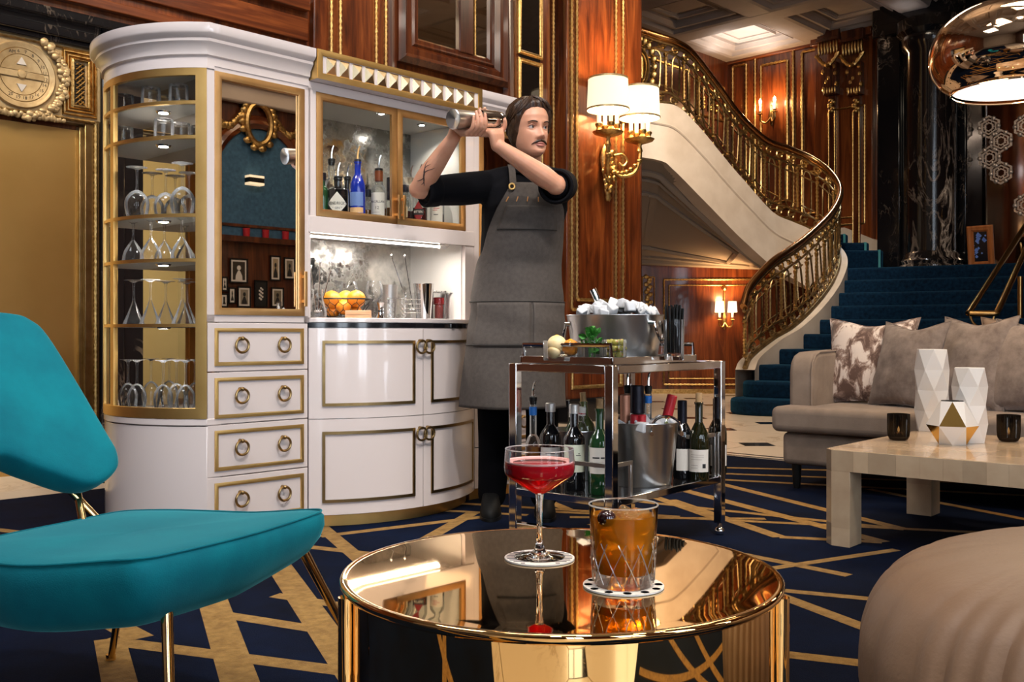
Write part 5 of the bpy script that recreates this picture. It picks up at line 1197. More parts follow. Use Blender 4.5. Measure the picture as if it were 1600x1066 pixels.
# ---- clothes
sh = MB(); rings(sh, [(a, b, c, d+.016, e+.014, f) for a, b, c, d, e, f in torso[:-1]]+[(.068, 4.28, 1.475, .078, .075, TURN)])
limb(sh, [(.06, 4.30, 1.455), (-.02, 4.285, 1.445), tuple(SR)], [.06, .068, .066]); limb(sh, [(.068, 4.30, 1.455), (.15, 4.32, 1.45), tuple(SL)], [.06, .068, .066])
limb(sh, [SR, SR.lerp(ER, .35)-Vector((0, 0, .008)), SR.lerp(ER, .80)-Vector((0, 0, .010))], [.068, .070, .062]); limb(sh, [SL, SL.lerp(EL, .4), SL.lerp(EL, .86)], [.070, .072, .064])
shirt = fuse(sh, 'shirt', M['shirt'], .0065, 3)
for A_, B_, f, r in ((SR, ER, .84, .059), (SL, EL, .90, .061)):  # rolled cuffs and collar
    cu_ = MB(); c = A_.lerp(B_, f); ax = (B_-A_).normalized(); e = ax.orthogonal().normalized(); h = ax.cross(e); rows = []
    for q in np.linspace(0, 2*PI, 13): rows.append([c+ax*.034*math.cos(q)+(e*math.cos(t)+h*math.sin(t))*(r+.004+.010*math.sin(q)+.0025*math.sin(3*q))+Vector((0, 0, -.006)) for t in np.linspace(0, 2*PI, 25)[:-1]])
    cu_.grid(rows, wrap=True); pb_(cu_.build('rolled_cuff', M['shirt'], smooth=70))
co = MB(); nk = Vector((.070, 4.262, 1.497)); rows = []
for k, (dr, dz) in enumerate(((.004, -.02), (.007, .018), (.012, .022), (.022, -.012))):
    rows.append([nk+Vector(((.062+dr)*math.sin(t), -(.060+dr)*math.cos(t), dz-.018*math.cos(t))) for t in np.linspace(-PI+.0, PI, 33)])
co.grid(rows); pb_(co.build('collar', M['shirt']))
tr = MB(); limb(tr, [(.02, 4.33, .93), (.02, 4.33, .86)], [.14, .13])
for s, hx, kx, fx in ((-1, -.062, -.078, -.088), (1, .105, .13, .14)): limb(tr, [(hx, 4.33, .90), (hx-.006, 4.33, .70), (kx, 4.32, .48), (kx, 4.34, .30), (fx, 4.35, .08)], [.105, .088, .074, .070, .062])
fuse(tr, 'trousers', M['trousers'], .0075, 3)
for s, fx, fy in ((-1, -.092, 4.33), (1, .142, 4.32)):
    mb = MB(); rings(mb, [(fx, fy-.05, .0, .044, .135, 0), (fx, fy-.05, .022, .046, .138, 0), (fx, fy-.045, .05, .042, .125, 0), (fx, fy-.01, .075, .038, .085, 0), (fx, fy+.01, .10, .038, .055, 0)], 24, 2.2)
    shoe = pb_(mb.build('shoe', mat('black shoe leather', (.003, .003, .003), .6, spec=.2))); m2 = MB(); rings(m2, [(fx, fy-.05, .0, .047, .139, 0), (fx, fy-.05, .014, .047, .139, 0)], 24, 2.2); m2.build('sole', M['black_metal'], shoe)
# apron: a sheet hung round the front of the body
AP = [(.475, .222, .205, .010, 4.30, 1.75), (.60, .214, .190, .008, 4.30, 1.75), (.75, .206, .172, .012, 4.31, 1.78), (.90, .194, .150, .020, 4.32, 1.80), (1.02, .183, .138, .026, 4.32, 1.80), (1.09, .176, .130, .032, 4.32, 1.62), (1.14, .174, .130, .038, 4.31, 1.30), (1.22, .176, .132, .044, 4.305, 1.12), (1.32, .184, .135, .056, 4.295, .84), (1.392, .178, .120, .062, 4.29, .62), (1.425, .165, .105, .066, 4.285, .55)]
APk = list(zip(*AP))
def ap_pt(t, z, off=0.0):
    a, b, cx, cy_, am = [np.interp(z, APk[0], APk[i]) for i in range(1, 6)]; th = t*am
    w = .006*math.sin(th*5+z*9)*np.interp(z, [.475, .9, 1.1, 1.3], [1.4, .8, .25, 0])+.004*math.sin(z*38+t*4)*g(z-.86, .12)
    x, y = (a+off+w)*math.sin(th), -(b+off+w)*math.cos(th); c, s = math.cos(TURN), math.sin(TURN)
    return Vector((cx+x*c-y*s, cy_+x*s+y*c, z))
zz = np.linspace(.475, 1.425, 70)
mb = MB().grid([[ap_pt(t, z, .012) for t in np.linspace(-1, 1, 60)] for z in zz]); ap = pb_(mb.build('apron', M['apron'], smooth=60)); so = ap.modifiers.new('t', 'SOLIDIFY'); so.thickness = .004; so.offset = -1
def ap_patch(t0, t1, z0, z1, name, off=.0155, n=20):
    o = MB().grid([[ap_pt(t, z, off) for t in np.linspace(t0, t1, n)] for z in np.linspace(z0, z1, 14)]).build(name, M['apron'], ap, smooth=60); q = o.modifiers.new('t', 'SOLIDIFY'); q.thickness = .002; return o
ap_patch(-.72, .62, 1.225, 1.325, 'chest_pocket'); ap_patch(-.62, .05, .735, .92, 'hip_pocket'); ap_patch(.08, .68, .735, .92, 'hip_pocket')
thr = mat('dark thread', (.03, .027, .025), .8)
for z, t0, t1 in ((1.228, -.72, .62), (.742, -.98, .98), (.925, -.98, .98)): MB().tube([ap_pt(t, z, .0165) for t in np.linspace(t0, t1, 40)], .0022, 5).build('seam', thr, ap)
cth = mat('copper thread', (.55, .25, .08), .5)
for t in (-.80, -.50, -.20, .12, .80): p, q = ap_pt(t, 1.342, .0165), ap_pt(t, 1.362, .0165); MB().tube([p, q], .0025, 5).build('copper_stitch', cth, ap)
def shoulder(p, over, back): return catmull([p, p.lerp(over, .5)+Vector((0, -.014, .02)), over, back], 8)
for t, over in ((-.88, Vector((-.005, 4.275, 1.515))), (.88, Vector((.140, 4.285, 1.515)))):
    P = shoulder(ap_pt(t, 1.415, .016), over, Vector((over.x+.03, 4.36, 1.47))); mb = MB(); W_ = Vector((.014, .004, 0)); mb.grid([[p-W_+Vector((0, -.003, 0)), p+W_+Vector((0, -.003, 0)), p+W_+Vector((0, .001, 0)), p-W_+Vector((0, .001, 0)), p-W_+Vector((0, -.003, 0))] for p in P]); mb.build('apron_strap', M['apron'], ap)
    c = ap_pt(t*.98, 1.405, .022); mb = MB().tube([c+Vector((.0115*math.cos(a), -.002, .0115*math.sin(a))) for a in np.linspace(0, 2*PI, 21)[:-1]], .0042, 7, closed=True); mb.build('brass_eyelet', M['brass'], ap)
# tattoo on the outer forearm, a dark curved line lying on the skin
fd = (WR-ER).normalized(); cam_side = (Vector((0, 0, CZ))-ER); cam_side -= fd*cam_side.dot(fd); cam_side.normalize(); sd = fd.cross(cam_side)
bpy.context.view_layer.update()
def onskin(f, s):
    base = ER.lerp(WR, f); d = (cam_side*math.cos(s)+sd*math.sin(s)).normalized(); ok, loc, nrm, _ = skin.ray_cast(PMI @ PMI.inverted() @ (base+d*.12), -d)
    return (loc if ok else base+d*.045)+d*.0006
mb = MB()
for k in range(3): mb.tube([onskin(.16+.34*q, -.55+.5*k*.5+.35*math.sin(q*5+k)) for q in np.linspace(0, 1, 12)], [.0008, .0018, .0022, .002, .0016, .002, .0024, .002, .0016, .0014, .001, .0006], 5)
pb_(mb.build('tattoo', mat('tattoo ink', (.05, .03, .03), .5)))
# the shaker itself is held: a thing of its own
skr = thing('cocktail_shaker', 'steel cocktail shaker held up in both of the bartender\'s hands', 'shaker', Matrix.Translation(SC_) @ SA.to_track_quat('Z', 'Y').to_matrix().to_4x4())
MB().lathe([(0, -.005), (.028, -.005), (.030, -.002), (.0385, .128), (.0395, .132), (.037, .134), (0, .120)], 28).build('large_tin', M['steel'], skr)
MB().lathe([(.0375, -.02), (.0385, -.012), (.036, -.10), (.030, -.135), (.028, -.137), (0, -.137)], 28).build('small_tin', M['chrome'], skr)
person.location.z += .0125; skr.location.z += .0125                 # both stand on the carpet's pile
# ================================================================ the drinks trolley
CA = math.radians(50); FCT = Matrix.Translation((.335, 3.30, .013)) @ Matrix.Rotation(CA, 4, 'Z'); CLX, CLY = .785, .453
cart = thing('drinks_trolley', 'square-framed chrome drinks trolley standing on the carpet in front of the bartender', 'trolley', FCT)
def ct(mb, name, m, parent=None, **k): return mb.build(name, m, parent or cart, **k)
PW = .034
for x in (0, CLX-PW):
    for y in (0, CLY-PW):
        p = ct(MB().box(x, x+PW, y, y+PW, .045, .682), 'post', M['chrome'], bevel=.003)
        MB().lathe([(.006, .0), (.017, .002), (.019, .012), (.017, .022), (.010, .028), (.009, .046), (0, .046)], 16, Matrix.Translation((x+PW/2, y+PW/2, 0))).build('glide', M['chrome'], p)
for nm, z0, z1 in (('top_rail', .652, .682), ('shelf_rail', .205, .232)):
    for y in (0, CLY-PW): ct(MB().box(PW, CLX-PW, y+.002, y+PW-.002, z0, z1), nm, M['chrome'], bevel=.003)
    for x in (0, CLX-PW): ct(MB().box(x+.002, x+PW-.002, PW, CLY-PW, z0, z1), nm, M['chrome'], bevel=.003)
ct(MB().box(.002, PW-.002, PW, CLY-PW, .085, .108), 'foot_rail', M['chrome'], bevel=.003)
smoke = mat('smoked shelf glass', (.03, .028, .028), .03, metal=.6)
ct(MB().box(PW, CLX-PW, PW, CLY-PW, .664, .672), 'top_shelf', smoke); ct(MB().box(PW-.01, CLX-PW+.01, PW-.01, CLY-PW+.01, .219, .227), 'lower_shelf', smoke)
gd = MB(); gd.box(.012, .022, .03, .19, .335, .350); gd.box(.012, .15, .018, .030, .335, .350); gd.box(.138, .150, .018, .030, .227, .345); ct(gd, 'bottle_guard', M['steel'], bevel=.001)
gd = MB(); gd.box(.60, .74, .018, .030, .385, .400); gd.box(.60, .61, .030, .24, .385, .400); gd.box(.732, .744, .018, .030, .227, .395); gd.box(.60, .61, .23, .24, .227, .395); ct(gd, 'bottle_guard', M['steel'], bevel=.001)
def on_cart(x, y, z=.672): return FCT @ Matrix.Translation((x, y, z))
def cart_xy(px, Y):
    p = FCT.inverted() @ Vector(((px-HX)/F*Y, Y, 0)); return p.x, p.y
# serving tray on the top
tray = thing('serving_tray', 'mirror-polished serving tray with square handles on top of the trolley', 'tray', on_cart(0, 0, .683))
TX, TY = .56, .400
MB().box(.004, TX, .004, TY, .002, .010).build('tray_floor', smoke, tray); mb = MB()
for a in ((.0, TX, .0, .010), (.0, TX, TY-.010, TY), (.0, .010, .0, TY), (TX-.010, TX, .0, TY)): mb.box(*a, .0, .026)
mb.build('tray_rim', M['chrome'], tray, bevel=.002)
for x in (.007, TX-.007):
    mb = MB(); mb.tube([(x, .012, .02), (x, .012, .066), (x, TY-.012, .066), (x, TY-.012, .02)], .008, 8); mb.build('tray_handle', M['chrome'], tray)
TZ = .6935
# the wide ice bucket
def ice_cube(label, Mx, s, grp):
    o = thing('ice_cube', label, 'ice', Mx, grp); r_ = random.Random(label)
    P = [(a*s*(1+.25*r_.uniform(-1, 1)), b*s*(1+.25*r_.uniform(-1, 1)), c*s*(1+.2*r_.uniform(-1, 1))) for c in (-.5, .5) for b in (-.5, .5) for a in (-.5, .5)]
    MB().add(P, [(0, 2, 3, 1), (4, 5, 7, 6), (0, 1, 5, 4), (2, 6, 7, 3), (0, 4, 6, 2), (1, 3, 7, 5)]).build('cube_body', M['ice'], o, bevel=s*.16, seg=3); return o
m = M['ice'] = mat('ice', (.90, .91, .93), .12, trans=.30, ior=1.31); bs(m).inputs['Subsurface Weight'].default_value = .0
def bucket(name, label, Mx, a, b, h, taper=.82, seg=44):
    o = thing(name, label, 'ice bucket', Mx)
    prof = [(taper-.02, .0), (taper, .008), (1.0, h-.004), (1.015, h-.002), (1.012, h), (.985, h), (taper-.02, .012)]
    rows = []
    MB().lathe([(r*1.0, z) for r, z in prof], seg, None, sx=a, sy=b).build('bucket_wall', M['steel'], o); MB().lathe([(0, .002), (taper-.02, .002), (taper-.02, .008), (0, .008)], seg, None, sx=a, sy=b).build('bucket_floor', M['steel'], o)
    return o
bx, by = cart_xy(961, 3.66); rot = Matrix.Rotation(-CA-.10, 4, 'Z')
bk1 = bucket('ice_bucket', 'wide oval brushed steel ice bucket heaped with ice on the tray', on_cart(bx, by, TZ) @ rot, .178, .118, .164, .87)
def ring_handle(o, x, y, z, ang, r=.034, flat=True):
    mb = MB(); d = Vector((math.cos(ang), math.sin(ang), 0)); t = Vector((-d.y, d.x, 0)); c = Vector((x, y, z))
    for s in (-1, 1): mb.tube([c+t*s*r*.8-d*.012, c+t*s*r*.8+d*.016], .009, 10)
    mb.tube([c+d*(.012+.014*math.sin(q))+t*r*math.cos(q)*.95+Vector((0, 0, -.064*math.sin(q))) for q in np.linspace(0, PI, 19)], .0048, 8)
    return mb.build('drop_handle', M['chrome'], o)
ring_handle(bk1, .142, -.060, .134, -.42); ring_handle(bk1, -.168, -.0, .130, PI)
r_ = random.Random(11); BKM = on_cart(bx, by, TZ) @ rot; ic = 0
for k in range(30):
    t = r_.random()*6.28; q = math.sqrt(r_.random())*.84; x, y = .168*q*math.cos(t), .105*q*math.sin(t); z = .150+.050*(1-q*q)+.008*r_.random()
    ice_cube('ice cube heaped in the oval ice bucket on the tray', BKM @ Matrix.Translation((x, y, z)) @ Euler((r_.random()*3, r_.random()*3, r_.random()*3)).to_matrix().to_4x4(), .034, 'ice heaped in the oval bucket')
ice_cube('tall ice cube standing proud at the right of the oval bucket', BKM @ Matrix.Translation((.055, -.03, .193)) @ Matrix.Rotation(.3, 4, 'Z'), .036, None)
MB().lathe([(0, .150), (.97, .150)], 30, None, sx=.172, sy=.112).build('meltwater', M['ice'], bk1)
sc = thing('ice_scoop', 'steel ice scoop stuck in the ice of the oval bucket', 'scoop', BKM @ Matrix.Translation((-.052, .01, .17)))
MB().tube([(0, 0, 0), (-.010, 0, .035), (-.018, 0, .06), (-.030, 0, .088)], [.006, .010, .0125, .0135], 12).build('scoop_handle', M['chrome'], sc); MB().tube([(0, 0, .012), (.012, -.01, -.004), (.03, -.014, -.02)], [.010, .022, .020], 12, flat=.5).build('scoop_bowl', M['chrome'], sc)
# garnish dishes at the near edge of the tray
def dish(label, px, Y, r, h, sx=1.0): x, y = cart_xy(px, Y); Mx = on_cart(x, y, TZ) @ rot; o = thing('garnish_glass', label, 'glass', Mx, 'garnish glasses on the tray'); MB().lathe(shell([(r, .002), (r*1.02, .008), (r*1.03, h)], .002), 24, sx=sx).build('dish_wall', M['glassware'], o); MB().lathe([(0, 0), (r, 0), (r, .008), (0, .009)], 24, sx=sx).build('dish_base', M['glassware'], o); return Mx
Mx = dish('wide clear dish of citrus at the left end of the tray', 879, 3.47, .058, .070, 1.15)
flesh = varied('citrus flesh', (.85, .62, .28), (.90, .72, .42), 30, .4)
for x, y, z, r, mt, lb in ((-.020, .0, .058, .034, flesh, 'peeled pale lemon on top in the citrus dish'), (.028, -.006, .046, .031, M['orange'], 'orange at the right in the citrus dish'), (-.030, -.014, .030, .024, flesh, 'peeled lemon low at the left in the citrus dish')):
    o = thing('citrus', lb, 'fruit', Mx @ Matrix.Translation((x, y, z)), 'fruit in the citrus dish'); MB().sphere((0, 0, 0), (r, r, r*.92), 18, 12).build('rind', mt, o); MB().lathe([(0, .003), (.005, .002), (.007, 0)], 8, Matrix.Translation((0, 0, r*.9))).build('stem_scar', M['lemon'], o)
Mx = dish('small clear glass of mint in the middle of the tray edge', 925, 3.42, .036, .072); mint = varied('mint leaf', (.03, .16, .02), (.06, .28, .04), 40, .5)
spr = thing('mint_sprigs', 'fresh green mint leaves standing in the small clear glass', 'herb', Mx @ Matrix.Translation((0, 0, .012)))
for k in range(26):
    a = r_.random()*6.28; q = r_.random(); L_ = .022+.012*r_.random(); z = .015+.075*r_.random(); tilt = .4+.9*r_.random(); Ml = Matrix.Translation((.020*q*math.cos(a), .020*q*math.sin(a), z)) @ Matrix.Rotation(a, 4, 'Z') @ Matrix.Rotation(tilt, 4, 'Y')
    rows = [[(w*s_, 0 if 0 else .002*abs(s_)*4-.0, t*L_) for s_ in (-1, 0, 1)] for t, w in ((0, .001), (.25, .008), (.5, .0105), (.75, .007), (1, .0005))]
    MB().grid([[(p[0], p[1], p[2]) for p in r] for r in rows], Ml).build('leaf', mint, spr)
mb = MB(); [mb.tube([(.01*math.cos(k), .01*math.sin(k), 0), (.014*math.cos(k), .014*math.sin(k), .07)], .0015, 5) for k in range(5)]; mb.build('stems', mint, spr, kind='stuff')
Mx = dish('small clear glass of green olives at the right of the tray edge', 961, 3.38, .038, .074); olv = varied('green olive', (.30, .27, .04), (.40, .36, .08), 25, .25); pit = mat('pimento', (.5, .12, .05), .4)
OL = [(x*.0235+(k % 2)*.004, y*.0235, .022+.0215*k) for k in range(3) for x, y in ((-1, 0), (0, .0), (1, 0), (-.45, .9), (.5, .9), (-.45, -.9), (.5, -.9))]
for i, (x, y, z) in enumerate(OL[:19]):
    o = thing('olive', 'green olive in the small clear glass on the tray edge', 'olive', Mx @ Matrix.Translation((x, y, z)) @ Euler((r_.random()*3, r_.random()*3, 0)).to_matrix().to_4x4(), 'olives in the glass')
    MB().sphere((0, 0, 0), (.0105, .0105, .0135), 12, 9).build('olive_flesh', olv, o); MB().sphere((0, 0, .0125), (.003, .003, .002), 8, 5).build('pimento', pit, o)
# straw glasses behind
x, y = cart_xy(1053, 3.55); Mx = on_cart(x, y, TZ); sg = thing('straw_glass', 'tall clear glass packed with black straws on the right of the tray', 'glass', Mx); MB().lathe(shell([(.034, .003), (.035, .01), (.037, .145)], .002), 24).build('glass_wall', M['glassware'], sg); MB().lathe([(0, 0), (.034, 0), (.035, .022), (0, .024)], 24).build('thick_base', M['glass'], sg)
SG = Mx
for k in range(24):
    a = k*2.4; q = .027*math.sqrt((k+.5)/24); dx, dy = q*math.cos(a), q*math.sin(a)
    o = thing('straw', 'black drinking straw standing in the tall straw glass', 'straw', Mx @ Matrix.Translation((dx, dy, .026)), 'straws in the tall glass'); MB().tube([(0, 0, 0), (dx*.28, dy*.28, .165+.008*math.sin(k))], .0042, 6).build('straw_tube', M['black_metal'], o)
x, y = cart_xy(1030, 3.74); stand('tumbler', 'tumbler', 'clear tall glass half hidden behind the straw glass', on_cart(x, y, TZ), None, .13, .033)

# bottles and buckets of the lower shelf
SZ = .2275; GB = 'bottles on the lower trolley shelf'
def low(px, Y, rz=0.0, tilt=None, z=SZ):
    x, y = cart_xy(px, Y); Mx = on_cart(x, y, z) @ Matrix.Rotation(-CA+rz, 4, 'Z')
    return Mx @ Matrix.Rotation(tilt, 4, 'Y') if tilt else Mx
b = bottle('oil_bottle', 'slim clear bottle of amber spirit with a blue neck band on the lower trolley shelf', low(833, 3.72), .029, .315, BG['clear'], sh=.44, nk=.013, nz=.58, liquid=LQ['amber'], lvl=.50, top='spout', group=GB); MB().lathe([(.0135, .255), (.0145, .256), (.0145, .285), (.0135, .286)], 14).build('neck_band', M['bluecap'], b)
lbw = M['paper']
b = bottle('wine_bottle', 'dark white-capped wine bottle with a cream label, beside the slim amber one', low(860, 3.70), .040, .300, BG['black'], sh=.56, nk=.0145, nz=.74, top='cap', topmat=M['whitecap'], group=GB); l = paper_label(b, .040, .045, .140, 1.1); print_lines(l, .040, [(.118, -.5, .4), (.105, -.35, .25)], None, 0, .0012)
b = bottle('wine_bottle', 'dark wine bottle with a white cap and pale green label on the trolley', low(897, 3.56), .040, .305, BG['black'], sh=.56, nk=.0145, nz=.74, top='cap', topmat=M['whitecap'], group=GB); l = paper_label(b, .040, .068, .165, 1.1, m=mat('pale green label', (.72, .76, .60), .6)); print_lines(l, .040, [(.128, .1, .55), (.134, .3, .45)], None, 0, .0014)
b = bottle('wine_bottle', 'green corked wine bottle with a cream label beside the near trolley post', low(937, 3.47), .0395, .300, BG['green'], sh=.56, nk=.0145, nz=.76, top='cork', group=GB); l = paper_label(b, .0395, .075, .165, 1.15); print_lines(l, .0395, [(.130, -.75, -.1), (.130, 0, .75)], None, 0, .0024); print_lines(l, .0395, [(.110, -.7, .6), (.098, -.6, .2)], mat('faint label print', (.5, .42, .36), .6), 0, .0010)
bk2 = bucket('ice_bucket', 'steel wine bucket at the left of the lower trolley shelf behind the bottles', low(900, 3.86), .108, .108, .19, .84); ring_handle(bk2, -.108, -.02, .16, 3.4)
def inb(px, Y, z, tilt=0, rz=0): return low(px, Y, rz, tilt, SZ+z)
b = bottle('wine_bottle', 'pale green corked wine bottle leaning in the left-hand bucket', inb(922, 3.86, .045, -.10), .034, .255, BG['pale'], sh=.56, nk=.014, nz=.76, top='cork', group=GB)
for i, (px, dy) in enumerate(((890, .02), (902, -.03))):
    b = bottle('swing_top_bottle', ['left swing-top bottle in the left-hand bucket', 'right swing-top bottle in the left-hand bucket'][i], inb(px, 3.85+dy, .06, .08), .028, .205+.012*i, BG['clear'] if i else BG['green'], sh=.55, nk=.013, nz=.76, top='cap', topmat=M['paper'], group=GB)
    MB().tube([(-.018, 0, .16), (-.020, 0, .19), (0, 0, .212), (.020, 0, .19), (.018, 0, .16)], .0014, 5).build('wire_bail', M['chrome'], b); MB().lathe([(.0135, .190), (.017, .192), (.017, .196), (.0135, .198)], 12).build('rubber_seal', M['redcap'], b)
BKX = low(1003, 3.70); bk3 = bucket('ice_bucket', 'big round steel wine bucket in the middle of the lower trolley shelf', BKX, .136, .128, .235, .80)
mb = MB(); c = Vector((.072, -.100, .222)); mb.tube([c+Vector((.020*math.sin(q)*0+.056*math.cos(q), -.022-.0*q, .052*math.sin(q)-.012)) for q in np.linspace(-.25, PI+.25, 21)], .0048, 8); [mb.tube([c+Vector((s*.054, .014, -.022)), c+Vector((s*.054, -.034, -.022))], .008, 10) for s in (-1, 1)]; mb.build('swing_handle', M['chrome'], bk3)
def bi(dx, dy, z=.0, tx=0, ty=0): return BKX @ Matrix.Translation((dx, dy, z)) @ Euler((tx, ty, 0)).to_matrix().to_4x4()
b = bottle('rose_bottle', 'bottle with a rose copper capsule in the big bucket, just right of the near post', bi(-.066, -.03, .07), .034, .262, BG['olive'], sh=.45, nk=.0150, nz=.62, top='foil', topmat=BG['copper'], group=GB)
b = bottle('sparkling_bottle', 'sparkling wine bottle with a thick black foil neck in the big bucket', bi(-.018, .0, .06), .042, .305, BG['olive'], sh=.42, nk=.0205, nz=.58, top='foil', topmat=M['foil'], group=GB)
for i, (x, y) in enumerate(((-.048, .050), (.026, .018))):
    b = bottle('syrup_bottle', ['clear spout bottle with a blue band behind the black foil neck', 'clear spout bottle with a blue band right of the black foil neck'][i], bi(x, y, .055), .030, .30, BG['clear'], sh=.44, nk=.0125, nz=.58, liquid=LQ['gold'], lvl=.4, top='spout', group=GB); MB().lathe([(.0130, .245), (.0140, .246), (.0140, .272), (.0130, .273)], 14).build('neck_band', M['bluecap'], b)
b = bottle('white_wine_bottle', 'wine bottle with a red capsule leaning right out of the big bucket', bi(.048, -.012, .07, 0, .24), .036, .268, BG['pale'], sh=.50, nk=.0150, nz=.70, top='foil', topmat=M['redcap'], group=GB)
for i, x in enumerate((-.038, -.010)):
    b = bottle('soda_bottle', ['left small red-capped bottle poking out of the big bucket', 'right small red-capped bottle poking out of the big bucket'][i], bi(x, -.075, .09), .024, .172, BG['black'], sh=.55, nk=.0125, nz=.78, top='cap', topmat=M['redcap'], group=GB)
for k in range(16):
    t = k*2.4; q = .115*math.sqrt((k+.5)/16); ice_cube('ice cube among the bottles in the big round bucket', bi(q*math.cos(t), q*math.sin(t), .222+.006*(k % 3), k, k*2), .036, 'ice in the big round bucket')
MB().lathe([(0, .205), (.96, .205)], 30, None, sx=.132, sy=.124).build('meltwater', M['ice'], bk3)
b = bottle('wine_bottle', 'dark wine bottle with a black capsule behind the right-hand bottle guard', low(1066, 3.84), .037, .300, BG['black'], sh=.54, nk=.0145, nz=.74, top='foil', group=GB); l = paper_label(b, .037, .035, .118, 1.0, yaw=.2)
b = bottle('wine_bottle', 'dark corked wine bottle with a cream back label at the right-hand bottle guard', low(1092, 3.80), .039, .300, BG['olive'], sh=.50, nk=.0145, nz=.74, top='cork', group=GB); l = paper_label(b, .039, .035, .120, 1.1, yaw=-.2); MB().grid([[(math.sin(t)*.0402, -math.cos(t)*.0402, z) for z in (.05, .066)] for t in np.linspace(.15, .5, 5)]).build('bar_code', M['ink'], l); print_lines(l, .039, [(.110, -.9, -.7), (.100, -.8, .5), (.092, -.8, .5), (.082, -.8, .3), (.060, -.8, -.1), (.050, -.8, -.1)], mat('small back print', (.45, .38, .32), .6), -.2, .0008)
b = bottle('wine_bottle', 'dark wine bottle half hidden behind the right-hand trolley post', low(1121, 3.97), .037, .300, BG['olive'], sh=.54, nk=.0145, nz=.74, top='foil', group=GB); paper_label(b, .037, .035, .118, 1.0)
# ================================================================ round gold table with the two drinks
TC = Vector((.068, 1.405, 0)); TRD, TZT = .308, .466
table = thing('round_side_table', 'round polished gold drum table in the foreground holding two cocktails', 'table', Matrix.Translation(TC+Vector((0, 0, .013))))
tz = TZT-.013
MB().lathe([(0, tz-.0005), (TRD-.03, tz-.0005), (TRD-.0105, tz-.0005), (TRD-.008, tz-.00045), (TRD-.005, tz+.0004), (TRD-.002, tz), (TRD, tz-.003), (TRD-.001, tz-.008), (TRD-.005, tz-.0125), (TRD-.03, tz-.014), (0, tz-.014)], 128).build('tabletop', M['gold_mirror'], table, smooth=50)
MB().lathe([(TRD-.012, tz-.0135), (TRD-.012, 0), (TRD-.020, 0), (TRD-.020, tz-.0135)], 160).build('drum', M['gold_mirror'], table, smooth=60)
for a in (-.34, 3.48, 1.6):                                    # slim reeded uprights round the drum
    x, y = (TRD-.006)*math.cos(a), (TRD-.006)*math.sin(a)
    MB().tube([(x, y, 0), (x, y, tz-.012)], .012, 14).build('upright', M['gold_mirror'], table)
def coaster(label, p, r): 
    o = thing('coaster', label, 'coaster', Matrix.Translation(p), 'paper coasters'); MB().lathe([(0, 0), (r, 0), (r, .0022), (0, .0024)], 48).build('card', M['paper'], o); return o
c1 = coaster('white paper coaster printed with grey bars under the coupe', at_z(843, 873, TZT), .052)
bar_m = mat('grey print', (.12, .11, .12), .6)
for k in range(9):
    y = -.040+.010*k
    for s in (-1, 1):
        w = math.sqrt(max(0, .049**2-y*y)); x0 = s*(.012 if k % 2 else .022); MB().box(min(x0, s*w), max(x0, s*w), y-.0022, y+.0022, .0023, .0026).build('printed_bar', bar_m, c1)
c2 = coaster('white paper coaster printed with dots under the rocks glass', at_z(974, 916, TZT), .0535)
gp = mat('grey dot print', (.30, .29, .32), .6)
for k in range(12): a = 2*PI*k/12; MB().lathe([(0, .0026), (.0055, .0026)], 14, Matrix.Translation((.0465*math.cos(a), .0465*math.sin(a), 0))).build('printed_dot', gp, c2)
# coupe with a red cocktail
p = at_z(843, 873, TZT); p.z += .0026
coupe = thing('cocktail_coupe', 'tall-stemmed coupe of foaming red cocktail on the gold table', 'glass', Matrix.Translation(p))
G = M['glass']
MB().lathe([(0, 0), (.0370, 0), (.0376, .0008), (.034, .0018), (.018, .0042), (.0085, .010), (.0052, .020), (.0042, .036), (.0043, .062), (.0052, .082), (.0068, .0935), (0, .0945)], 48).build('stem', G, coupe, smooth=50)
bowlo = [(.0, .0945), (.007, .0942), (.024, .1035), (.042, .1155), (.0502, .1225), (.0524, .1305), (.0526, .1370), (.0518, .1490), (.0508, .1605)]
lz = .1400
bowlo = [(q.x, q.y) for q in catmull([(x, y, 0) for x, y in bowlo], 4)]
MB().lathe(bowlo+[(.0503, .1614), (.0500, .1605)]+[(r-.0006, z) for r, z in reversed(bowlo) if z > lz], 64).build('bowl', M['glassware_clear'] if 'glassware_clear' in M else thin_glass('fine crystal', (1, 1, 1), .14, edge_glow=.05), coupe, smooth=50)
MB().tube([(.0506*math.cos(t), .0506*math.sin(t), .1610) for t in np.linspace(0, 2*PI, 65)[:-1]], .0008, 6, closed=True).build('rim', thin_glass('bright rim', (1, 1, 1), .5, edge_glow=.5), coupe)
redl = liquid('red cocktail', (.97, .07, .09), (.95, .02, .04), .58)
lp = [(0, .0958)]+[(max(.001, r-.0005), z) for r, z in bowlo if .0965 < z < lz]+[(.0514, lz), (0, lz)]
MB().lathe(lp, 56).build('red_cocktail', redl, coupe)
foam = mat('pink foam', (.90, .45, .42), .6); MB().lathe([(.040, lz+.0002), (.0500, lz+.0004), (.0512, lz+.0022), (.0505, lz+.0036), (.047, lz+.0024), (.040, lz+.001)], 56).build('foam_ring', foam, coupe)
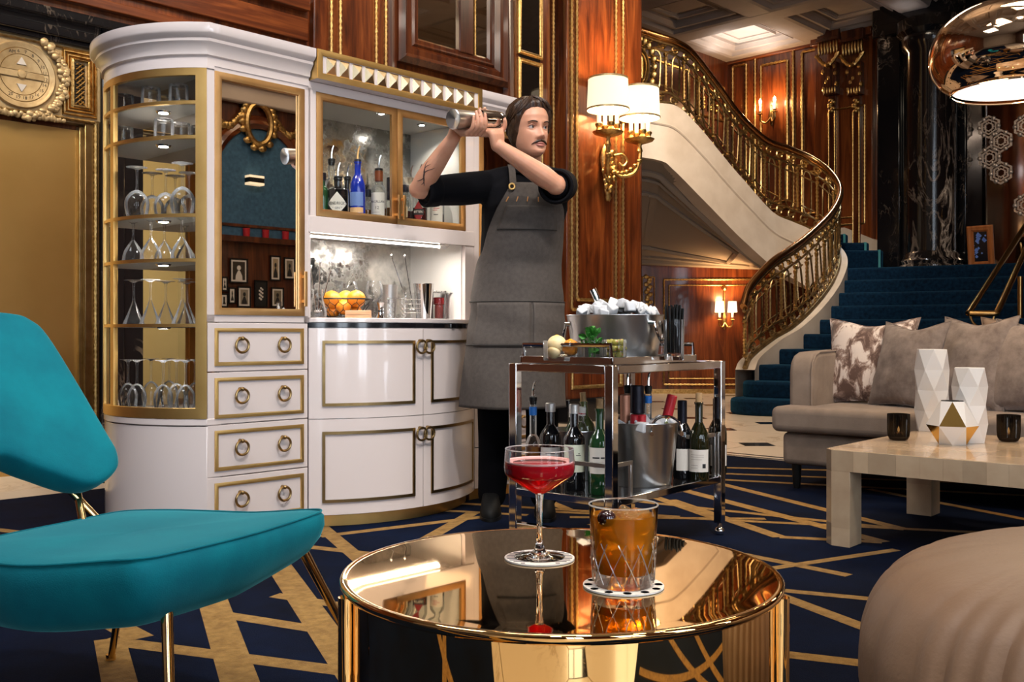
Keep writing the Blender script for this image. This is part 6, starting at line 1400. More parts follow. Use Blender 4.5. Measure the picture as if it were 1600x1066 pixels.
# rocks glass
p = at_z(974, 916, TZT); p.z += .0026
rg = thing('rocks_glass', 'heavy cut rocks glass of amber cocktail with ice and a dark cherry', 'glass', Matrix.Translation(p))
Rb, Rt, Hh = .0400, .0460, .1060; n = 56
def rad(z): return lerp(Rb, Rt, z/Hh)
rows = []
for k in range(30):
    z = .004+(.058)*k/29; row = []
    for i in range(n*2):
        a = PI*i/n; u_ = i/(n*2)*10; w = z/.0125
        d = min(abs(((u_*1+w*.55) % 1)-.5), abs(((u_*1-w*.55) % 1)-.5))*2        # two families of slanting cuts
        cut = -.0024*max(0, 1-(1-d)*3.4*0-d*3.2)
        r = rad(z)+.0006+cut; row.append((r*math.cos(a), r*math.sin(a), z))
    rows.append(row)
for z in (.066, .085, .104, Hh): r = rad(z)-(.0001 if z < .1 else .0); rows.append([(r*math.cos(PI*i/n), r*math.sin(PI*i/n), z) for i in range(n*2)])
for z, t in ((Hh+.0006, .0012), (Hh-.001, .0020), (.094, .0022)): r = rad(z)-t; rows.append([(r*math.cos(PI*i/n), r*math.sin(PI*i/n), z) for i in range(n*2)])
mb = MB().grid(rows, wrap=True); mb.add([(rad(0)*.93*math.cos(PI*i/n), rad(0)*.93*math.sin(PI*i/n), 0) for i in range(n*2)], [tuple(range(n*2-1, -1, -1))])

MB_ = mb.build('cut_crystal', thin_glass('cut crystal', (1, 1, 1), .10, edge_glow=.0), rg, smooth=28)
glint = thin_glass('cut ridge', (1, .93, .82), .45, edge_glow=.45)  # milky tubes painting the bright glints along the real cuts
for k in range(11):
    for s in (1, -1):
        MB().tube([((rad(z)+.0004)*math.cos(2*PI*k/11+s*z*11.4), (rad(z)+.0004)*math.sin(2*PI*k/11+s*z*11.4), z) for z in np.linspace(.006, .060, 12)], .00085, 5).build('cut_glint', glint, rg)
MB().lathe([(0, .0005), (rad(0)*.9, .0005), (rad(.017)-.003, .0172), (0, .0176)], 40).build('thick_base', thin_glass('crystal base', (1, .9, .78), .35, edge_glow=.3), rg)
amber = liquid('amber cocktail', (1., .58, .10), (1., .38, .015), .34)
MB().tube([((rad(Hh)-.0006)*math.cos(t), (rad(Hh)-.0006)*math.sin(t), Hh) for t in np.linspace(0, 2*PI, 65)[:-1]], .0011, 6, closed=True).build('rim', thin_glass('bright thick rim', (1, .95, .88), .5, edge_glow=.5), rg)
am = MB().lathe([(0, .0180), (rad(.018)-.0036, .0180), (rad(.05)-.0029, .05), (rad(.0925)-.0026, .0925), (0, .0925)], 56).build('amber_cocktail', amber, rg)
deep = liquid('red amber', (.9, .18, .03), (.60, .07, .01), .5)
MB().lathe([(0, .0185), (rad(.018)-.006, .0185), (rad(.03)-.008, .030), (0, .033)], 40).build('grenadine_layer', deep, rg)
icem = liquid('drink ice', (1., .97, .88), (1., .76, .38), .16)
for i, (x, y, z, s, e) in enumerate(((.004, -.010, .082, .034, (.3, .5, .2)), (.020, .010, .080, .030, (1, .2, .6)), (-.016, .014, .078, .030, (.2, .9, 1.1)), (.012, -.014, .050, .030, (.7, .3, .1)), (-.016, -.006, .046, .030, (.1, .6, .9)))):
    o = thing('ice_cube', ['ice cube breaking the surface at the middle of the rocks glass', 'ice cube at the right of the rocks glass surface', 'ice cube at the back of the rocks glass', 'sunken ice cube at the right inside the rocks glass', 'sunken ice cube at the left inside the rocks glass'][i], 'ice', Matrix.Translation(p+Vector((x, y, z))) @ Euler(e).to_matrix().to_4x4(), 'ice in the rocks glass')
    MB().box(-s/2, s/2, -s/2, s/2, -s/2, s/2).build('cube_body', icem, o, bevel=s*.14, seg=3)
ch = thing('cocktail_cherry', 'dark cherry floating at the left rim of the rocks glass', 'cherry', Matrix.Translation(p+Vector((-.024, -.022, .091)))); MB().sphere((0, 0, 0), (.0125, .012, .0115), 20, 14).build('fruit', mat('dark cherry', (.02, .004, .006), .08, coat=1.), ch); MB().lathe([(.0, .010), (.003, .0105), (.004, .0115)], 10).build('stalk_scar', M['black_metal'], ch)

# ================================================================ teal lounge chair
def cushion(mb, outline, z_top, thick, dome=.02, edge=.03, n=26, curve=None):
    """upholstered slab from a closed plan outline; shrinking rings give rounded edges"""
    c = Vector((sum(p[0] for p in outline)/len(outline), sum(p[1] for p in outline)/len(outline), 0))
    def ring(k, z): return [Vector((c.x+(x-c.x)*k, c.y+(y-c.y)*k, z)) for x, y in outline]
    rows = [ring(.0005, -thick), ring(.6, -thick), ring(.90, -thick), ring(.955, -thick*.96), ring(.985, -thick*.82), ring(1, -thick*.55), ring(1, -thick*.30), ring(.988, -thick*.10), ring(.965, -.001), ring(.93, dome*.22), ring(.8, dome*.6), ring(.5, dome*.93), ring(.0005, dome)]
    if curve: rows = [[curve(p) for p in r] for r in rows]
    else: rows = [[Vector((p.x, p.y, p.z+z_top)) for p in r] for r in rows]
    mb.grid(rows, wrap=True); return mb
def rounded(poly, r=.05, n=6):
    out = []; m_ = len(poly)
    for i in range(m_):
        p = Vector(poly[i]); a = Vector(poly[i-1]); b = Vector(poly[(i+1) % m_]); d1 = (a-p); d2 = (b-p); rr = min(r, d1.length*.45, d2.length*.45); s = p+d1.normalized()*rr; e = p+d2.normalized()*rr
        for k in range(n+1): t = k/n; out.append(tuple(s*(1-t)**2+p*2*t*(1-t)+e*t*t))
    dense = []
    for i in range(len(out)):
        a, b = Vector(out[i]), Vector(out[(i+1) % len(out)]); k = max(1, int((b-a).length/.04))
        dense += [tuple(a.lerp(b, j/k)) for j in range(k)]
    return dense
CD = Vector((.86, -.51, 0)).normalized(); CE = Vector((.51, .86, 0)).normalized()     # chair: forward, and towards its far side
near = at_y(226, 880, 1.62); far = at_y(521, 797, 2.10)
CE = (far-near); CE.z = 0; WCH = CE.length; CE.normalize(); CD = Vector((CE.y, -CE.x, 0))
CO = near.copy(); CO.z = 0
FCH = Matrix.Translation(CO) @ Matrix((( -CD.x, CE.x, 0, 0), (-CD.y, CE.y, 0, 0), (0, 0, 1, 0), (0, 0, 0, 1)))   # local x backwards from the seat front, y to the far side
chair = thing('lounge_chair', 'teal velvet lounge chair with slim gold legs in the left foreground', 'chair', FCH)
zs = .447
def seat_curve(p):
    x, y = p.x, p.y; t = (y-WCH/2)/(WCH/2); k = max(0, min(1, -p.z/.12))
    dz = .006*t*t-.080*x-.012*math.exp(-((x-.25)/.16)**2)
    return Vector((x+.035*k*k*math.exp(-(x/.2)**2), y-.02*k*k*t, zs+p.z*(1-.22*max(0, t)*math.exp(-(x/.25)**2))+dz-.022))
out = rounded([(.0, .0), (-.012, WCH*.5), (.0, WCH), (.30, WCH+.03), (.60, WCH-.01), (.64, WCH*.5), (.60, .01), (.30, -.03)], .045)
st_ = cushion(MB(), out, 0, .125, .012, curve=seat_curve).build('seat', M['teal'], chair, smooth=80)
pip = MB(); C0 = Vector((sum(x for x, y in out)/len(out), sum(y for x, y in out)/len(out), 0))
pip.tube([seat_curve(Vector((C0.x+(x-C0.x)*.972, C0.y+(y-C0.y)*.972, .001))) for x, y in out], .0024, 6, closed=True); pip.build('piping', M['teal'], st_)
# backrest: a broad leaning pad with rounded top corners and a scooped lower edge
bo = [(p.x, p.y) for p in catmull([(a, b, 0) for a, b in [(.015, .02), (.09, -.018), (.19, .035), (WCH*.5, .075), (WCH-.19, .035), (WCH-.09, -.018), (WCH-.015, .005), (WCH+.012, .05), (WCH+.010, .12), (WCH-.01, .36), (WCH-.035, .425), (WCH-.09, .445), (WCH*.5, .455), (.09, .445), (.035, .425), (.01, .36), (-.010, .12), (-.012, .05), (.015, .02)]], 6)][:-1]
def back_curve(p):
    y, s_ = p.x, p.y; t = (y-WCH/2)/(WCH/2); zz = .476+.855*s_
    return Vector((.612+.60*s_-.035*t*t-p.z*.855, y-.015, zz+p.z*.50))
bk_ = cushion(MB(), bo, 0, .070, .014, curve=back_curve).build('backrest', M['teal'], chair, smooth=80)
gm = M['leg_gold'] = mat('gold plated leg', (.80, .55, .25), .12, metal=1.)
def cleg(a, b, r0=.011, r1=.008):
    l = MB().tube([a, b], [r0, r1], 12).build('leg', gm, chair); MB().tube([Vector(b)+Vector((0, 0, -.0)), Vector(b)+Vector((0, 0, .014))], r1+.0035, 12).build('foot_glide', gm, l)
    v = Vector(b)-Vector(a); c = Vector(a)+v*.62; MB().tube([c-v.normalized()*.012, c+v.normalized()*.012], lerp(r0, r1, .62)+.0025, 12).build('leg_collar', gm, l)
cleg((.05, .10, zs-.10), (-.03, .03, .013)); cleg((.06, WCH-.03, zs-.10), (-.05, WCH+.10, .013)); cleg((.52, .05, zs-.10), (.66, -.02, .013)); cleg((.52, WCH-.05, zs-.10), (.66, WCH+.02, .013))
MB().box(.05, .55, .05, WCH-.05, zs-.118, zs-.098).build('seat_pan', M['black_metal'], chair, bevel=.01); mb = MB(); mb.tube([(.07, .04, zs-.118), (.07, WCH-.04, zs-.118), (.54, WCH-.05, zs-.118), (.54, .05, zs-.118)], .007, 8, closed=True); mb.build('under_frame', gm, chair)
for s in (0, 1):
    yc = .10+(WCH-.20)*s; mb = MB(); mb.tube([(.54, yc-.05, zs-.16), (.66, yc+.02, .44), (.74, yc+.05, .60)], .009, 10); mb.tube([(.54, yc+.07, zs-.16), (.66, yc-.0, .44), (.74, yc-.05, .60)], .009, 10); mb.build('back_stay', gm, chair)

# ================================================================ leather pouf, right foreground
pf = Vector((1.06, 1.60, .013)); pouf = thing('leather_pouf', 'round taupe leather pouf with gathered sides at the right edge of the foreground', 'pouf', Matrix.Translation(pf))
rows = []; NS = 220
for k, (r, z) in enumerate([(.05, 0), (.34, 0), (.385, .012), (.425, .055), (.455, .12), (.470, .19), (.468, .26), (.452, .315), (.428, .358), (.385, .392), (.31, .420), (.20, .438), (.10, .446), (.0004, .448)]):
    row = []
    for i in range(NS):
        a = 2*PI*i/NS; f = np.interp(z, [0, .03, .30, .40, .435], [.5, 1.0, 1., .55, .05]) if k < 11 else 0
        ph = 3*math.sin(a*3+1)+.9*math.sin(a*7); w = (abs(math.sin(a*19+ph))**.6-.6)*.021*(.8+.2*math.sin(a*5+2))
        row.append(((r+w*f)*math.cos(a+.10*f*math.sin(a*4)*(.3-z)), (r+w*f)*math.sin(a+.10*f*math.sin(a*4)*(.3-z)), z))
    rows.append(row)
fine = []
for a, b in zip(rows[:-1], rows[1:]):
    for t in (0, .5): fine.append([tuple(Vector(p).lerp(Vector(q), t)) for p, q in zip(a, b)])
fine.append(rows[-1]); po = MB().grid(fine, wrap=True).build('leather_cover', M['leather'], pouf, smooth=75); po.modifiers.new('s', 'SUBSURF').render_levels = 1
MB().lathe([(0, 0), (.335, -.0), (.335, .008), (0, .008)], 60, Matrix.Translation((0, 0, -.0008))).build('base_ring', M['black_metal'], pouf)
# ================================================================ bone-veneered coffee table
FT = Matrix.Translation((1.165, 3.72, 0)) @ Matrix.Rotation(math.radians(-42), 4, 'Z'); TL, TW, TH_ = 1.65, .95, .37
coffee = thing('coffee_table', 'low square-legged table veneered in pale bone tiles in front of the sofa', 'table', FT @ Matrix.Translation((0, 0, .013)))
FTI = Matrix.Translation((0, 0, -.013))
def cf(mb, name, m, parent=None, **k):
    o = mb.build(name, m, parent or coffee, **k); o.matrix_basis = FTI if parent is None else Matrix(); return o
ch_ = .035
plan = [(ch_, 0), (TL-ch_, 0), (TL, ch_), (TL, TW-ch_), (TL-ch_, TW), (ch_, TW), (0, TW-ch_), (0, ch_)]
ctop = cf(MB().prism(plan, TH_-.078, TH_-.0012), 'table_slab', BONE[1], bevel=.002)
r_ = random.Random(4); x = .004
while x < TL-.004:                                              # veneer tiles on the top
    w = min(r_.uniform(.13, .21), TL-.004-x); y = .004
    if TL-.004-(x+w) < .05: w = TL-.004-x
    while y < TW-.004:
        d = min(r_.uniform(.09, .15), TW-.004-y)
        if TW-.004-(y+d) < .04: d = TW-.004-y
        P = [(x, y), (x+w-.0008, y), (x+w-.0008, y+d-.0008), (x, y+d-.0008)]
        if x < .01 and y < .01: P = [(x+ch_, y), P[1], P[2], (x, y+ch_), (x, y+ch_*.99)][:4]+[]
        if x < .01 and y+d > TW-.01: P = [P[0], P[1], P[2], (x+ch_, y+d), (x, y+d-ch_)]
        cf(MB().prism(P, TH_-.0012, TH_+.0001*r_.random()), 'veneer_tile', r_.choice(BONE[:3]), ctop, smooth=0); y += d
    x += w
def facing(parent, a, b, z0, z1, nrm, step=(.05, .13)):        # veneer pieces along an upright face
    a, b = Vector(a), Vector(b); L = (b-a).length; t = 0; d = (b-a)/L; n = Vector(nrm)*.0011
    while t < L-.001:
        w = min(r_.uniform(*step), L-t)
        if L-(t+w) < .03: w = L-t
        p, q = a+d*t, a+d*(t+w-.0007); cuts = [z0, z1] if z1-z0 < .1 else [z0]+[z0+(z1-z0)*k for k in sorted(r_.uniform(.2, .8) for _ in range(2))]+[z1]
        for c0, c1 in zip(cuts[:-1], cuts[1:]):
            P = [(p.x, p.y), (q.x, q.y), (q.x+n.x, q.y+n.y), (p.x+n.x, p.y+n.y)]
            cf(MB().prism(P, c0, c1-.0005), 'veneer_tile', r_.choice(BONE), parent, smooth=0)
        t += w
facing(ctop, (ch_, 0), (TL-ch_, 0), TH_-.078, TH_-.0012, (0, -1, 0)); facing(ctop, (0, TW-ch_), (0, ch_), TH_-.078, TH_-.0012, (-1, 0, 0)); facing(ctop, (0, ch_), (ch_, 0), TH_-.078, TH_-.0012, (-.7, -.7, 0), (.05, .06))
LG = .105
for x0, y0_ in ((0, 0), (TL-LG, 0), (0, TW-LG), (TL-LG, TW-LG)):
    P = [(x0, y0_), (x0+LG, y0_), (x0+LG, y0_+LG), (x0, y0_+LG)]
    if (x0, y0_) == (0, 0): P = [(ch_, 0), (LG, 0), (LG, LG), (0, LG), (0, ch_)]
    if x0 == 0 and y0_ > 0: P = [(0, y0_), (LG, y0_), (LG, TW), (ch_, TW), (0, TW-ch_)]
    l = cf(MB().prism(P, .013, TH_-.077), 'leg', BONE[2], bevel=.001)
    if x0 == 0:
        facing(l, (ch_ if y0_ == 0 else 0, y0_), (LG, y0_), .013, TH_-.08, (0, -1, 0), (.10, .12)); facing(l, (0, y0_+LG-(ch_ if y0_ else 0)), (0, y0_+(ch_ if y0_ == 0 else 0)), .013, TH_-.08, (-1, 0, 0), (.10, .12))
        if y0_ == 0: facing(l, (0, ch_), (ch_, 0), .013, TH_-.08, (-.7, -.7, 0), (.05, .06))
# faceted white vases
def facet_vase(name, label, p, r, h, rows_n, n=6, rot=.2):
    o = thing(name, label, 'vase', Matrix.Translation(p)); mb = MB(); V_ = []; fs = []
    for k in range(rows_n+1):
        rr = r*(.92 if k in (0, rows_n) else 1.0)
        V_ += [(rr*math.cos(2*PI*(i+.5*(k % 2))/n+rot), rr*math.sin(2*PI*(i+.5*(k % 2))/n+rot), h*k/rows_n) for i in range(n)]
    for k in range(rows_n):
        for i in range(n):
            a, b = k*n+i, k*n+(i+1) % n; c, d = a+n, b+n
            if k % 2 == 0: fs += [(a, b, c), (b, d, c)]
            else: fs += [(a, b, d), (a, d, c)]
    T = rows_n*n; V_ += [(.8*x, .8*y, z) for x, y, z in V_[T:T+n]]+[(.8*x, .8*y, z-.06) for x, y, z in V_[T:T+n]]; E = T+n
    fs += [(T+i, T+(i+1) % n, E+(i+1) % n, E+i) for i in range(n)]+[(E+i, E+(i+1) % n, E+n+(i+1) % n, E+n+i) for i in range(n)]+[tuple(E+n+i for i in range(n)), tuple(range(n-1, -1, -1))]
    mb.add(V_, fs).build('vase_body', M['white_ceramic'], o, smooth=0, bevel=.0012); return o
def on_table(px, py): return at_z(px, py, TH_)
facet_vase('faceted_vase', 'taller of the two white faceted vases on the coffee table', on_table(1456, 673), .073, .362, 4, 6, .25)
facet_vase('faceted_vase', 'shorter of the two white faceted vases on the coffee table', on_table(1515, 691), .067, .296, 4, 6, .05)
p = on_table(1488, 694); gv = thing('geometric_vase', 'low white polyhedral vase with gold facets in front of the tall vases', 'vase', Matrix.Translation(p) @ Matrix.Rotation(.12, 4, 'Z'))
n = 6; R3 = [(.056, 0, .5), (.095, .074, 0.), (.048, .168, .5)]
V_ = [(r*math.cos(2*PI*(i+o_)/n-PI/2), r*math.sin(2*PI*(i+o_)/n-PI/2), z) for r, z, o_ in R3 for i in range(n)]
W = []; Gd = []
for i in range(n):
    j = (i+1) % n
    W.append((i, j, n+j)); (Gd if i == 5 else W).append((n+i, n+j, 2*n+i)); (Gd if i in (0, 4, 2) else W).append((n+i, n+j, i)); W.append((n+j, 2*n+j, 2*n+i))
W = [f for f in W]; W.append(tuple(range(n-1, -1, -1)))
MB().add(V_, W).build('vase_body', M['white_ceramic'], gv, smooth=0)
gf = mat('gilded facet', (.85, .55, .16), .14, metal=1.); MB().add(V_, Gd).build('gold_facet', gf, gv, smooth=0, kind='stuff'); MB().lathe([(.030, .160), (.047, .1675), (.046, .170), (.028, .170), (.026, .10), (0, .10)], 6).build('dark_mouth', M['black_metal'], gv, smooth=0)
# smoked tealight glasses
smk = thin_glass('smoked ribbed glass', (.10, .09, .085), .30, (.6, .55, .5), .1); flame = mat('candle flame', (1, .8, .4), .5, emit=(1., .62, .22), estr=25.); wax = mat('candle wax', (.7, .5, .35), .5, emit=(1., .5, .2), estr=.35)
for px, py, lb in ((1404, 688, 'smoked ribbed tealight glass at the left end of the coffee table'), (1576, 690, 'smoked ribbed tealight glass at the right edge of the coffee table')):
    p = on_table(px, py); o = thing('tealight_holder', lb, 'candle holder', Matrix.Translation(p), 'tealight holders'); P = [(.024, 0), (.034, .004), (.041, .018), (.043, .045), (.043, .107)]; n = 72; rows = []
    for r, z in P+[(.0405, .107), (.0405, .045), (.037, .014), (.001, .012)]: rows.append([((r+(.0009 if i % 2 else -.0009)*(r > .03))*math.cos(2*PI*i/n), (r+(.0009 if i % 2 else -.0009)*(r > .03))*math.sin(2*PI*i/n), z) for i in range(n)])
    MB().grid(rows, wrap=True).build('ribbed_glass', smk, o, smooth=20); MB().lathe([(0, .0125), (.030, .0125), (.030, .030), (0, .031)], 24).build('tealight', wax, o); MB().lathe([(0, .032), (.0045, .037), (.0050, .043), (.002, .053), (0, .058)], 12).build('flame', flame, o)
    light('tealight_glow', 'POINT', p+Vector((0, 0, .06)), .25, (1, .55, .2), .01)

# ================================================================ sofa and cushions
FS = Matrix.Translation((1.315, 5.06, 0)) @ Matrix.Rotation(math.radians(-40), 4, 'Z'); SL_, SD_ = 2.5, .98
sofa = thing('sofa', 'taupe velvet sofa at the right, in front of the blue stairs', 'sofa', FS)
def so_(mb, name, **k): return mb.build(name, M['sofa'], sofa, **k)
so_(MB().box(.04, SL_-.04, .05, SD_, .135, .300), 'sofa_base', bevel=.03, seg=4)
seat_o = rounded([(-.0, .0), (SL_, .0), (SL_, .20), (SL_-.13, .20), (SL_-.13, .80), (.13, .80), (.13, .20), (-.0, .20)], .04)
sc_ = MB(); so_(MB().prism([(0, 0), (SL_, 0), (SL_, .20), (SL_-.13, .20), (SL_-.13, .80), (.13, .80), (.13, .20), (0, .20)], .303, .432), 'seat_cushion', bevel=.035, seg=5)
for x0 in (0.01, SL_-.14):                                     # arms with rolled front corners
    P = [(.20, .30), (.20, .60), (.215, .655), (.25, .69), (.30, .705), (.92, .72), (SD_, .72), (SD_, .30)]
    mb = MB().add([(x0, y, z) for y, z in P]+[(x0+.13, y, z) for y, z in P], [tuple(range(8)), tuple(range(15, 7, -1))]+[(i, (i+1) % 8, 8+(i+1) % 8, 8+i) for i in range(8)])
    a = so_(mb, 'armrest', bevel=.025, seg=4); mb = MB(); mb.tube([(x0+.126, y, z) for y, z in P[:7]], .005, 6); mb.build('piping', M['sofa'], a)
so_(MB().box(.12, SL_-.12, .76, SD_, .30, .72), 'backrest', bevel=.05, seg=5)
for x in (.10, SL_-.10):
    for y in (.10, SD_-.08): MB().lathe([(0, .0), (.015, .0), (.018, .01), (.026, .14), (0, .14)], 14, Matrix.Translation((x, y, .0125))).build('leg', M['black_metal'], sofa)
def pillow(label, x, y, z, w, h, yaw, lean, m, th=.085, roll=0.0, grp='sofa cushions'):
    o = thing('cushion', label, 'cushion', FS @ Matrix.Translation((x, y, z)) @ Euler((-lean, roll, yaw)).to_matrix().to_4x4(), grp); n = 22; front = []; back = []
    for i in range(n+1):
        rf, rb = [], []
        for k in range(n+1):
            a, b = -1+2*i/n, -1+2*k/n; f = (1-a*a)*(1-b*b); t = th*(f**.42)*(1+.10*noise.noise(Vector((a*2+x*9, b*2, 3)))); pin = 1-.085*(1-a*a)*abs(b)**2-.0; pin2 = 1-.10*(1-b*b)*abs(a)**2
            X, Z = a*w/2*pin2*(1+.03*abs(a*b)**3), b*h/2*pin*(1+.03*abs(a*b)**3); wob = .005*noise.noise(Vector((a*5+y*7, b*5, x)))
            if b > .3: Z -= .035*math.exp(-(a/.5)**2)*(b-.3)
            rf.append((X, -t-wob, Z+h/2)); rb.append((X, t*.9, Z+h/2))
        front.append(rf); back.append(rb)
    c = MB().grid(front).grid(back).build('cover', m, o, smooth=80); bmod = c.modifiers.new('w', 'WELD'); bmod.merge_threshold = .0005
    E = [Vector(front[0][k]) for k in range(n+1)]+[Vector(front[i][n]) for i in range(1, n+1)]+[Vector(front[n][k]) for k in range(n-1, -1, -1)]+[Vector(front[i][0]) for i in range(n-1, 0, -1)]
    MB().tube([(p.x, p.y*.0+.0, p.z) for p in E], .0035, 6, closed=True).build('seam', m, o); return o
pillow('crushed velvet cushion in mottled brown and cream at the sofa\'s left arm', .305, .50, .428, .47, .47, .02, .28, M['pillow_crush'])
pillow('grey brown velvet cushion leaning on the mottled crushed velvet one', .520, .37, .428, .40, .45, -.42, .30, M['pillow_grey'], .075)
pillow('tan cushion tucked at the back between the two grey brown cushions', .60, .60, .430, .46, .42, -.05, .22, M['pillow_tan'], .07)
pillow('grey brown velvet cushion behind the tallest white vase', .82, .44, .428, .40, .47, -.36, .26, M['pillow_grey'], .075)
pillow('taupe cushion at the sofa back behind the rightmost cushion', 1.06, .60, .430, .46, .46, .0, .22, M['pillow_tan'], .07)
pillow('grey brown velvet cushion at the right edge beside the short vase', 1.13, .36, .428, .44, .46, -.20, .30, M['pillow_grey'])

# ================================================================ pendant lamp
pl = Vector((2.235, 4.42, 0)); pend = thing('pendant_lamp', 'big copper-gold dome pendant lamp hanging at the upper right', 'lamp', Matrix.Translation(pl+Vector((0, 0, 1.89))))
prof = catmull([(.258, -.012, 0), (.262, .0, 0), (.305, .035, 0), (.340, .09, 0), (.352, .155, 0), (.340, .225, 0), (.300, .295, 0), (.225, .350, 0), (.12, .384, 0), (.03, .395, 0)], 5); prof = [(q.x, q.y) for q in prof]
MB().lathe(prof+[(0, .396)]+[(max(.001, r-.006), z-.004) for r, z in reversed(prof[3:])]+[(.252, -.010)], 96).build('dome', mat('mirror copper', (.62, .45, .30), .05, metal=1.), pend, smooth=70)
MB().lathe([(0, .012), (.253, .012), (.253, .006), (0, .006)], 48).build('diffuser', mat('lamp diffuser', (.9, .85, .78), .7, emit=(1., .90, .78), estr=1.5), pend)
MB().lathe([(0, .392), (.035, .392), (.028, .42), (.012, .45), (.006, .46), (0, .46)], 20).build('cap', M['dark_brass'], pend); MB().tube([(0, 0, .45), (0, 0, H_CEIL-1.89-.02)], .006, 8).build('cord', M['black_metal'], pend); MB().lathe([(0, H_CEIL-1.915), (.07, H_CEIL-1.915), (.075, H_CEIL-1.89), (0, H_CEIL-1.89)], 24).build('ceiling_rose', M['dark_brass'], pend)
light('pendant_beam', 'AREA', pl+Vector((0, 0, 1.885)), 14, WARM, .45)

# ================================================================ wall sconces
def curl(mb, P, r, seg=8): mb.tube(catmull(P, 6), r, seg)
sx, sz = at_plane(W1, 943, 250, -.12); FSC = W1 @ Matrix.Translation((sx, -.12, 2.30))
big = thing('wall_sconce', 'large gilt wall sconce with two white drum shades on the corner pilaster', 'sconce', FSC)
mb = MB(); r_ = random.Random(8)
mb.lathe([(0, -.22), (.012, -.21), (.03, -.13), (.022, -.09), (.06, .02), (.075, .12), (.06, .20), (.03, .26), (.0, .27)], 20, Matrix.Translation((0, -.03, 0)), sy=.55)
for k in range(26): a = k*.9; z = -.16+.40*k/26; w = .07*math.sin(PI*(k+3)/30); mb.sphere((w*math.sin(a*2.3), -.06-.02*math.cos(a), z), (.026, .022, .034), 8, 6)
mb.tube([(0, -.05, -.18), (.008, -.05, -.24), (0, -.05, -.27)], [.022, .03, .018], 8); mb.build('carved_backplate', M['gilt'], big)
for s in (-1, 1):
    ex, ey = s*.235, -.24; ez = .30
    mb = MB(); curl(mb, [(s*.03, -.06, .05), (s*.10, -.12, -.03), (s*.20, -.20, .0), (ex, ey, .12), (ex, ey, ez-.02)], .020); curl(mb, [(s*.06, -.08, .16), (s*.12, -.13, .17), (s*.15, -.16, .11), (s*.12, -.14, .06), (s*.09, -.11, .09)], .013)
    for q in range(7): mb.sphere((lerp(s*.05, ex, q/6), lerp(-.08, ey, q/6), -.0+.11*(q/6)**2-.02*math.sin(PI*q/6)), (.030, .026, .024), 8, 6)
    mb.lathe([(.012, ez-.13), (.03, ez-.10), (.018, ez-.05), (.03, ez-.03)], 14, Matrix.Translation((ex, ey, 0))); arm = mb.build('arm', M['gilt'], big)
    d = MB().lathe([(0, ez-.035), (.05, ez-.03), (.125, ez-.006), (.14, ez+.012), (.125, ez+.008), (0, ez)], 32, Matrix.Translation((ex, ey, 0))).build('drip_dish', M['gilt'], big)
    for k in range(4):
        a = PI/4+k*PI/2+.2; x, y = ex+.085*math.cos(a), ey+.085*math.sin(a)
        MB().lathe([(.02, ez+.005), (.035, ez+.02), (.022, ez+.045), (.036, ez+.07), (.034, ez+.085), (0, ez+.085)], 14, Matrix.Translation((x, y, 0))).build('candle_cup', M['gilt'], d); MB().lathe([(.018, ez+.085), (.018, ez+.24), (0, ez+.24)], 12, Matrix.Translation((x, y, 0))).build('candle_tube', M['candle'], d)
    s0 = ez+.205; shd = MB().lathe([(.190, s0), (.178, s0+.285), (.174, s0+.285), (.186, s0)], 48, Matrix.Translation((ex, ey, 0))).build('drum_shade', M['shade'], big)
    mb = MB()
    for r, z in ((.190, s0+.006), (.178, s0+.280)): mb.lathe([(r-.001, z-.008), (r+.0035, z-.008), (r+.0035, z+.008), (r-.001, z+.008), (r-.001, z-.008)], 48, Matrix.Translation((ex, ey, 0)))
    mb.build('shade_trim', M['gilt_pale'], shd)
    w_ = FSC @ Vector((ex, ey, s0+.10)); light('sconce_bulb', 'POINT', w_, 26, (1., .72, .42), .07)
w_ = FSC @ Vector((0, -.30, .95)); light('sconce_uplight', 'SPOT', w_, 34, (1., .55, .22), .06, target=FSC @ Vector((0, .02, 1.6)), spot=2.4, blend=.9)
w_ = FSC @ Vector((0, -.30, .30)); light('sconce_downlight', 'SPOT', w_, 12, (1., .60, .28), .06, target=FSC @ Vector((0, .02, -.6)), spot=2.0, blend=.9)
FA = Matrix.Translation((at_y(1131, 480, Ys).x, Ys-.015, at_y(1131, 500, Ys).z))
sm = thing('wall_sconce', 'small twin-shaded brass sconce on the panelled wall under the staircase', 'sconce', FA)
mb = MB(); mb.lathe([(0, -.14), (.01, -.12), (.03, -.03), (.022, .05), (.012, .10), (.012, .38), (0, .40)], 14, Matrix.Translation((0, -.02, 0)), sy=.6); mb.sphere((0, -.03, .42), .035, 10, 7); mb.build('backplate', M['gilt'], sm)
for s in (-1, 1):
    mb = MB(); curl(mb, [(0, -.04, -.04), (s*.04, -.08, -.10), (s*.085, -.11, -.07), (s*.085, -.12, .0)], .010); mb.lathe([(.008, -.01), (.035, .0), (.012, .012), (.016, .03)], 12, Matrix.Translation((s*.085, -.12, 0))); mb.build('arm', M['gilt'], sm)
    MB().lathe([(.015, .03), (.015, .10), (0, .10)], 10, Matrix.Translation((s*.085, -.12, 0))).build('candle_tube', M['candle'], sm); MB().lathe([(.064, .10), (.054, .245), (.052, .245), (.062, .10)], 28, Matrix.Translation((s*.085, -.12, 0))).build('shade', mat('small shade', (.9, .8, .65), .8, emit=(1., .80, .52), estr=2.6), sm)
    light('alcove_bulb', 'POINT', FA @ Vector((s*.085, -.14, .17)), 7, (1., .62, .30), .05)
light('alcove_glow', 'SPOT', FA @ Vector((0, -.30, .28)), 30, (1., .55, .22), .05, target=FA @ Vector((0, .0, .75)), spot=2.6, blend=.8)
fx, fz = w2(1207, 178, -.02); FF = FW2 @ Matrix.Translation((fx, -.02, fz))
fs = thing('wall_sconce', 'twin bare-bulb candle sconce high on the far panelled wall', 'sconce', FF)
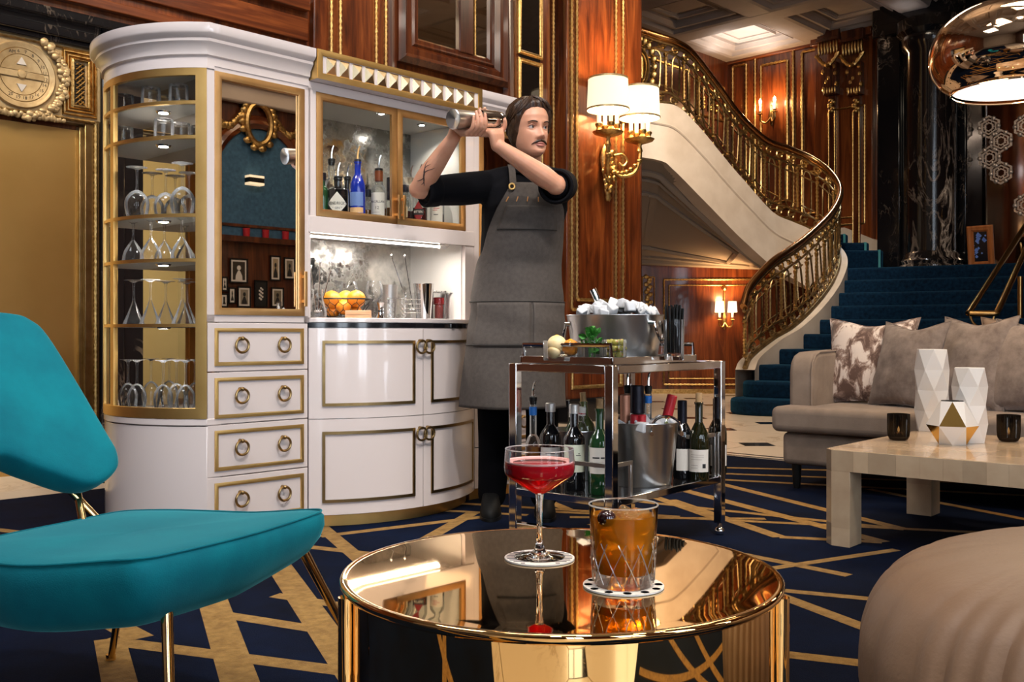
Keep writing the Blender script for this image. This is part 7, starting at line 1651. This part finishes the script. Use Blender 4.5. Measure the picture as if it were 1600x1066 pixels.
mb = MB(); mb.lathe([(0, -.20), (.02, -.16), (.05, -.04), (.03, .06), (.015, .12), (0, .14)], 14, Matrix.Translation((0, -.03, 0)), sy=.6); mb.build('backplate', M['dark_brass'], fs)
for s in (-1, 1):
    mb = MB(); curl(mb, [(0, -.05, -.06), (s*.06, -.10, -.14), (s*.12, -.14, -.10), (s*.12, -.15, -.01)], .014); mb.lathe([(.01, -.02), (.045, -.01), (.015, .008), (.02, .03)], 12, Matrix.Translation((s*.12, -.15, 0))); mb.build('arm', M['dark_brass'], fs)
    MB().lathe([(.016, .03), (.016, .14), (0, .14)], 10, Matrix.Translation((s*.12, -.15, 0))).build('candle_tube', M['candle'], fs); MB().lathe([(.008, .14), (.022, .165), (.018, .195), (0, .225)], 12, Matrix.Translation((s*.12, -.15, 0))).build('flame_bulb', M['bulb'], fs)
    light('far_bulb', 'POINT', FF @ Vector((s*.12, -.19, .18)), 16, (1., .58, .26), .04)

# ================================================================ brass handrail on the stairs, framed picture on the landing
hr = thing('stair_handrail', 'looped brass handrail on the blue stairs above the sofa', 'handrail', Matrix.Translation(at_y(1543, 560, 9.85)))
def hp_(mb, name, m): o = mb.build(name, m); o.parent = hr; o.matrix_parent_inverse = hr.matrix_world.inverted(); return o
M['old_brass'] = mat('handrail brass', (.55, .33, .12), .25, metal=1.)
a, b = at_y(1513, 490, 9.9), at_y(1557, 490, 9.78); d1 = Vector((1.22, 1.3, .98)); d2 = Vector((.62, .66, .66))
hp_(MB().tube([a+d1*2.2, a+d1*.06, a, a.lerp(b, .06), a.lerp(b, .94), b, b+d2*.1, b+d2*4], .031, 12), 'rail_loop', M['old_brass'])
c = (a+b)/2; hp_(MB().tube([c+Vector(((b-a).x*.42*math.cos(q), (b-a).y*.42*math.cos(q), -.13*math.sin(q)-.01)) for q in np.linspace(0, PI, 15)], .014, 8), 'u_bracket', M['old_brass'])
hp_(MB().tube([c+Vector((0, 0, -.13)), c+Vector((0, 0, -.36)), Vector((c.x, c.y, .16))], .030, 12), 'post', M['old_brass'])
e = at_y(1594, 432, 10.2); hp_(MB().tube([e, Vector((e.x, e.y, .40))], .028, 12), 'post', M['old_brass'])
f = b+d2*1.2; hp_(MB().tube([f+Vector((-.10, 0, -.02)), f+Vector((-.08, 0, -.15)), f+Vector((.06, 0, -.2)), f+Vector((.2, 0, -.12))], .013, 8), 'u_bracket', M['old_brass'])
x0, z0 = w2(1514, 391, -.9); x1, z1 = w2(1555, 351, -.9); fp = thing('framed_picture', 'orange wood framed dark picture with blue shapes standing on the stair landing', 'picture', FW2 @ Matrix.Translation(((x0+x1)/2, -.9, 1.605)) @ Matrix.Rotation(math.radians(8), 4, 'X'))
w, h = (x1-x0)/2, max(.3, z1-1.605); mb = MB(); moulding(mb, -w, w, 0, h, .075, .03); mb.build('picture_frame', wood('honey wood', (.25, .07, .02), (.42, .14, .04), (.5, .2, .07)), fp)
MB().box(-w+.06, w-.06, -.004, 0, .06, h-.06).build('picture_ground', mat('dark print', (.008, .008, .014), .3, coat=.4), fp); mb = MB(); r_ = random.Random(2)
for k in range(16): x, z = -.03+.09*r_.random()*math.cos(k), .09+(h-.2)*r_.random(); s = .01+.018*r_.random(); mb.add([(x-s, -.0045, z), (x, -.0045, z-s), (x+s*1.2, -.0045, z), (x, -.0045, z+s*1.4)], [(0, 1, 2, 3)])
mb.build('blue_shapes', mat('blue print', (.16, .30, .85), .5), fp, kind='stuff')

# ================================================================ the opposite wall (seen in the mirrored door)
FW3 = FU @ Matrix.Translation((0, -6.1, 0)) @ Matrix.Rotation(PI, 4, 'Z')
def w3(px, py): u, z = at_v(px, py, 6.1); return -u, z
x_r, z_t = w3(347, 225); x_l, _ = w3(468, 225); xc, zc = w3(405, 290); _, zb3 = w3(405, 372)
aw_ = abs(w3(344, 300)[0]-w3(470, 300)[0])/2*1.06
arch = [(xc+aw_*math.cos(t), zc+aw_*1.15*math.sin(t)) for t in np.linspace(0, PI, 25)]; arch = [(xc+aw_, zb3)]+arch+[(xc-aw_, zb3)]
mb = MB(); mb.sweep([(x, 0, z) for x, z in arch], [(0, 0), (0, .04), (.05, .07), (.09, .05), (.12, .06), (.15, .0)][::-1], up=(0, -1, 0)); a_ = mb.build('arch_trim', M['wood_h'], wr); a_.matrix_parent_inverse = FU.inverted(); a_.matrix_basis = FW3
mb = MB(); mb.add([(x, -.015, z) for x, z in arch]+[(x, -.002, z) for x, z in arch], [tuple(range(len(arch)))]); bl = mb.build('blue_panel', varied('blue wall cloth', (.035, .10, .18), (.06, .16, .27), 30, .7), wr, smooth=0); bl.matrix_parent_inverse = FU.inverted(); bl.matrix_basis = FW3
def w3part(mb, name, m, **k): o = mb.build(name, m, wr, **k); o.matrix_parent_inverse = FU.inverted(); o.matrix_basis = FW3; return o
z1_, z2_ = w3(405, 168)[1], w3(405, 118)[1]; mb = MB(); mb.box(xc-3, xc+3, -.10, 0, z1_, z2_+.5); mb.box(xc-3, xc+3, -.16, 0, z1_+.18, z1_+.26); w3part(mb, 'cornice_band', M['plaster'], bevel=.02)
mb = MB(); zz_ = w3(405, 360)[1]; mb.box(xc-2.5, xc+2.5, -.09, 0, zb3-.06, zb3); mb.box(xc-aw_, xc+aw_, -.03, 0, zz_+.02, zz_+.05); w3part(mb, 'dado_rail', M['wood_dark'])
mb = MB(); cx, cz = w3(401, 195); r_ = random.Random(9)
mb.tube([(cx+.15*math.cos(t), -.06, cz+.22*math.sin(t)) for t in np.linspace(0, 2*PI, 25)[:-1]], .035, 8, closed=True)
for s in (-1, 1):
    for k in range(24): q = k/23; mb.sphere((cx+s*(.18+.42*q), -.05, cz+.12-.20*math.sin(PI*q)+.02*r_.random()), (.036, .03, .036+.01*r_.random()), 7, 5)
for k in range(20): a = k*.5; mb.sphere((cx+.2*math.cos(a), -.06, cz+.27*math.sin(a)), (.05, .03, .04), 7, 5)
w3part(mb, 'gilt_garland', M['gilt'])
for i, (px, py) in enumerate(((382, 356), (412, 351), (443, 347))):
    x, z = w3(px, py); o = thing('red_votive', f'red votive on the opposite wall rail, {ORD[i]}', 'candle', FW3 @ Matrix.Translation((x, -.05, zb3)), 'red votives'); MB().lathe([(0, 0), (.035, 0), (.04, .09), (.037, .09), (.03, .01)], 14).build('votive_glass', M['redcap'], o); MB().lathe([(0, .02), (.02, .02), (.02, .05), (0, .05)], 10).build('votive_wax', wax, o)
x, z = w3(394, 283); o = thing('box_sconce', 'small lit box sconce on the blue wall seen in the mirrored door', 'sconce', FW3 @ Matrix.Translation((x, -.06, z))); MB().box(-.09, .09, -.05, .05, -.025, .025).build('sconce_box', M['black_metal'], o); MB().box(-.09, .09, -.05, .05, .026, .05).build('upper_glow', M['candle'], o); MB().box(-.09, .09, -.05, .05, -.05, -.026).build('lower_glow', M['candle'], o)
for i, (a, b, c, d) in enumerate(((75, 808, 150, 915), (243, 797, 287, 905), (300, 805, 347, 900), (40, 885, 67, 948), (107, 925, 163, 1015), (177, 900, 232, 1015), (247, 930, 300, 1015), (70, 930, 100, 1000), (35, 955, 68, 1015))):
    xa, z1 = w3(330+a/2.665, 100+b/2.665); xb, z0 = w3(330+c/2.665, 100+d/2.665); x0, x1 = min(xa, xb), max(xa, xb); wd, hh = (x1-x0)/2, z1-z0
    nm = ['broad picture of a dark figure', 'tall picture of a bright shade', 'picture of a standing portrait', 'small picture at the left edge', 'picture of a pale arch', 'tall dark picture of white blossoms', 'picture of a portrait bust', 'narrow picture of a pale profile', 'lowest small picture at the left edge'][i]
    o = thing('framed_picture', f'{nm}, black framed, reflected in the mirrored door', 'picture', FW3 @ Matrix.Translation(((x0+x1)/2, -.02, z0)), 'black framed pictures'); mb = MB(); moulding(mb, -wd, wd, 0, hh, .018, .015); mb.build('picture_frame', M['black_metal'], o)
    MB().box(-wd+.012, wd-.012, -.004, .015, .012, hh-.012).build('mount', M['paper'], o); k = .035 if i not in (5,) else .014
    pr = MB().box(-wd+k, wd-k, -.006, -.004, k, hh-k).build('print', mat('print tone %d' % i, [(.04, .03, .02), (.45, .34, .2), (.25, .2, .14), (.2, .16, .1), (.32, .27, .2), (.01, .01, .01), (.22, .18, .12), (.3, .24, .17), (.1, .08, .05)][i], .5), o); mb = MB()
    if i == 5: [mb.sphere((.02*math.sin(q*2.1), -.007, hh*.3+hh*.045*q), (.012, .002, .012), 8, 5) for q in range(10)]
    else: mb.sphere((0, -.0065, hh*.62), (wd*.22, .002, hh*.10), 12, 7); mb.lathe([(wd*.40, k), (wd*.36, hh*.3), (wd*.12, hh*.5), (0, hh*.52)], 14, Matrix.Translation((0, -.0065, 0)), sy=.01)
    mb.build('printed_figure', M['paper'] if i in (5, 0) else M['ink'], o, kind='stuff')
light('opposite_wall_fill', 'AREA', FW3 @ Vector((xc, -1.2, 4.6)), 12, WARM, .8, target=FW3 @ Vector((xc, 0, 2.2)))  # added warm lamp, brightens the wall seen in the mirrored door
